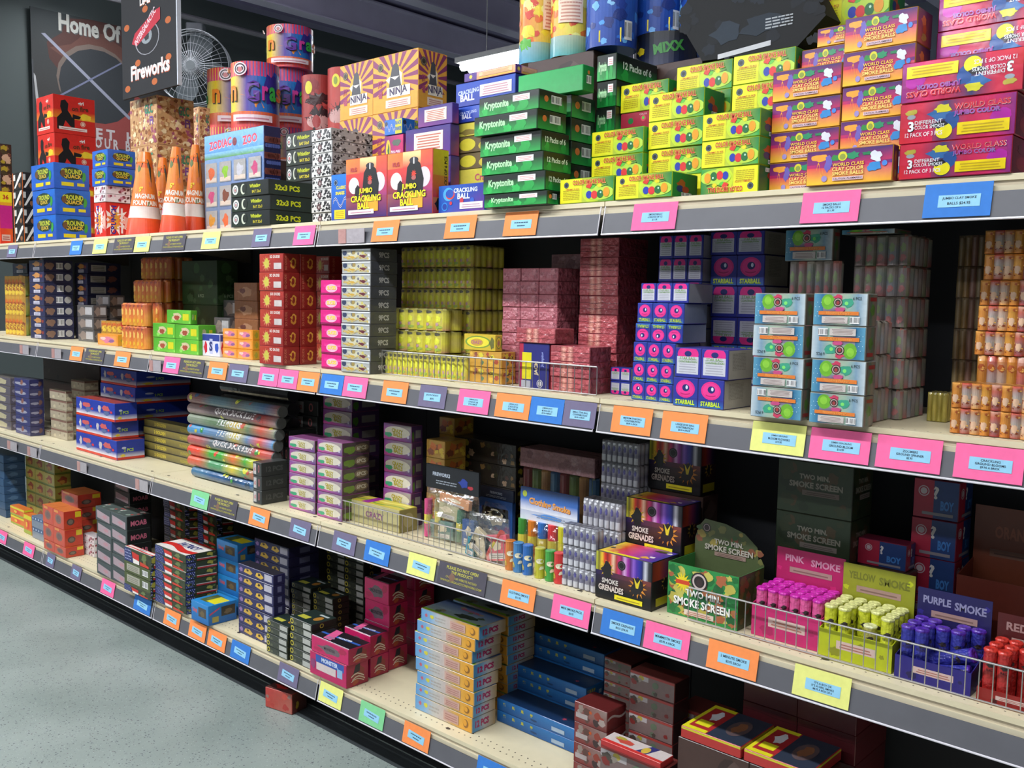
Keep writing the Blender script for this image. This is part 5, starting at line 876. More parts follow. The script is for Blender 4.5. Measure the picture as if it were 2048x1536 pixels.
# ------------------------------------------------------------------ round goods
def wrap_mesh(name, art, prof, h, n=28, cap_top='#c8b8a0', mat=None):
    """prof: radius at height fraction v, list of (v, r)"""
    def R(v):
        for (v0, r0), (v1, r1) in zip(prof, prof[1:]):
            if v <= v1: return r0+(r1-r0)*(v-v0)/(v1-v0) if v1 > v0 else r1
        return prof[-1][1]
    a = ART[art] if isinstance(art, str) else art
    b = MB(); b.lathe([(0, 0)]+[(r, v*h) for v, r in prof]+[(0, prof[-1][0]*h, cap_top)], a['base'], n)
    rm = max(r for v, r in prof)
    def mp(u, v, o):
        t = (u-.5)*2*math.pi; r = R(v)/math.cos(math.pi/n)+o; return (r*math.sin(t), -r*math.cos(t), v*h)
    b.art(mp, 2*math.pi*rm, h, a['F'], False, 44)
    return b.mesh(name, [mat or a['mat']])
def round_at(name, cat, art, x0, x1, yb, yt, y, label, group=None, prof=None, zb=None, spin=0.0, cap='#c8b8a0', parent=None, tilt=0.0):
    px = (x0+x1)/2; zg = zb if zb is not None else ZP(yb, XP(px, y, 2.0), y)
    X = XP(px, y, zg+.05); zt = ZP(yt, X, y); d = (Vector((X, y, zg))-CAM).length
    r = (x1-x0)/2/FPX*d*math.cos(math.atan((px-1024)/FPX))**0.5
    pf = [(v, q*r) for v, q in (prof or [(0, 1), (1, 1)])]
    me = wrap_mesh(name, art, pf, zt-zg, cap_top=cap)
    dd = CAM-Vector((X, y, 0)); o = obj(name, me, parent, (X, y, zg), math.atan2(dd.x, -dd.y)+spin)
    if tilt: o.rotation_euler = (0, tilt, 0); o.rotation_mode = 'XYZ'; o.rotation_euler = (0, tilt, math.atan2(dd.x, -dd.y)+spin)
    OBST.append((X-r, X+r, y-r, y+r, zg, zt)); tag(o, label, cat, group); return o, zt, X, r

# ================================================================== TOP SHELF
g_ = lambda s_: s_
# far left
st('dark_floral', 1, -20, 6, 30, 290, 5, .2, 'dark mottled fountain carton', 'far left of top shelf', cols=1)
st('stripe36', 1, -22, 2, 28, 384, 1, .02, 'yellow, magenta and red 36 count carton', 'at far left end of top shelf')
st('blackwhite', 1, 30, 48, 72, 345, 4, .03, 'black carton with white diagonal band', 'stack left of blue cartons')
st('blue_quack', 1, 68, 112, 183, 328, 3, .02, 'blue film-wrapped carton', 'stack below red flame cartons', group='blue novelty cartons on the top shelf')
st('girl_fire', 1, 82, 114, 197, 192, 4, .3, 'red flame silhouette carton', 'tall red stack', dep=.15, group='red flame cartons')
r = st('crunch', 1, 190, 213, 263, 405, 1, .03, 'red starburst carton', 'below white floral cartons')
r = st('floral', 1, 190, 213, 263, 372, 2, .03, 'white floral carton', 'on the red starburst carton', zb=r['zt'])
st('blue_quack', 1, 186, 216, 272, 300, 2, .03, 'blue film-wrapped carton', 'above white floral cartons', zb=r['zt'], group='blue novelty cartons on the top shelf')
st('popcorn', 1, 266, 318, 392, 196, 3, .34, 'popcorn patterned carton', 'stack under the hanging sign')
st('popcorn', 1, 391, 402, 424, 214, 3, .36, 'narrow popcorn patterned carton', 'beside colourful neon cans')
# orange cones
cone_art = dict(base='#e8641c', mat='card', F=[('g', 0, 0, 1, .2, '#dc3a1c', '#dc3a1c', '#e8541c', '#e8541c'), ('g', 0, .2, 1, .34, '#e8ddd2', '#e8ddd2', '#d8c8c0', '#d8c8c0'), ('g', 0, .34, 1, .8, '#e8701c', '#e8701c', '#ea8a34', '#ea8a34'),
   ('p', [(.42, .55), (.6, .55), (.62, .8), (.56, .9), (.45, .88), (.4, .72)], '#3a3a24'), ('k', 10, .05, ['#5a6a34', '#d8784c', '#e89ab0', '#3a3c24'], 3), ('t', .5, .46, .06, 'MAGNUM', '#f2ead8', .34, 0, .04), ('t', .5, .38, .06, 'FOUNTAIN', '#f2ead8', .38, 0, .04), ('t', .45, .54, .06, '5"', '#f0d824', .1, 0, .04)])
ART['cone'] = cone_art
for i, (x0, x1, yt, y, tl, w_) in enumerate(((257, 322, 303, .09, .02, 'first orange fountain cone from the left'), (322, 370, 292, .07, .05, 'orange fountain cone, centre of the front three'), (366, 410, 288, .19, .03, 'orange fountain cone touching the figurine display'), (302, 345, 314, .22, .03, 'orange fountain cone set back between two front cones'))):
    zb = S[1]+.001; px = (x0+x1)/2; X = XP(px, y, zb); zt = ZP(yt, X, y); dd = CAM-Vector((X, y, zb)); r = (x1-x0)/2/FPX*dd.length; h = zt-zb
    t = thing('fountain_cone', w_, 'firework cone', (X, y, zb), 0, 'orange fountain cones'); t.rotation_euler = (0, tl, math.atan2(dd.x, -dd.y))
    obj('body', wrap_mesh('cone_body', cone_art, [(0, r), (.86, r*.4)], h, cap_top='#e8641c'), t)
    b = MB(); b.lathe([(r*.42, h*.855), (r*.42, h*.87), (r*.30, h*.99), (0, h)], '#f07a1c', 20); obj('cap', b.mesh('cap', ['card']), t)
# figurine display, bats, snakeskin
st('zodiac', 1, 412, 530, 582, 262, 1, .215, 'sky blue figurine display box with windows', 'behind the black bat cartons', name='figurine_display', cat='display box')
st('bat', 1, 464, 540, 628, 362, 3, -.005, 'black and green carton', 'front stack below figurine display', group='black and green bat cartons')
st('bat', 1, 574, 628, None, 264, 6, .24, 'black and green carton', 'rear stack by snakeskin cartons', dep=.14, group='black and green bat cartons')
st('snakeskin', 1, 625, 664, 762, 258, 8, .1, 'snakeskin patterned carton', 'black and white column', group='snakeskin cartons')
st('snake_blue', 1, 664, 700, None, 348, 1, .045, 'blue carton with a grey snake', 'left of the bomb cartons', dep=.05)
# neon cans
zl = ZP(262, XP(511, .3, 2.1), .3)
def riser(x0, x1, y0, d, zt, lab):
    X0, X1 = XP(x0, y0, S[1]), XP(x1, y0, S[1]); PEND.append(dict(X0=X0, X1=X1, y0=y0, D=d, z=S[1]+.001, zt=zt-.0015, a=('shipping_brown', 1, lab, '', 'shipping_carton', 'carton', 1, 1, (), 0, 'brown shipping cartons', None, .0006, None, 0, 1)))
for (xa, xb_, ya, yb_, lb_) in ((.73, 1.005, .5, .76, 'brown shipping carton under the left neon cans, behind popcorn cartons'), (1.015, 1.5, .3, .82, 'brown shipping carton under the middle and right neon cans')):
    PEND.append(dict(X0=xa, X1=xb_, y0=ya, D=yb_-ya, z=S[1]+.001, zt=ZP(330, XP(511, .5, 2.1), .5)-.0015, a=('shipping_brown', 1, lb_, '', 'shipping_carton', 'carton', 1, 1, (), 0, 'brown shipping cartons', None, .0006, None, 0, 1)))
zr = ZP(330, XP(511, .5, 2.1), .5)
cans = [(420, 508, 146, .62, 'left', .35), (467, 555, 133, .42, 'middle', 0), (529, 615, 146, .69, 'right', 0)]
for x0, x1, yt, y, nm_, sp in cans:
    oo, z1, X, rr = round_at('printed_can', 'firework can', 'neon_can', x0-1, x1+1, 0, 262, y, 'neon printed can in the lower row, %s of three, behind the figurine display' % nm_, 'neon printed cans', zb=zr, spin=.5)
    oo, z2, X, rr = round_at('printed_can', 'firework can', 'neon_can', x0, x1, 0, yt, y, 'neon printed can in the upper row, %s of three' % nm_, 'neon printed cans', zb=z1+.0006, spin=sp)
round_at('printed_can', 'firework can', 'neon_can', 538, 622, 0, 60, .69, 'single neon printed can topping the group of cans', 'neon printed cans', zb=z2+.001, spin=.12)
# red eye canisters
riser(625, 712, .44, .16, ZP(275, XP(650, .46, 2.1), .46), 'brown shipping carton under the red eye canisters')
ze = ZP(275, XP(650, .46, 2.1), .46)
round_at('printed_canister', 'firework canister', dict(base='#a83a32', mat='card', F=[('r', 0, 0, 1, 1, '#a23834'), ('k', 16, .12, ['#8a2a2c', '#b84a44'], 3), ('b', .5, .35, .16, .2, '#2a1a1c', 3), ('e', .5, .28, .12, .11, '#c89a94'), ('e', .48, .28, .04, .1, '#a83c3a'), ('b', .5, .62, .15, .1, '#3c1c1e', 5), ('e', .4, .8, .04, .1, '#dcd23c')]), 606, 668, 0, 156, .52, 'red canister printed with a large eye, left one', 'red eye canisters', zb=ze)
round_at('printed_canister', 'firework canister', dict(base='#a83a32', mat='card', F=[('r', 0, 0, 1, 1, '#b43c34'), ('b', .42, .35, .16, .2, '#2a1a1c', 4), ('e', .42, .28, .1, .11, '#c89a94'), ('e', .4, .8, .04, .1, '#dcd23c'), ('e', .4, .8, .02, .06, '#8a9a3c')]), 658, 730, 0, 142, .52, 'red eye canister partly behind the orange sunray cartons', 'red eye canisters', zb=ze)
# orange sunray cartons
st('ninja', 1, 680, 746, None, 125, 3, .30, 'orange sunray carton', 'left stack beside red canisters', dep=.12, group='orange sunray cartons')
st('ninja', 1, 746, 835, 892, 106, 3, .27, 'orange sunray carton', 'right stack above purple cartons', group='orange sunray cartons')
st('jumbo_crackling', 1, 692, 865, 897, 308, 1, .0, 'red and purple bomb carton', 'front of snake cartons', cols=2, group='red and purple bomb cartons')
r = st('pink_dragon', 1, 768, 806, None, 270, 3, .17, 'pink dragon carton', 'stack behind the bomb cartons', dep=.09)
st('snake_small', 1, 770, 806, None, 238, 1, .17, 'small blue snake carton', 'on the pink dragon cartons', zb=r['zt'], dep=.09)
r = st('purple_warning', 1, 810, 900, 918, 254, 3, .15, 'purple carton with warning panel', 'stack behind bomb cartons', group='purple cartons with warning panels')
st('purple_warning', 1, 836, 905, 918, 210, 1, .15, 'purple carton with warning panel', 'alone above the purple stack', zb=r['zt'], group='purple cartons with warning panels')
st('crackle_front', 1, 877, 968, None, 368, 1, .02, 'blue carton with planets', 'left of leaning green stack', dep=.1)
r = None; zb = None
for i, (a_, yt) in enumerate((('crackle_front', 400), ('cracker_balls_yellow', 335), ('cracker_balls_gold', 302), ('cracker_balls_gold', 268), ('cracker_balls_yellow', 240), ('crackle_blue', 207), ('crackle_blue', 158))):
    r = st(a_, 1, 912, 1032, None, yt, 1, .2, ['blue ringed planet carton', 'yellow cracker ball carton, lower', 'brown and gold carton, lower', 'brown and gold carton, upper', 'yellow cracker ball carton, upper', 'blue white-panelled carton, lower', 'blue white-panelled carton, upper'][i], 'in the column left of green boxes', zb=zb, dep=.1, group='crackling ball cartons'); zb = r['zt']
st('purple_sun', 1, 930, 1034, None, 138, 1, .2, 'peach and purple sun carton', 'topping the cracker ball column', zb=zb, dep=.1)
# green and black cartons
for i in range(6):
    zb = None if i == 0 else r['zt']
    r = st('krypto_code' if i in (0, 4, 5) else 'krypto', 1, [968, 966, 963, 960, 948, 958][i], [1094, 1090, 1086, 1082, 1074, 1078][i], [1118, 1141, 1142, 1138, 1132, 1134][i], [385, 346, 308, 267, 226, 187][i], 1, [-.03, -.03, -.028, -.026, -.04, -.03][i], 'green and black carton, '+['bottom', 'second up', 'third up', 'fourth up', 'fifth up', 'topmost'][i], 'in the leaning front stack', zb=zb, jit=0, group='green and black cartons')
r = st('krypto_code', 1, 1048, 1140, 1188, 196, 5, .13, 'green and black carton', 'middle stack', group='green and black cartons')
r2 = st('green_blank', 1, 1036, 1165, 1188, 140, 1, .11, 'plain bright green carton', 'on the middle green stack', zb=r['zt'])
st('krypto', 1, 1188, 1232, 1320, 108, 6, .24, 'green and black carton', 'rear right stack', group='green and black cartons')
# printed tubes rising out of frame
riser(1050, 1180, .36, .12, ZP(122, XP(1110, .4, 2.3), .4), 'brown shipping carton under the fruit printed tubes')
zf = ZP(122, XP(1110, .4, 2.3), .4)
round_at('printed_tube', 'firework tube', 'fruit', 1041, 1108, 0, -120, .42, 'tall yellow fruit printed tube, left of the pair', 'fruit printed tubes', zb=zf, spin=.9)
round_at('printed_tube', 'firework tube', 'fruit', 1104, 1176, 0, -130, .42, 'tall yellow fruit printed tube beside the blue flame tubes', 'fruit printed tubes', zb=zf)
riser(1300, 1395, .45, .3, ZP(150, XP(1330, .58, 2.3), .58), 'brown shipping carton under the dark green lettered can')
zm = ZP(150, XP(1330, .58, 2.3), .58)
round_at('printed_can', 'firework can', 'mixx', 1272, 1402, 0, 80, .58, 'squat black can with glowing green lettering', None, zb=zm)
zk = ZP(104, XP(1220, .42, 2.3), .42)
round_at('printed_tube', 'firework tube', 'blue_flame', 1176, 1270, 0, -150, .42, 'blue flame printed tube beside the fruit tubes', 'blue flame tubes', zb=zk)
round_at('printed_tube', 'firework tube', 'blue_flame', 1268, 1362, 0, -170, .58, 'blue flame printed tube standing on the squat black can', 'blue flame tubes', zb=ZP(80, XP(1330, .58, 2.3), .58)+.001, spin=.1)
round_at('printed_tube', 'firework tube', 'blue_flame', 1364, 1450, 0, -180, .60, 'blue flame printed tube behind the dark six-sided box', 'blue flame tubes', zb=ZP(80, XP(1330, .58, 2.3), .58)+.001, spin=.4)
# smoke ball cartons
SB = 'yellow and green carton with smoke balls'; SG = 'yellow and green smoke ball cartons'
def sb(x0, x1, xs, yt, rows, y0, where, **k): return st('smoke_ball', 1, x0, x1, xs, yt, rows, y0, 'yellow-green ball carton', where, group=SG, **k)
sb(1121, 1229, None, 355, 1, .005, 'alone beside the leaning green stack', dep=.1)
sb(1232, 1346, 1396, 347, 1, .0, 'single front carton above the first pink card')
sb(1181, 1288, None, 258, 3, .12, 'stack beside the green cartons', dep=.1)
sb(1290, 1403, None, 182, 4, .14, 'four-high stack in the middle', dep=.1, flips=(0,))
sb(1402, 1527, None, 222, 3, .03, 'front three-high stack', dep=.12, flips=(0,))
sb(1346, 1456, None, 126, 5, .25, 'rear stack, centre', dep=.1)
sb(1458, 1580, None, 103, 5, .18, 'rear stack by the purple cartons', dep=.06)
r = sb(1238, 1334, None, 256, 2, .26, 'rear left stack, under red carton', dep=.09)
r = st('smoke_red', 1, 1238, 1334, None, 222, 1, .26, 'crimson carton with balls', 'between yellow cartons, rear left', zb=r['zt'], dep=.09)
sb(1240, 1336, None, 164, 1, .26, 'on the crimson carton, rear left', zb=r['zt'], dep=.09)
# dark six-sided box (no character on it)
yh = .40; pts = [ray(x, y, 1, yh) for x, y in ((1357, 42), (1404, 122), (1590, 98), (1652, 30), (1600, -70), (1400, -60))]
b = MB(); n = len(pts); ox, oz = pts[0].x, min(p.z for p in pts); F_ = [(p.x-ox, 0, p.z-oz) for p in pts]; K_ = [(p[0], .09, p[2]) for p in F_]
dk = lin('#0f1013'); b.face(F_, dk); b.face(K_[::-1], dk)
for i in range(n): j = (i+1) % n; b.face([F_[j], F_[i], K_[i], K_[j]], dk)
hw, hh = max(p[0] for p in F_), max(p[2] for p in F_)
b.art(lambda u, v, o: (u*hw, -o, v*hh), hw, hh, [('k', 40, .07, ['#171b22', '#1c222c', '#12151a'], 3), ('b', .35, .3, .12, .12, '#28323e', 3), ('b', .6, .3, .16, .1, '#222b36', 5), ('e', .86, .55, .035, .065, '#c8ccd0'), ('e', .86, .55, .028, .05, '#2a2c30'), ('b', .86, .55, .018, .035, '#c8ccd0', 4), ('l', .62, .24, .8, .36, 4, '#a8acb0'), ('p', [(.3, .03), (.66, .08), (.66, .13), (.3, .08)], '#c8c8cc')])
o = obj('display_box', b.mesh('display_box', ['matte']), None, (ox, yh, oz)); tag(o, 'glossy dark six-sided box above the yellow smoke ball cartons', 'display box')
riser(1442, 1600, .4, .085, ZP(118, XP(1500, .4, 2.3), .4), 'brown shipping carton under the six-sided box')
# purple clay smoke cartons
WCD = 'purple cartoon smoke carton'; WG = 'purple clay smoke ball cartons'
def wc(x0, x1, xs, yt, rows, y0, where, **k): return st('world_class', 1, x0, x1, xs, yt, rows, y0, WCD, where, group=WG, **k)
wc(1528, 1674, None, 135, 4, .075, 'left stack beside yellow cartons', dep=.09)
wc(1613, 1786, 1792, 296, 1, -.005, 'single front carton above the second pink card')
wc(1676, 1833, 1862, 24, 5, .075, 'tall stack next to red cartons')
r = wc(1592, 1705, None, 92, 5, .2, 'rear stack behind the left one', dep=.09)
wc(1634, 1745, None, 48, 1, .2, 'single topping the rear stack', zb=r['zt'], dep=.09)
st('smoke_ball', 1, 1600, 1760, None, -25, 6, .52, 'yellow-green ball carton', 'hindmost stack near top edge', dep=.1, group=SG)
# red foil cartons
r = st('red_smokes', 1, 1786, 2022, 2062, 280, 1, -.005, 'red foil three-colour carton, bottom', 'of the front stack at right', jit=0, group='red foil smoke cartons')
r = st('red_smokes', 1, 1793, 2030, 2066, 196, 1, .0, 'red foil three-colour carton, middle', 'of the front stack at right', zb=r['zt'], jit=0, group='red foil smoke cartons')
r = st('red_smokes', 1, 1801, 2046, 2075, 110, 1, .0, 'red foil carton, upside down on top', 'of the front stack at right', zb=r['zt'], flips=(0,), jit=0, group='red foil smoke cartons')
st('red_smokes', 1, 1858, 2090, None, -35, 5, .15, 'red foil three-colour carton', 'rear stack at right', flips=(3, 4), dep=.13, group='red foil smoke cartons')

# ================================================================== SECOND SHELF
def s2(*a, **k): return st(a[0], 2, *a[1:], **k)
s2('gold_pack', 10, 46, None, 552, 3, .1, 'yellow and green film pack', 'far left of second shelf', dep=.1, rid=(5, [['#8a8a3c', '#c8b83c', '#b0a860', '#d08a3c'], ['#5a8a4c', '#c8b43c', '#8a9a8a', '#b8963c']]))
s2('navy_pack', 30, 60, None, 527, 7, .2, 'small navy gold pack', 'rear column at far left', dep=.1)
s2('navy_code', 63, 92, 150, 520, 7, .04, 'navy film pack with barcode side', 'front column, far left', group='navy film packs')
s2('navy_pack', 153, 178, 245, 525, 7, .22, 'navy film pack', 'second column in shade', group='navy film packs')
s2('silver_pack', 158, 190, None, 610, 3, .13, 'silver and grey film pack', 'beside navy column', dep=.07, cols=1)
s2('silver_pack', 195, 222, None, 590, 4, .22, 'silver and grey film pack', 'rear column', dep=.08)
s2('orange_flower', 196, 236, None, 668, 1, .06, 'yellow and red low carton', 'left of orange bricks', dep=.07)
s2('gold_pack', 201, 240, None, 642, 2, .12, 'yellow red upright pack', 'behind low carton', dep=.06, rid=(4, [['#d89a1c', '#e0a82c', '#d8862c'], ['#c82c20', '#c0301f', '#a82820']]))
OT = [['#d8a030', '#e08a2c', '#c86a3c', '#d87a34'], ['#d8802c', '#e8a040', '#d06a3c', '#b85a38'], ['#d89830', '#d8742c', '#c8663c', '#c8783c']]
s2('orange_tubes', 243, 290, 312, 606, 2, .03, 'orange tube brick', 'front pair', rid=(6, OT), group='orange tube bricks')
s2('orange_tubes', 268, 318, 350, 560, 3, .17, 'orange tube brick', 'middle stack in half shade', rid=(6, OT), group='orange tube bricks')
s2('orange_tubes', 282, 338, 392, 514, 4, .29, 'orange tube brick', 'rear stack in shade', rid=(6, OT), group='orange tube bricks')
s2('green_pack', 308, 400, None, 648, 2, .03, 'lime green carton', 'pyramid', cols=2, dep=.08, group='lime green cartons')
s2('green_pack', 335, 383, 396, 620, 1, .03, 'lime green carton', 'on top of the pyramid', zb=S[2]+.001+(ZP(648, XP(354, .03, 1.4), .03)-S[2]), group='lime green cartons')
s2('dark_green', 368, 440, 482, 521, 2, .3, 'big dark green carton', 'stack behind lime cartons')
s2('usa_pack', 404, 444, None, 668, 1, .045, 'white and blue carton with letter', 'beside lime green pyramid', dep=.05)
s2('orange_flower', 443, 507, 522, 658, 3, .06, 'little orange flower box', 'block', cols=2, dep=.07, group='little orange flower boxes')
s2('silver_pack', 430, 462, None, 635, 2, .2, 'silver film pack', 'behind flower boxes', dep=.06)
s2('brown_pack', 470, 516, 534, 565, 4, .2, 'brown film pack', 'stack behind flower boxes')
s2('silver_pack', 445, 486, None, 600, 3, .33, 'silver film pack', 'rear by dark green cartons', dep=.08)
s2('red_dude', 521, 568, 634, 507, 6, -.01, 'red starburst pack', 'front column', nd=2, group='red starburst packs')
s2('red_dude', 634, 660, None, 512, 6, .26, 'red starburst pack', 'shaded rear column', dep=.14, group='red starburst packs')
s2('pink_slice', 643, 683, None, 560, 6, .03, 'hot pink small box', 'column beside silver packs', dep=.1)
s2('silver_side', 684, 744, 797, 497, 10, .0, 'silver foil pack with dark side', 'column', group='silver foil packs')
s2('yellow_brick', 767, 935, None, 708, 1, .06, 'yellow tube brick, in pink tray', 'bottom front row behind the fence', dep=.07, cols=3, rid=(6, YT), group='yellow tube bricks')
s2('yellow_brick', 775, 884, 935, 616, 3, .14, 'yellow tube brick', 'middle stack', cols=1, rid=(6, YT), group='yellow tube bricks', skipf=lambda i, j, k: False)
s2('yellow_brick', 800, 940, 1010, 492, 6, .25, 'yellow tube brick', 'tall shaded rear stack', cols=2, rid=(6, YT), group='yellow tube bricks')
r = s2('jack_lower', 936, 1004, None, 702, 2, .075, 'gold and red jack carton', 'behind the fence', dep=.07)
s2('jack_yellow', 930, 993, 1006, 668, 1, .075, 'yellow oval-printed carton', 'on the gold jack cartons', zb=r['zt'])
RBG = 'red firecracker bricks'
s2('brick_pink', 1004, 1112, None, 536, 9, .14, 'red film firecracker brick', 'wall left of tall stack', cols=3, dep=.1, group=RBG)
s2('brick_grey', 1098, 1160, None, 508, 7, .26, 'greyish firecracker brick', 'in the shaded heap', dep=.1, group=RBG)
s2('brick_red', 1155, 1232, None, 476, 8, .17, 'banded red firecracker brick', 'tall column', dep=.14, group=RBG)
s2('brick_red', 1101, 1180, 1222, 692, 3, .045, 'banded red firecracker brick', 'low front stack behind fence', group=RBG)
r = s2('jack_blue', 1039, 1099, None, 686, 1, .055, 'tall navy jack carton', 'upright behind fence', dep=.05)
r_ = s2('brick_red', 1034, 1112, None, 656, 1, .05, 'crinkled red firecracker brick', 'lying on the blue jack carton', zb=r['zt'], dep=.085, group=RBG)
# star ball cubes
SBG = 'blue star ball boxes'
s2('starball_back', 1221, 1262, None, 735, 2, .12, 'tiny white-panelled star ball cube', 'by the red bricks', cols=2, dep=.04, flips=(0,), group=SBG)
for i, (x0, x1, xs, yt, a_, fl, y_) in enumerate(((1262, 1344, 1392, 766, 'starball', (), .05), (1264, 1346, 1394, 726, 'starball', (), .05), (1266, 1350, 1398, 685, 'starball', (), .05), (1270, 1365, 1412, 647, 'starball', (0,), .055), (1274, 1368, 1414, 606, 'starball', (), .055), (1281, 1377, 1425, 566, 'starball_back', (), .06))):
    zb = None if i == 0 else r['zt']
    r = st(a_, 2, x0, x1, xs, yt, 1, y_, ['medium star cube', 'medium star cube', 'medium star cube', 'medium upturned star cube', 'medium star cube', 'medium white-panelled cube'][i]+', '+['bottom', 'second', 'third', 'fourth', 'fifth', 'top'][i]+' layer', 'in front stack', cols=3, zb=zb, flips=fl, jit=0, group=SBG)
s2('starball_back', 1310, 1412, None, 470, 7, .2, 'medium shaded star cube', 'rear stack', cols=3, dep=.08, group=SBG)
r = s2('starball_large', 1345, 1447, 1502, 757, 1, .015, 'large star cube', 'lower pair', cols=2, jit=0, group=SBG)
s2('starball_large_back', 1349, 1456, 1506, 697, 1, .015, 'large white-panelled cube', 'upper pair', cols=2, zb=r['zt'], jit=0, group=SBG)
r = None
for i, (a_, yt, fl) in enumerate((('starball_large', 740, ()), ('starball_large', 690, (0,)), ('starball_large_back', 635, (0,)), ('starball_large_back', 572, ()), ('starball_large', 510, ()), ('starball_large_back', 462, ()))):
    r = st(a_, 2, 1418, 1528, 1575, yt, 1, .23, 'large star cube, '+['first', 'second', 'third', 'fourth', 'fifth', 'sixth'][i]+' layer', 'in shaded rear stack', cols=2, zb=None if i == 0 else r['zt'], flips=fl, jit=0, group=SBG)
# ground bloom cartons
BG = 'bloom flower film-wrapped cartons'
for ci, (X_, tops, nm_) in enumerate((((1500, 1602, 1620), (775, 715, 650, 586), 'left'), ((1617, 1726, 1745), (788, 720, 652, 586), 'right'))):
    r = None
    for i, yt in enumerate(tops):
        off = [0, 4, 4, 8][i]
        r = st('bloom', 2, X_[0]+off, X_[1]+off, X_[2]+off, yt, 1, -.035, 'colourful bloom carton, '+['bottom', 'second', 'third', 'top'][i], 'in the front %s stack' % nm_, zb=None if i == 0 else r['zt'], flips=(0,) if (i in (0, 2) and ci == 0) or (i == 2 and ci == 1) else (), jit=0, group=BG)
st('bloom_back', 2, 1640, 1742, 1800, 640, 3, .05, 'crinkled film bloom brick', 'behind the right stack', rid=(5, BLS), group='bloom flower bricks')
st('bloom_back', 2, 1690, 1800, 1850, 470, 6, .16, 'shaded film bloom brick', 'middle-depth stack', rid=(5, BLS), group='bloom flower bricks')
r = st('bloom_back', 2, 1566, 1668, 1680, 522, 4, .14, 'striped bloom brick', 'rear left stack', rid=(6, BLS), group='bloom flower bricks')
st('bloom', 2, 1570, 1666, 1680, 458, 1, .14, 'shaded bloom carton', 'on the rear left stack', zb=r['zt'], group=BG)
st('bloom', 2, 1684, 1790, None, 458, 1, .15, 'shaded bloom carton', 'topping the middle-depth stack', zb=ZP(470, XP(1745, .16, 1.7), .16)+.001, dep=.1, group=BG)
st('brown_tubes', 2, 1896, 1962, None, 470, 6, .26, 'brown tube brick', 'shaded rear stack at right', dep=.12, rid=(5, BT), group='brown tube bricks')
st('brown_tubes', 2, 1852, 1892, None, 785, 1, .2, 'small olive tube brick', 'alone in the shade', dep=.05, rid=(4, [['#a09440', '#8a7c34', '#a89a4c'], ['#94883c', '#b0a04a', '#8a8040']]), group='brown tube bricks')
# crackling ground blooms: bricks of tubes with a film sleeve
CGG = 'orange crackling tube bricks'
st('speckle_tubes', 2, 1896, 2080, None, 770, 2, .03, 'orange speckled tube brick', 'front pair at right edge', dep=.07, rid=(9, CG), jit=0, group=CGG)
for i, (x0, yt) in enumerate(((1936, 714), (1938, 664), (1944, 612), (1948, 560), (1956, 507), (1958, 458))):
    r = st('speckle_tubes', 2, x0+8, x0+170, None, yt, 1, .115, 'orange speckled tube brick, '+['first', 'second', 'third', 'fourth', 'fifth', 'sixth'][i]+' layer', 'in rear right stack', zb=(S[2]+.001) if i == 0 else r['zt'], dep=.1, rid=(8, CG), jit=0, group=CGG)

# ================================================================== THIRD SHELF
def s3(*a, **k): return st(a[0], 3, *a[1:], **k)
s3('silver_gold', -20, 24, None, 752, 6, .05, 'silver and gold film pack', 'far left of third shelf', dep=.1)
s3('navy_silver', 33, 62, 108, 757, 6, .04, 'navy and silver film pack', 'column', group='navy and silver film packs')
s3('beige_pack', 72, 100, None, 858, 1, .12, 'beige film pack', 'low, behind navy column', dep=.06)
s3('beige_pack', 103, 135, 148, 780, 5, .12, 'beige film pack', 'taller column', group='beige packs')
s3('beige_pack', 146, 172, None, 760, 6, .27, 'beige film pack', 'shaded rear column', dep=.08, group='beige packs')
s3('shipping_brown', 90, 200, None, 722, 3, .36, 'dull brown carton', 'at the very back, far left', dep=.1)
r = s3('robot', 153, 234, 290, 872, 1, .035, 'blue carton with rockets, bottom', 'of the front stack', jit=0, group='blue rocket cartons')
r = s3('robot', 153, 224, 278, 836, 1, .035, 'blue carton with rockets, middle', 'of the front stack', zb=r['zt'], jit=0, group='blue rocket cartons')
s3('robot', 153, 230, 275, 800, 1, .035, 'blue carton with rockets, top', 'of the front stack', zb=r['zt'], jit=0, group='blue rocket cartons')
s3('robot', 205, 275, 395, 738, 5, .2, 'blue carton with rockets', 'shaded rear stack', group='blue rocket cartons')
s3('golden', 290, 402, None, 848, 5, .2, 'long golden-lettered black box', 'stack beside printed tubes', dep=.06)
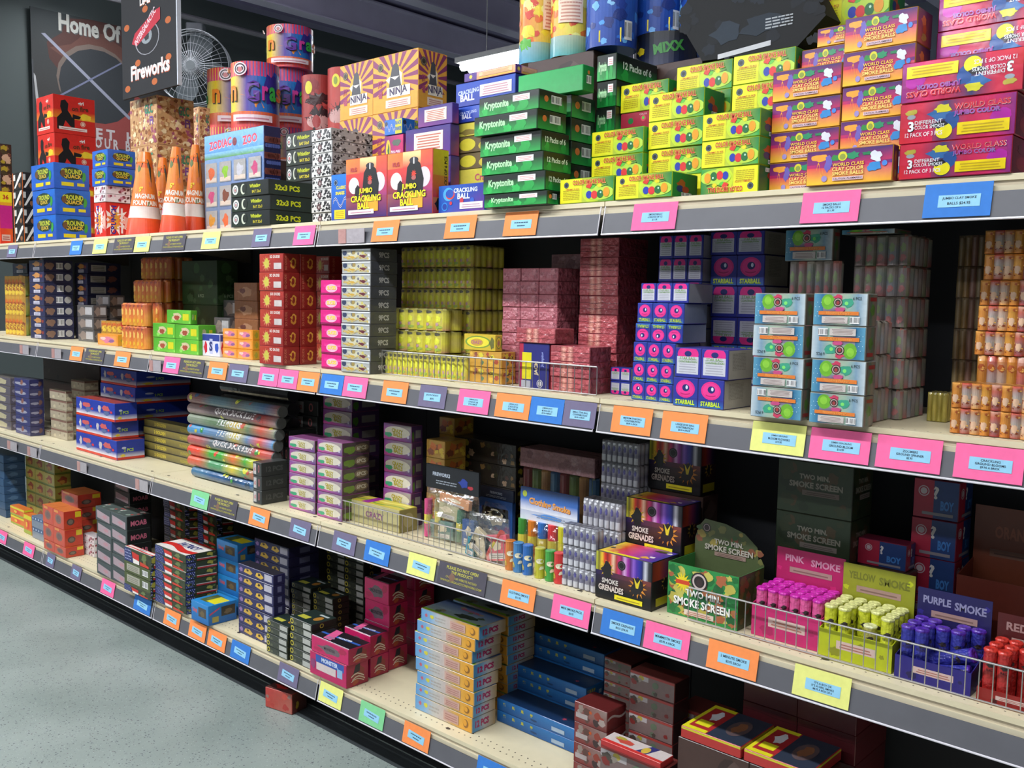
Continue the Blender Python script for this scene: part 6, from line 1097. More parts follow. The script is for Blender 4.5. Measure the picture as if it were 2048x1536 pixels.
# long printed tubes lying on each other
ROLL = [('#24507c', ['#3c6c8c', '#24507c', '#1c3a54', '#2c5c84']), ('#4c8a5c', ['#c85a3c', '#4c8a5c', '#c8b43c', '#b84a34']), ('#c83c24', ['#d8442c', '#3c9a34', '#d8682c', '#d8c02c']), ('#8a6a5c', ['#a8504c', '#5a6468', '#4a4a4c', '#c84a34']), ('#3c6c9c', ['#4c8ab4', '#5a7a9c', '#c8b43c', '#c8503c']), ('#6a7a5c', ['#7a8470', '#5c7454', '#c8a83c', '#b84a34']), ('#7a6460', ['#8a7470', '#5a4a4c', '#5a4a4c', '#a83c34']), ('#6a4a48', ['#7c4c48', '#4c6a74', '#54504c', '#34587c'])]
zt0 = S[3]+.001; r_ = .0228
for i, (bc, cs) in enumerate(ROLL):
    X0 = XP(392 if i == 0 else 384, .11, zt0+.045*i); X1 = XP(545+3*i, .11, zt0+.045*i); L_ = X1-X0
    b = MB(); b.smooth = True
    F = [('st', .0, 0, 1, 1, [cs[0], cs[0], cs[1], cs[1], cs[2], cs[1], cs[3], cs[0]]), ('k', 10, .14, [cs[2], cs[3], '#c8c43c', '#3c8a3c', cs[0]], i)]
    if i in (3, 6): F += [('t', .55, .5, .28, 'QUICK DUCK BLUE', '#c8c0bc', .66, 0, .05)]
    elif i in (4, 5): F += [('t', .5, .5, .24, 'FIREWORKS', '#c8c8c4', .5, 0, .05)]
    b.tube((.006, 0, 0), (L_-.006, 0, 0), r_*.94, bc, 20)
    b.smooth = True
    def mp(u, v, o, L_=L_): t = (v-.5)*math.pi*1.6+.5; rr = r_+o; return (.006+u*(L_-.012), -rr*math.cos(t), rr*math.sin(t))
    for q in range(24): b.face([mp(0, q/24, 0), mp(1, q/24, 0), mp(1, (q+1)/24, 0), mp(0, (q+1)/24, 0)], lin(bc))
    for q in range(12):
        for p in F[:1]:
            cc = [lin(c) for c in p[5]]; n = len(cc)-1
            for k in range(n): b.face([mp(k/n, q/12, .0006), mp((k+1)/n, q/12, .0006), mp((k+1)/n, (q+1)/12, .0006), mp(k/n, (q+1)/12, .0006)], [cc[k], cc[k+1], cc[k+1], cc[k]])
    b.smooth = False; b.art(lambda u, v, o: mp(u, v, o+.0008), L_, r_*math.pi*1.6, F[1:])
    o = thing('printed_tube', 'long printed tube lying flat, '+['lowest', 'second', 'third', 'fourth', 'fifth', 'sixth', 'seventh', 'highest'][i]+' of the stacked eight', 'firework tube', (X0, .11, zt0+r_+.0458*i), 0, 'long printed tubes lying stacked')
    obj('tube_body', b.mesh('long_tube', ['film']), o)
    b = MB(); b.tube((L_-.006, 0, 0), (L_, 0, 0), r_*.98, '#5a5c58', 18); obj('end_cap', b.mesh('end_cap', ['card']), o)
    b = MB(); b.tube((0, 0, 0), (.006, 0, 0), r_*.98, cs[0], 18); obj('end_cap', b.mesh('end_cap', ['card']), o)
for i in range(3):
    b = MB(); X0, X1 = XP(440, .22, 1), XP(575, .22, 1); b.tube((0, 0, 0), (X1-X0, 0, 0), .03, '#34343a', 16); o = obj('dark_tube', b.mesh('dark_tube', ['film']), None, (X0, .25, S[3]+.24+.0605*i+.03)); tag(o, 'dark thick tube behind the stacked tubes, %s of three' % ['lowest', 'middle', 'highest'][i], 'firework tube', 'dark thick tubes')
riser3 = obj('shipping_carton', carton_mesh('shipping_brown', XP(575, .22, 1)-XP(440, .22, 1), .09, .236), None, (XP(440, .22, 1), .205, S[3]+.001)); tag(riser3, 'dull brown carton carrying the dark thick tubes', 'carton', 'brown shipping cartons')
s3('moab_small', 508, 525, 577, 924, 3, .0, 'flat black carton, white end label', 'low stack beside long tubes', group='flat black cartons')
s3('moab_small', 560, 580, 640, 860, 4, .17, 'flat black carton, white end label', 'rear stack', group='flat black cartons')
s3('moab_small', 590, 636, None, 800, 6, .3, 'dark grey carton', 'shaded rear column left of purple cartons', dep=.12)
CZ = 'purple and white candy cartons'
s3('crazy_pcs', 580, 632, None, 876, 6, .05, 'purple-white candy carton', 'left front column', dep=.1, group=CZ)
s3('crazy_pcs', 636, 690, 745, 882, 6, .05, 'purple-white candy carton', 'right front column', group=CZ)
s3('crazy', 648, 705, 760, 790, 7, .25, 'purple-white candy carton', 'rear shaded column, left', group=CZ)
s3('crazy', 768, 824, 846, 848, 6, .18, 'purple-white candy carton', 'column beside gold packs', group=CZ)
s3('gold_pack', 853, 890, None, 880, 5, .22, 'gold and orange pack', 'shaded, behind the clear bag', dep=.1)
s3('gold_pack', 878, 915, None, 835, 6, .36, 'gold and orange pack', 'very rear, shaded', dep=.1)
s3('basket_box', 700, 800, 836, 1008, 1, .09, 'flat yellow-topped carton', 'inside the wire fence')

def film_bag(name, label, x0, x1, yb, yt, y, depth, head, contents, lean=.0, hdr=.25, headcol='#1a1b20', hart=None, rz=0):
    """poly bag standing on the deck with a folded header card; contents are parts"""
    z0 = S[3]+.001; X0, X1 = XP(x0, y, z0), XP(x1, y, z0); zt = ZP(yt, (X0+X1)/2, y); W, H = X1-X0, zt-z0
    t = thing(name, label, 'bagged assortment', (X0, y, z0), rz, 'bags with header cards'); t.rotation_euler = (-lean, 0, rz)
    bH = H*(1-hdr); rn = random.Random(len(label)); b = MB(); b.smooth = True; N = 12
    def P(i, j, s_):
        u, v = i/N, j/N; k = math.sin(math.pi*u)**.5*(math.sin(math.pi*min(1, v*.92+.08))**.45) if 0 < u < 1 else 0
        q = random.Random(i*31+j*7+len(label)).random(); wv = (.2+.8*(1-v*.35)); return (W*(.5+(u-.5)*(1-.12*v)), -s_*depth*.5*k*wv*(.8+.35*q)+depth*.5, max(0.0005, bH*v))
    for s_ in (1, -1):
        for i in range(N):
            for j in range(N):
                q = [P(i, j, s_), P(i+1, j, s_), P(i+1, j+1, s_), P(i, j+1, s_)]; b.face(q if s_ > 0 else q[::-1], lin('#ffffff'))
    obj('film_bag', b.mesh('film_bag', [M_BAG]), t)
    if hdr > 0:
        b = MB(); hh = H*hdr; b.box(W*.05, depth*.5-.004, bH-.004, W*.95, depth*.5+.004, H, headcol)
        b.art(lambda u, v, o: (W*.05+u*W*.9, depth*.5-.004-o, bH-.004+v*(hh+.004)), W*.9, hh, hart or [('t', .5, .6, .2, 'FIREWORKS', '#a8b0bc', .6), ('l', .2, .2, .8, .4, 2, '#7a8088')]); obj('header_card', b.mesh('header_card', ['card']), t)
    for (nm, u, v, wd, ht, c, rot) in contents:
        b = MB()
        if nm == 'tube': b.tube((0, 0, 0), (0, 0, ht*bH), wd*W/2, c, 12); b.tube((0, 0, ht*bH*.35), (0, 0, ht*bH*.6), wd*W/2+.0004, '#d8c84c', 12, False)
        else: b.box(-wd*W/2, -.008, 0, wd*W/2, .008, ht*bH, c, .0008); b.art(lambda a_, c_, o, wd=wd, ht=ht: (-wd*W/2+a_*wd*W, -.008-o, c_*ht*bH), wd*W, ht*bH, [('b', .5, .6, .3, .2, '#e0d0b0', 3), ('w', .15, .08, .85, .3, '#d0c8c0', 2, '#8a8480')])
        o = obj(nm, b.mesh(nm, ['card']), t, (u*W, depth*.5, v*bH+.003)); o.rotation_euler = (0, rot, 0)
    return t
film_bag('assortment_bag', 'clear bag with black header full of small fireworks', 832, 948, 1100, 938, .095, .07, None,
  [('tube', .08, 0, .1, .72, '#c84a7c', 0), ('packet', .42, .42, .42, .32, '#b8b08c', .05), ('packet', .8, .0, .2, .5, '#3c5c94', 0), ('tube', .62, .05, .1, .6, '#4c7a5c', .1), ('packet', .35, .02, .4, .34, '#5a7c74', -.05), ('tube', .25, .05, .09, .8, '#9a8a5c', .05), ('packet', .55, .7, .5, .18, '#d89a6c', .1)], hdr=.3, hart=[('t', .3, .62, .16, 'FIREWORKS', '#a8b0bc', .4), ('b', .72, .45, .1, .2, '#2a3c8c', 3), ('b', .86, .3, .06, .1, '#a8303c', 4), ('l', .2, .2, .6, .4, 2, '#8a9098')])
film_bag('assortment_bag', 'blue night-sky bag with white warning panel, behind others', 945, 1020, 1060, 978, .2, .05, None, [('packet', .5, 0, .9, .98, '#1c4a8c', 0), ('packet', .5, .5, .7, .3, '#a8a0a8', .0)], hdr=.2, headcol='#12203c')
film_bag('assortment_bag', 'low clear bag with pink and cream packets behind the fence', 925, 1014, 1110, 1032, .045, .035, None,
  [('packet', .25, .1, .4, .5, '#c8b894', .5), ('packet', .75, .05, .5, .55, '#d8606c', -.2), ('tube', .5, .1, .1, .7, '#c8402c', .6), ('packet', .1, 0, .2, .4, '#3c8a9c', .2)], hdr=0)
zz = S[3]
HD = [G4('#d8dce4', '#d8dce4', '#2c5ca8', '#2c5ca8'), ('g', 0, .62, 1, 1, '#3c6cb8', '#3c6cb8', '#2a3c64', '#2a3c64'), ('g', 0, .3, 1, .65, '#e4e4ea', '#e4e4ea', '#3c6cb8', '#3c6cb8'), ('b', .5, .2, .3, .08, '#4c8ad0', 3), ('e', .08, .8, .04, .1, '#a8b43c'), ('ts', .52, .55, .26, 'Clothing Smoke', '#e8a04c', '#7a2c1c', .84, -3), ('l', .3, .1, .8, .24, 2, '#8a94a8')]
film_bag('assortment_bag', 'bag of six coloured smoke tubes under a blue and white header', 1024, 1150, 1110, 985, .13, .05, None,
  [('tube', .09, .05, .13, .9, '#3c8a34', 0), ('tube', .25, .05, .13, .9, '#d87a1c', 0), ('tube', .41, .05, .13, .9, '#2c6cb8', 0), ('tube', .57, .05, .13, .9, '#d8343c', 0), ('tube', .73, .05, .13, .9, '#c8c02c', 0), ('tube', .89, .05, .13, .9, '#4c94c8', 0)], hdr=.42, headcol='#3c6cb8', hart=HD)
# loose smoke tubes in front
def smoke_tube(X, y, z, r, h, col, lab, grp, cat='smoke tube', capc=None, tiltx=0.0, tilty=0.0, band='#e8e0c0', txt=None):
    k = ('stube', col, capc, round(r, 4), round(h, 3), txt)
    if k not in _cache:
        def mk(nm, f): b = MB(); f(b); return b.mesh(nm, ['tissue' if txt else 'film'])
        def body(b):
            b.tube((0, 0, 0), (0, 0, h*.96), r, col, 14)
            def mp(u, v, o): t = (u-.5)*2*math.pi; return ((r/math.cos(math.pi/14)+o)*math.sin(t), -(r/math.cos(math.pi/14)+o)*math.cos(t), v*h*.96)
            pr = [('b', .5, .72, .1, .05, '#2a1c1c', 3), ('t', .5, .62, .05, txt, '#2c1c20', .24, 0, .03)] if txt else [('k', 8, .12, [band, col, '#c8b43c'], 3), ('e', .5, .6, .12, .09, band)]
            b.art(mp, 2*math.pi*r, h, pr)
        _cache[k] = (mk('tube_body', body), mk('cap', lambda b: b.lathe([(r*1.03, h*.94), (r*1.06, h*.97), (r*.9, h*.995), (r*.45, h), (0, h*.985)], capc or col, 14)))
    bd, cp = _cache[k]; t = thing('smoke_tube', lab, cat, (X, y, z), 0, grp); dd = CAM-Vector((X, y, z)); t.rotation_euler = (tiltx, tilty, math.atan2(dd.x, -dd.y))
    obj('body', bd, t); obj('cap', cp, t); return t
for i, (px, c, n_) in enumerate(((1021, '#c8742c', 'amber'), (1037, '#3c7ab0', 'pale blue'), (1056, '#2464b0', 'deep blue'), (1080, '#b8b42c', 'yellow green'), (1101, '#3c9a3c', 'green'), (1119, '#cc2c2c', 'red'))):
    y = .045; X = XP(px, y, zz+.05); smoke_tube(X, y, zz+.001, .0155, .088, c, '%s smoke tube standing in the front row below the bag' % n_, 'coloured smoke tubes under the header bag')
# silver packs of mini smokes
SV = [['#7c7a80', '#a8a8ac', '#6a6478', '#b4b4b8', '#8a8a90'], ['#84828a', '#9a9aa0', '#5c5878', '#a8a8b0', '#94949a']]
s3('silver_tubes', 1123, 1192, 1210, 1053, 3, .04, 'silver mini tube pack', 'front stack beside smoke grenade boxes', rid=(6, SV), group='silver mini tube packs')
s3('silver_tubes', 1162, 1238, 1262, 1002, 3, .13, 'silver mini tube pack', 'second stack, half shaded', rid=(7, SV), group='silver mini tube packs')
s3('silver_tubes', 1196, 1284, None, 884, 6, .25, 'silver mini tube pack', 'tall rear stack in shade', dep=.1, rid=(7, SV), group='silver mini tube packs')
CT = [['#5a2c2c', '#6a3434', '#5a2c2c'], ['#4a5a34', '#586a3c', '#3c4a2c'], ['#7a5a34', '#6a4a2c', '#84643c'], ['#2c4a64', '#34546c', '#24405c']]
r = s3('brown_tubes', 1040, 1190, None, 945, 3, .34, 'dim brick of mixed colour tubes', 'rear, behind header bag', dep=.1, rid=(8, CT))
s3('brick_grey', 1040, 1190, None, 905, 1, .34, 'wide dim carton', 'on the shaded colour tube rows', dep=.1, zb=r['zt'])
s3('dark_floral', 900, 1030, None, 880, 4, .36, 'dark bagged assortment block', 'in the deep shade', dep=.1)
# smoke grenade cartons
GG = 'black smoke grenade cartons'
s3('grenade', 1190, 1302, 1366, 1112, 1, .02, 'bright black smoke grenade carton', 'at the front of three', jit=0, group=GG)
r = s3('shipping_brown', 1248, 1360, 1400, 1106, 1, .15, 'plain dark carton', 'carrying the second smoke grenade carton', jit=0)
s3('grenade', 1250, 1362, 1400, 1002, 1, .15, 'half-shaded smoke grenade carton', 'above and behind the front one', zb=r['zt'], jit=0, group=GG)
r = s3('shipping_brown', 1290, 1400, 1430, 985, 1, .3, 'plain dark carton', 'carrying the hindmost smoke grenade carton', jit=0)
s3('grenade', 1290, 1400, 1430, 885, 1, .3, 'deeply shaded smoke grenade carton', 'hindmost of three', zb=r['zt'], jit=0, group=GG)

def open_box(name, label, cat, x0, x1, y0, dep, ytop, art, hx0, hx1, hyt, hart, hcol, side_drop=0.0, hdep=None, group=None, arch=False, front=None, mat='card', lip=None):
    """open-topped counter display: front, sides, floor and a tall header card at the back"""
    z0 = S[3]+.001; X0, X1 = XP(x0, y0, z0), XP(x1, y0, z0); W = X1-X0; h = ZP(ytop, (X0+X1)/2, y0)-z0
    t = thing(name, label, cat, (X0, y0, z0), 0, group); a = ART[art]; th = .0016; hs = h+side_drop
    b = MB(); b.box(0, 0, 0, W, th, h, a['base']); b.art(lambda u, v, o: (u*W, -o, v*h), W, h, a['F']); obj('front_panel', b.mesh('front_panel', [mat]), t)
    for sx in (0, 1):
        x = W-th if sx else 0; b = MB(); c = lin(a['base']); P = [(x, th, 0), (x, dep, 0), (x, dep, hs), (x, dep*.35, h+side_drop*.3), (x, th, h)]; Q = [(p[0]+th, p[1], p[2]) for p in P]
        b.face(P[::-1], c); b.face(Q, c)
        for i in range(5): j = (i+1) % 5; b.face([P[i], P[j], Q[j], Q[i]], c)
        if sx: b.art(lambda u, v, o: (W+o, th+u*(dep-th), v*h), dep, h, a['R'])
        obj('side_panel', b.mesh('side_panel', [mat]), t)
    b = MB(); b.box(th, th, 0, W-th, dep, .0015, a['base']); obj('floor_panel', b.mesh('floor_panel', [mat]), t)
    H = ZP(hyt, (X0+X1)/2, y0+dep)-z0
    b = MB(); hc = lin(hcol)
    if arch:
        P = [(0, 0)]+[(W, 0), (W, H*.62), (W*.92, H*.66), (W*.9, H*.8), (W*.72, H*.93), (W*.45, H), (W*.14, H*1.02), (W*.06, H*.93), (0, H*.78)]
    else: P = [(0, 0), (W, 0), (W, H), (0, H)]
    F = [(p[0], dep, p[1]) for p in P]; K = [(p[0], dep+th, p[1]) for p in P]; b.face(F, hc); b.face(K[::-1], hc)
    for i in range(len(P)): j = (i+1) % len(P); b.face([F[j], F[i], K[i], K[j]], hc)
    v0 = h/H; b.art(lambda u, v, o: (u*W, dep-o, (v0+(1-v0)*v)*H), W, H*(1-v0), hart); obj('header_card', b.mesh('header_card', [mat]), t)
    return t, X0, X1, h, H, z0
open_box('display_box', 'camouflage smoke screen counter box with raised arched header', 'display box', 1334, 1474, .05, .125, 1138, 'camo', 0, 0, 1050,
   [('k', 26, .14, ['#4a5a34', '#8a7c3c', '#7a4a34', '#3c5a34', '#6a6a3c'], 7), ('o', .17, .8, .13, '#2a2424', '#8a7a78', '#3a2a2c'), ('ts', .5, .46, .15, 'TWO MIN.', '#a8a294', '#20241c', .5, 0), ('ts', .5, .26, .17, 'SMOKE SCREEN', '#a8a294', '#20241c', .8, 0), ('w', .3, .04, .75, .16, '#8a7468', 2, '#6a5048')], '#4a5434', arch=True)
TR = {'pink': ('#c02468', '#a81c58', 'PINK SMOKE', '#c88ca4'), 'yellow': ('#b4bc1c', '#8a8c20', 'YELLOW SMOKE', '#6a6c20'), 'purple': ('#2c2478', '#201c50', 'PURPLE SMOKE', '#8a88a8'), 'red': ('#8a1c18', '#4a1414', 'RED SMOKE', '#9a7c78')}
for k, (c, hc, tx, tc_) in TR.items():
    A('tray_'+k, c, [('r', 0, 0, 1, 1, c), ('k', 8, .2, [c, hc, c], 3), ('w', .25, .38, .78, .68, '#d0b4ac', 2, '#a86a5c')], [('r', 0, 0, 1, 1, hc), ('k', 6, .2, [c, hc], 3)])
def tray(k, lab, x0, x1, y0, ytop, hyt, dep=.12, sd=.03):
    c, hc, tx, tc_ = TR[k]; w1, w2 = tx.split()
    return open_box('display_tray', lab, 'display tray', x0, x1, y0, dep, ytop, 'tray_'+k, 0, 0, hyt, [('r', 0, 0, 1, 1, hc), ('k', 10, .1, [hc, c, hc], 4), ('t', .27, .8, .14, w1, tc_, .38, 0, .0), ('t', .72, .78, .15, w2, tc_, .42, 0, .0), ('w', .2, .5, .82, .62, '#a08078', 1, '#7a5c54')], hc, sd, group='smoke tube display trays')
def fill(k, info, dep, nx, ny, col, capc, lab, h0, skip=(), txt=None, r=None, jit=.006, y0=0):
    t, X0, X1, h, H, z0 = info; W = X1-X0-.006; r = r or min(W/nx, (dep-.006)/ny)/2*.97; rn = random.Random(nx*7+ny)
    rows = ['front', 'second', 'third', 'fourth']
    for j in range(ny):
        for i in range(nx):
            if (i, j) in skip: continue
            x = X0+.003+W*(i+.5)/nx; y = y0+.003+(dep-.006)*(j+.5)/ny
            smoke_tube(x, y, z0+.002, r, h0, col, '%s smoke tube, %s row, %s from the left' % (lab, rows[j], ['first', 'second', 'third', 'fourth', 'fifth', 'sixth', 'seventh'][i]), '%s smoke tubes' % lab, capc=capc, tiltx=(rn.random()-.5)*.04, tilty=(rn.random()-.5)*.03, txt=txt)
I = tray('pink', 'hot pink smoke tray packed with tubes beside camouflage box', 1502, 1640, .06, 1222, 1105); fill('pink', I, .12, 6, 4, '#d0508c', '#c81ca4', 'pink', .115, txt='PINK', y0=.06)
I = tray('yellow', 'yellow green smoke tray between the pink and purple trays', 1636, 1782, .05, 1272, 1138); fill('yellow', I, .12, 5, 4, '#c0c424', '#d8d88c', 'yellow', .115, skip=((3, 0), (2, 0)), txt='YELLOW', y0=.05)
smoke_tube(I[1]+.108, .072, I[5]+.002, .0145, .088, '#a8a050', 'short dull yellow smoke tube in front of the tall ones', 'yellow smoke tubes', capc='#d0d0a0', txt='SMOKE')
I = tray('purple', 'dark purple smoke tray with fallen tubes', 1788, 1940, .045, 1327, 1188); fill('purple', I, .12, 5, 3, '#282a8c', '#4c20a0', 'purple', .11, skip=((3, 0), (4, 0), (2, 0), (4, 1), (2, 2)), txt='PURPLE', y0=.045)
smoke_tube(I[1]+.055, .095, I[5]+.035, .0155, .10, '#282a8c', 'purple smoke tube toppled to the right, upper', 'purple smoke tubes', capc='#4c20a0', tiltx=.35, tilty=1.15, txt='PURPLE')
smoke_tube(I[1]+.05, .062, I[5]+.018, .0155, .10, '#282a8c', 'purple smoke tube toppled to the right, lower', 'purple smoke tubes', capc='#4c20a0', tiltx=.2, tilty=1.35, txt='PURPLE')
I = tray('red', 'dark red smoke tray at the right frame edge', 1952, 2110, .04, 1393, 1240); fill('red', I, .12, 5, 3, '#a8201c', '#c82c1c', 'red', .105, skip=((2, 0),), txt='RED', y0=.04)
ART['shade_tray'] = dict(base='#6a2a1c', F=[('r', 0, 0, 1, 1, '#6a2a1c')], R=[('r', 0, 0, 1, 1, '#5a2418')], T=[], mat='card')  # orange display drawn brown, its shade put into tray and tube colours
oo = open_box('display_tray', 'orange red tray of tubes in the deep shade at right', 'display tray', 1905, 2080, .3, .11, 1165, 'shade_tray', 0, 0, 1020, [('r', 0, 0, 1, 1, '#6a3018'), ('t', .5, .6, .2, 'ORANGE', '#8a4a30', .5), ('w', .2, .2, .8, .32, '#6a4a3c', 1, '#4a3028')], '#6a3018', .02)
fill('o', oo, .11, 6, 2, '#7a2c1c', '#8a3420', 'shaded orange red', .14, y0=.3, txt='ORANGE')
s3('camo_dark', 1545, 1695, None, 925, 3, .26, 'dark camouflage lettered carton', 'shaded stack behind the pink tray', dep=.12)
s3('question', 1712, 1812, None, 1082, 1, .3, 'small crimson and navy question carton', 'behind the yellow tray', dep=.08, zb=ZP(1135, XP(1760, .3, .9), .3))
s3('shipping_brown', 1712, 1812, None, 1136, 1, .3, 'dark carton', 'under the small question carton', dep=.08)
s3('question', 1812, 1902, None, 960, 4, .36, 'crimson and navy question carton', 'in rear shaded stack', dep=.1)

# ================================================================== BOTTOM SHELF
def s4(*a, **k): return st(a[0], 4, *a[1:], **k)
s4('blue_dark', -25, 12, 55, 905, 8, .1, 'dark blue carton', 'far left of bottom shelf')
s4('yellow_red', 55, 112, 145, 915, 5, .22, 'yellow and red film pack', 'block', cols=3, group='yellow and red film packs')
s4('cup_orange', 22, 50, None, 1015, 2, .08, 'orange and yellow carton', 'low pile at far left', dep=.05)
s4('cup_orange', 50, 66, None, 1030, 1, .05, 'orange and yellow carton', 'alone, right of the low pile', dep=.05)
s4('blue_silver', 66, 90, None, 1035, 2, .04, 'blue and silver carton', 'left of red cubes', dep=.05)
for i, (x0, x1, xs, yt) in enumerate(((88, 132, 169, 1086), (87, 130, 167, 1052), (86, 128, 165, 1016))):
    r = st('lantern', 4, x0, x1, xs, yt, 1, -.01, 'red film cube carton, %s layer' % ['bottom', 'middle', 'top'][i], 'of the front block', cols=2, zb=None if i == 0 else r['zt'], jit=0, group='red film cube cartons')
s4('lantern', 126, 158, 205, 985, 4, .13, 'red film cube carton', 'shaded rear stack', group='red film cube cartons')
s4('floral', 168, 190, None, 1070, 3, .1, 'white and brown patterned pack', 'between red cubes and grey cartons', dep=.05)
s4('moab', 196, 258, 305, 1022, 5, -.005, 'grey carton with pink labels', 'tall stack', cols=2, group='grey cartons with pink labels')
s4('moab', 232, 262, None, 958, 6, .28, 'grey carton with pink labels', 'shaded rear stack', dep=.12, group='grey cartons with pink labels')
PG = 'flag and camouflage cartons'
for i, (a_, yt) in enumerate((('patriot', 1176), ('patriot_label', 1152), ('patriot_label', 1130), ('patriot', 1102))):
    r = st(a_, 4, 250, 303, 318, yt, 1, -.03, 'flag camouflage carton, %s' % ['bottom', 'second', 'third', 'top'][i], 'of the four-high stack', zb=None if i == 0 else r['zt'], group=PG)
s4('patriot', 308, 374, 436, 1098, 7, -.01, 'flag camouflage carton', 'tall front stack', group=PG)
s4('patriot', 330, 372, 400, 1000, 8, .24, 'flag camouflage carton', 'left rear stack in shade', group=PG)
s4('patriot', 398, 436, 470, 1010, 8, .3, 'flag camouflage carton', 'right rear stack in shade', group=PG)
s4('tank', 383, 417, 474, 1206, 1, -.02, 'bright blue carton, yellow topped', 'at the very front', group='blue vehicle cartons')
s4('tank', 436, 478, 520, 1083, 4, .14, 'blue vehicle carton', 'stack behind the flat one', group='blue vehicle cartons')
s4('car_box', 478, 548, 572, 1138, 7, .035, 'navy carton with gold cars', 'front stack', group='navy cartons with gold cars')
s4('car_box', 512, 580, 640, 1085, 8, .2, 'navy carton with gold cars', 'shaded rear stack', group='navy cartons with gold cars')
TG = 'thin dark cartons with gold rings'
s4('thin_black', 535, 578, None, 1246, 5, .0, 'thin dark carton', 'left low stack', dep=.09, group=TG)
s4('thin_black', 580, 625, 675, 1240, 6, .01, 'thin dark carton', 'right low stack', group=TG)
s4('thin_black', 584, 622, None, 1170, 9, .2, 'thin dark carton', 'left rear stack', dep=.1, group=TG)
s4('thin_black', 628, 668, 700, 1190, 8, .2, 'thin dark carton', 'middle rear stack', group=TG)
s4('thin_black', 655, 728, None, 1090, 12, .37, 'thin dark carton', 'tall stack at the very back', cols=2, dep=.1, group=TG)
MG = 'crimson cartons'
r = s4('monster_label', 620, 693, 737, 1315, 1, -.01, 'crimson carton with white panel', 'bottom front', jit=0, group=MG)
s4('monster', 623, 697, 742, 1284, 1, -.01, 'crimson carton with black top', 'upper front, picture up', zb=r['zt'], jit=0, group=MG)
s4('monster', 690, 742, 778, 1262, 2, .11, 'crimson carton', 'pair in the middle', group=MG, cols=1)
s4('monster', 790-60, 778, 815, 1160, 4, .2, 'crimson carton', 'shaded stack behind', group=MG)
s4('monster', 762, 830, None, 1105, 6, .36, 'crimson carton', 'hindmost shaded stack', dep=.1, group=MG)
TWG = 'flat blue and orange cartons'
rw = random.Random(4); r = None
for i, (x0, x1, xs) in enumerate(((830, 944, 991), (831, 946, 991), (834, 948, 994), (831, 947, 997), (830, 947, 1004), (829, 944, 1001), (834, 950, 1002), (842, 958, 1012))):
    r = st('twelve', 4, x0, x1, xs, 1437-25.6*(i+1)+[0, 2, 2, 0, -2, -2, 0, 2][i], 1, .055, 'flat blue-orange carton, %s' % ['bottom', 'second', 'third', 'fourth', 'fifth', 'sixth', 'seventh', 'topmost'][i], 'of the front stack', zb=None if i == 0 else r['zt'], jit=0, group=TWG)
s4('twelve', 905, 1014, 1068, 1215, 10, .24, 'flat blue-orange carton', 'shaded rear stack', group=TWG)
LG = 'long blue cartons with gold characters'
s4('long_blue', 994, 1150, None, 1425, 2, .18, 'long blue carton', 'front low stack', dep=.1, jit=.4, group=LG)
s4('long_blue', 1034, 1170, None, 1352, 4, .285, 'long blue carton', 'second stack', dep=.09, jit=.4, group=LG)
s4('long_blue', 1066, 1205, None, 1285, 6, .38, 'long blue carton', 'rear stack', dep=.09, jit=.4, group=LG)
RG = 'red and white flame cartons'
s4('racer', 1147, 1212, 1250, 1412, 4, .055, 'red and white flame carton', 'front stack beside blue cartons', group=RG, zb=None)
s4('racer_strip', 1254, 1342, 1372, 1352, 6, .13, 'grey red-edged carton', 'stack behind tilted box', group='grey red-edged cartons')
s4('racer_strip', 1206, 1260, None, 1320, 7, .34, 'grey red-edged carton', 'shaded rear stack', dep=.1, group='grey red-edged cartons')
s4('racer_strip', 1348, 1432, None, 1425, 4, .225, 'grey red-edged carton', 'low stack, right', dep=.1, group='grey red-edged cartons')
s4('dark_red', 1478, 1700, None, 1375, 5, .24, 'plain dark red carton', 'shaded block at right', cols=2, dep=.2)
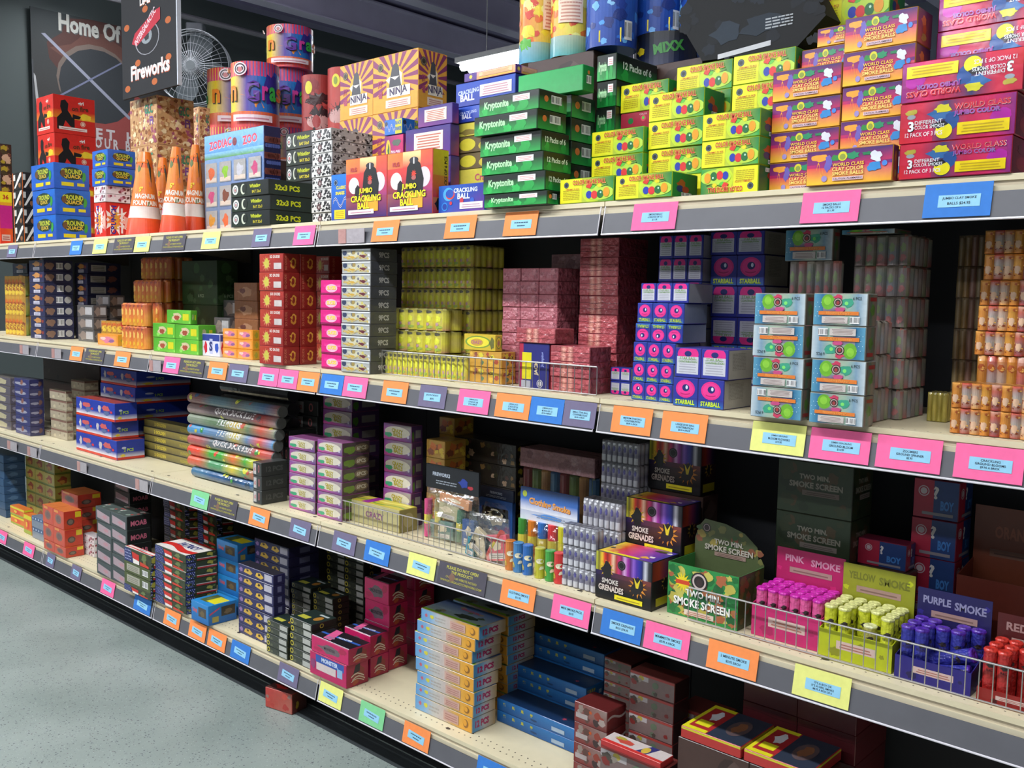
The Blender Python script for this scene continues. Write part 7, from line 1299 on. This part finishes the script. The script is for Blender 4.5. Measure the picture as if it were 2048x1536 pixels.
r = s4('racer_strip', 1200, 1330, None, 1510, 2, .02, 'grey red-edged carton', 'low front stack', dep=.07, group='grey red-edged cartons')
A('white_flag_box', '#c83c34', [('r', 0, 0, 1, 1, '#b02c2c'), ('r', 0, .0, 1, .25, '#8a2424')], None, [('r', 0, 0, 1, 1, '#c8bcb8'), ('p', [(0, 0), (1, 0), (1, .18), (0, .22)], '#c8302c'), ('p', [(.55, .2), (.72, .2), (.8, 1), (.66, 1)], '#2a2c6c'), ('e', .66, .5, .06, .3, '#c8a83c'), ('b', .3, .55, .18, .22, '#c04a3c', 3), ('b', .2, .7, .1, .14, '#a89a3c', 5)])
X0 = XP(1206, .01, r['zt']); o = obj('firework_carton', carton_mesh('white_flag_box', .19, .06, .018), None, (X0, .0, r['zt']+.001), 0); tag(o, 'bright flat carton with white top, near lower frame edge', 'firework box')
s4('shipping_brown', 1352, 1650, None, 1524, 1, .045, 'dark low carton', 'under the yellow-edged boxes', cols=2, dep=.16)
A('yellow_edge', '#b02c2c', [('r', 0, 0, 1, 1, '#b0302c'), ('r', 0, .8, 1, 1, '#c8c02c')], None, [('r', 0, 0, 1, 1, '#2c3444'), ('r', 0, 0, .42, 1, '#a8282c'), ('p', [(0, 0), (.4, 0), (.4, .1), (.06, .1), (.06, .9), (.4, .9), (.4, 1), (0, 1)], '#dcd424'), ('r', .1, .2, .34, .4, '#dcd424'), ('b', .24, .65, .1, .2, '#d8d8dc', 3), ('e', .7, .5, .16, .3, '#5a4a4c'), ('b', .7, .5, .1, .2, '#8a5a3c', 5)])
X0 = XP(1366, .06, S[4]+.1); zq = PEND[-1]['zt']+.001
for i in range(2): o = obj('firework_carton', carton_mesh('yellow_edge', .17, .17, .03), None, (X0+.178*i, .04, zq), 0); tag(o, ['yellow-edged red box lying flat at the lower frame edge', 'second yellow-edged flat box, right of the first'][i], 'firework box', 'yellow-edged flat boxes')
# dropped carton on the floor
o = obj('firework_carton', carton_mesh('loose_red', .138, .08, .078), None, (2.106, -.014, .0018), .2); tag(o, 'loose red film-wrapped carton on the floor by the kick plate', 'firework box')
settle()
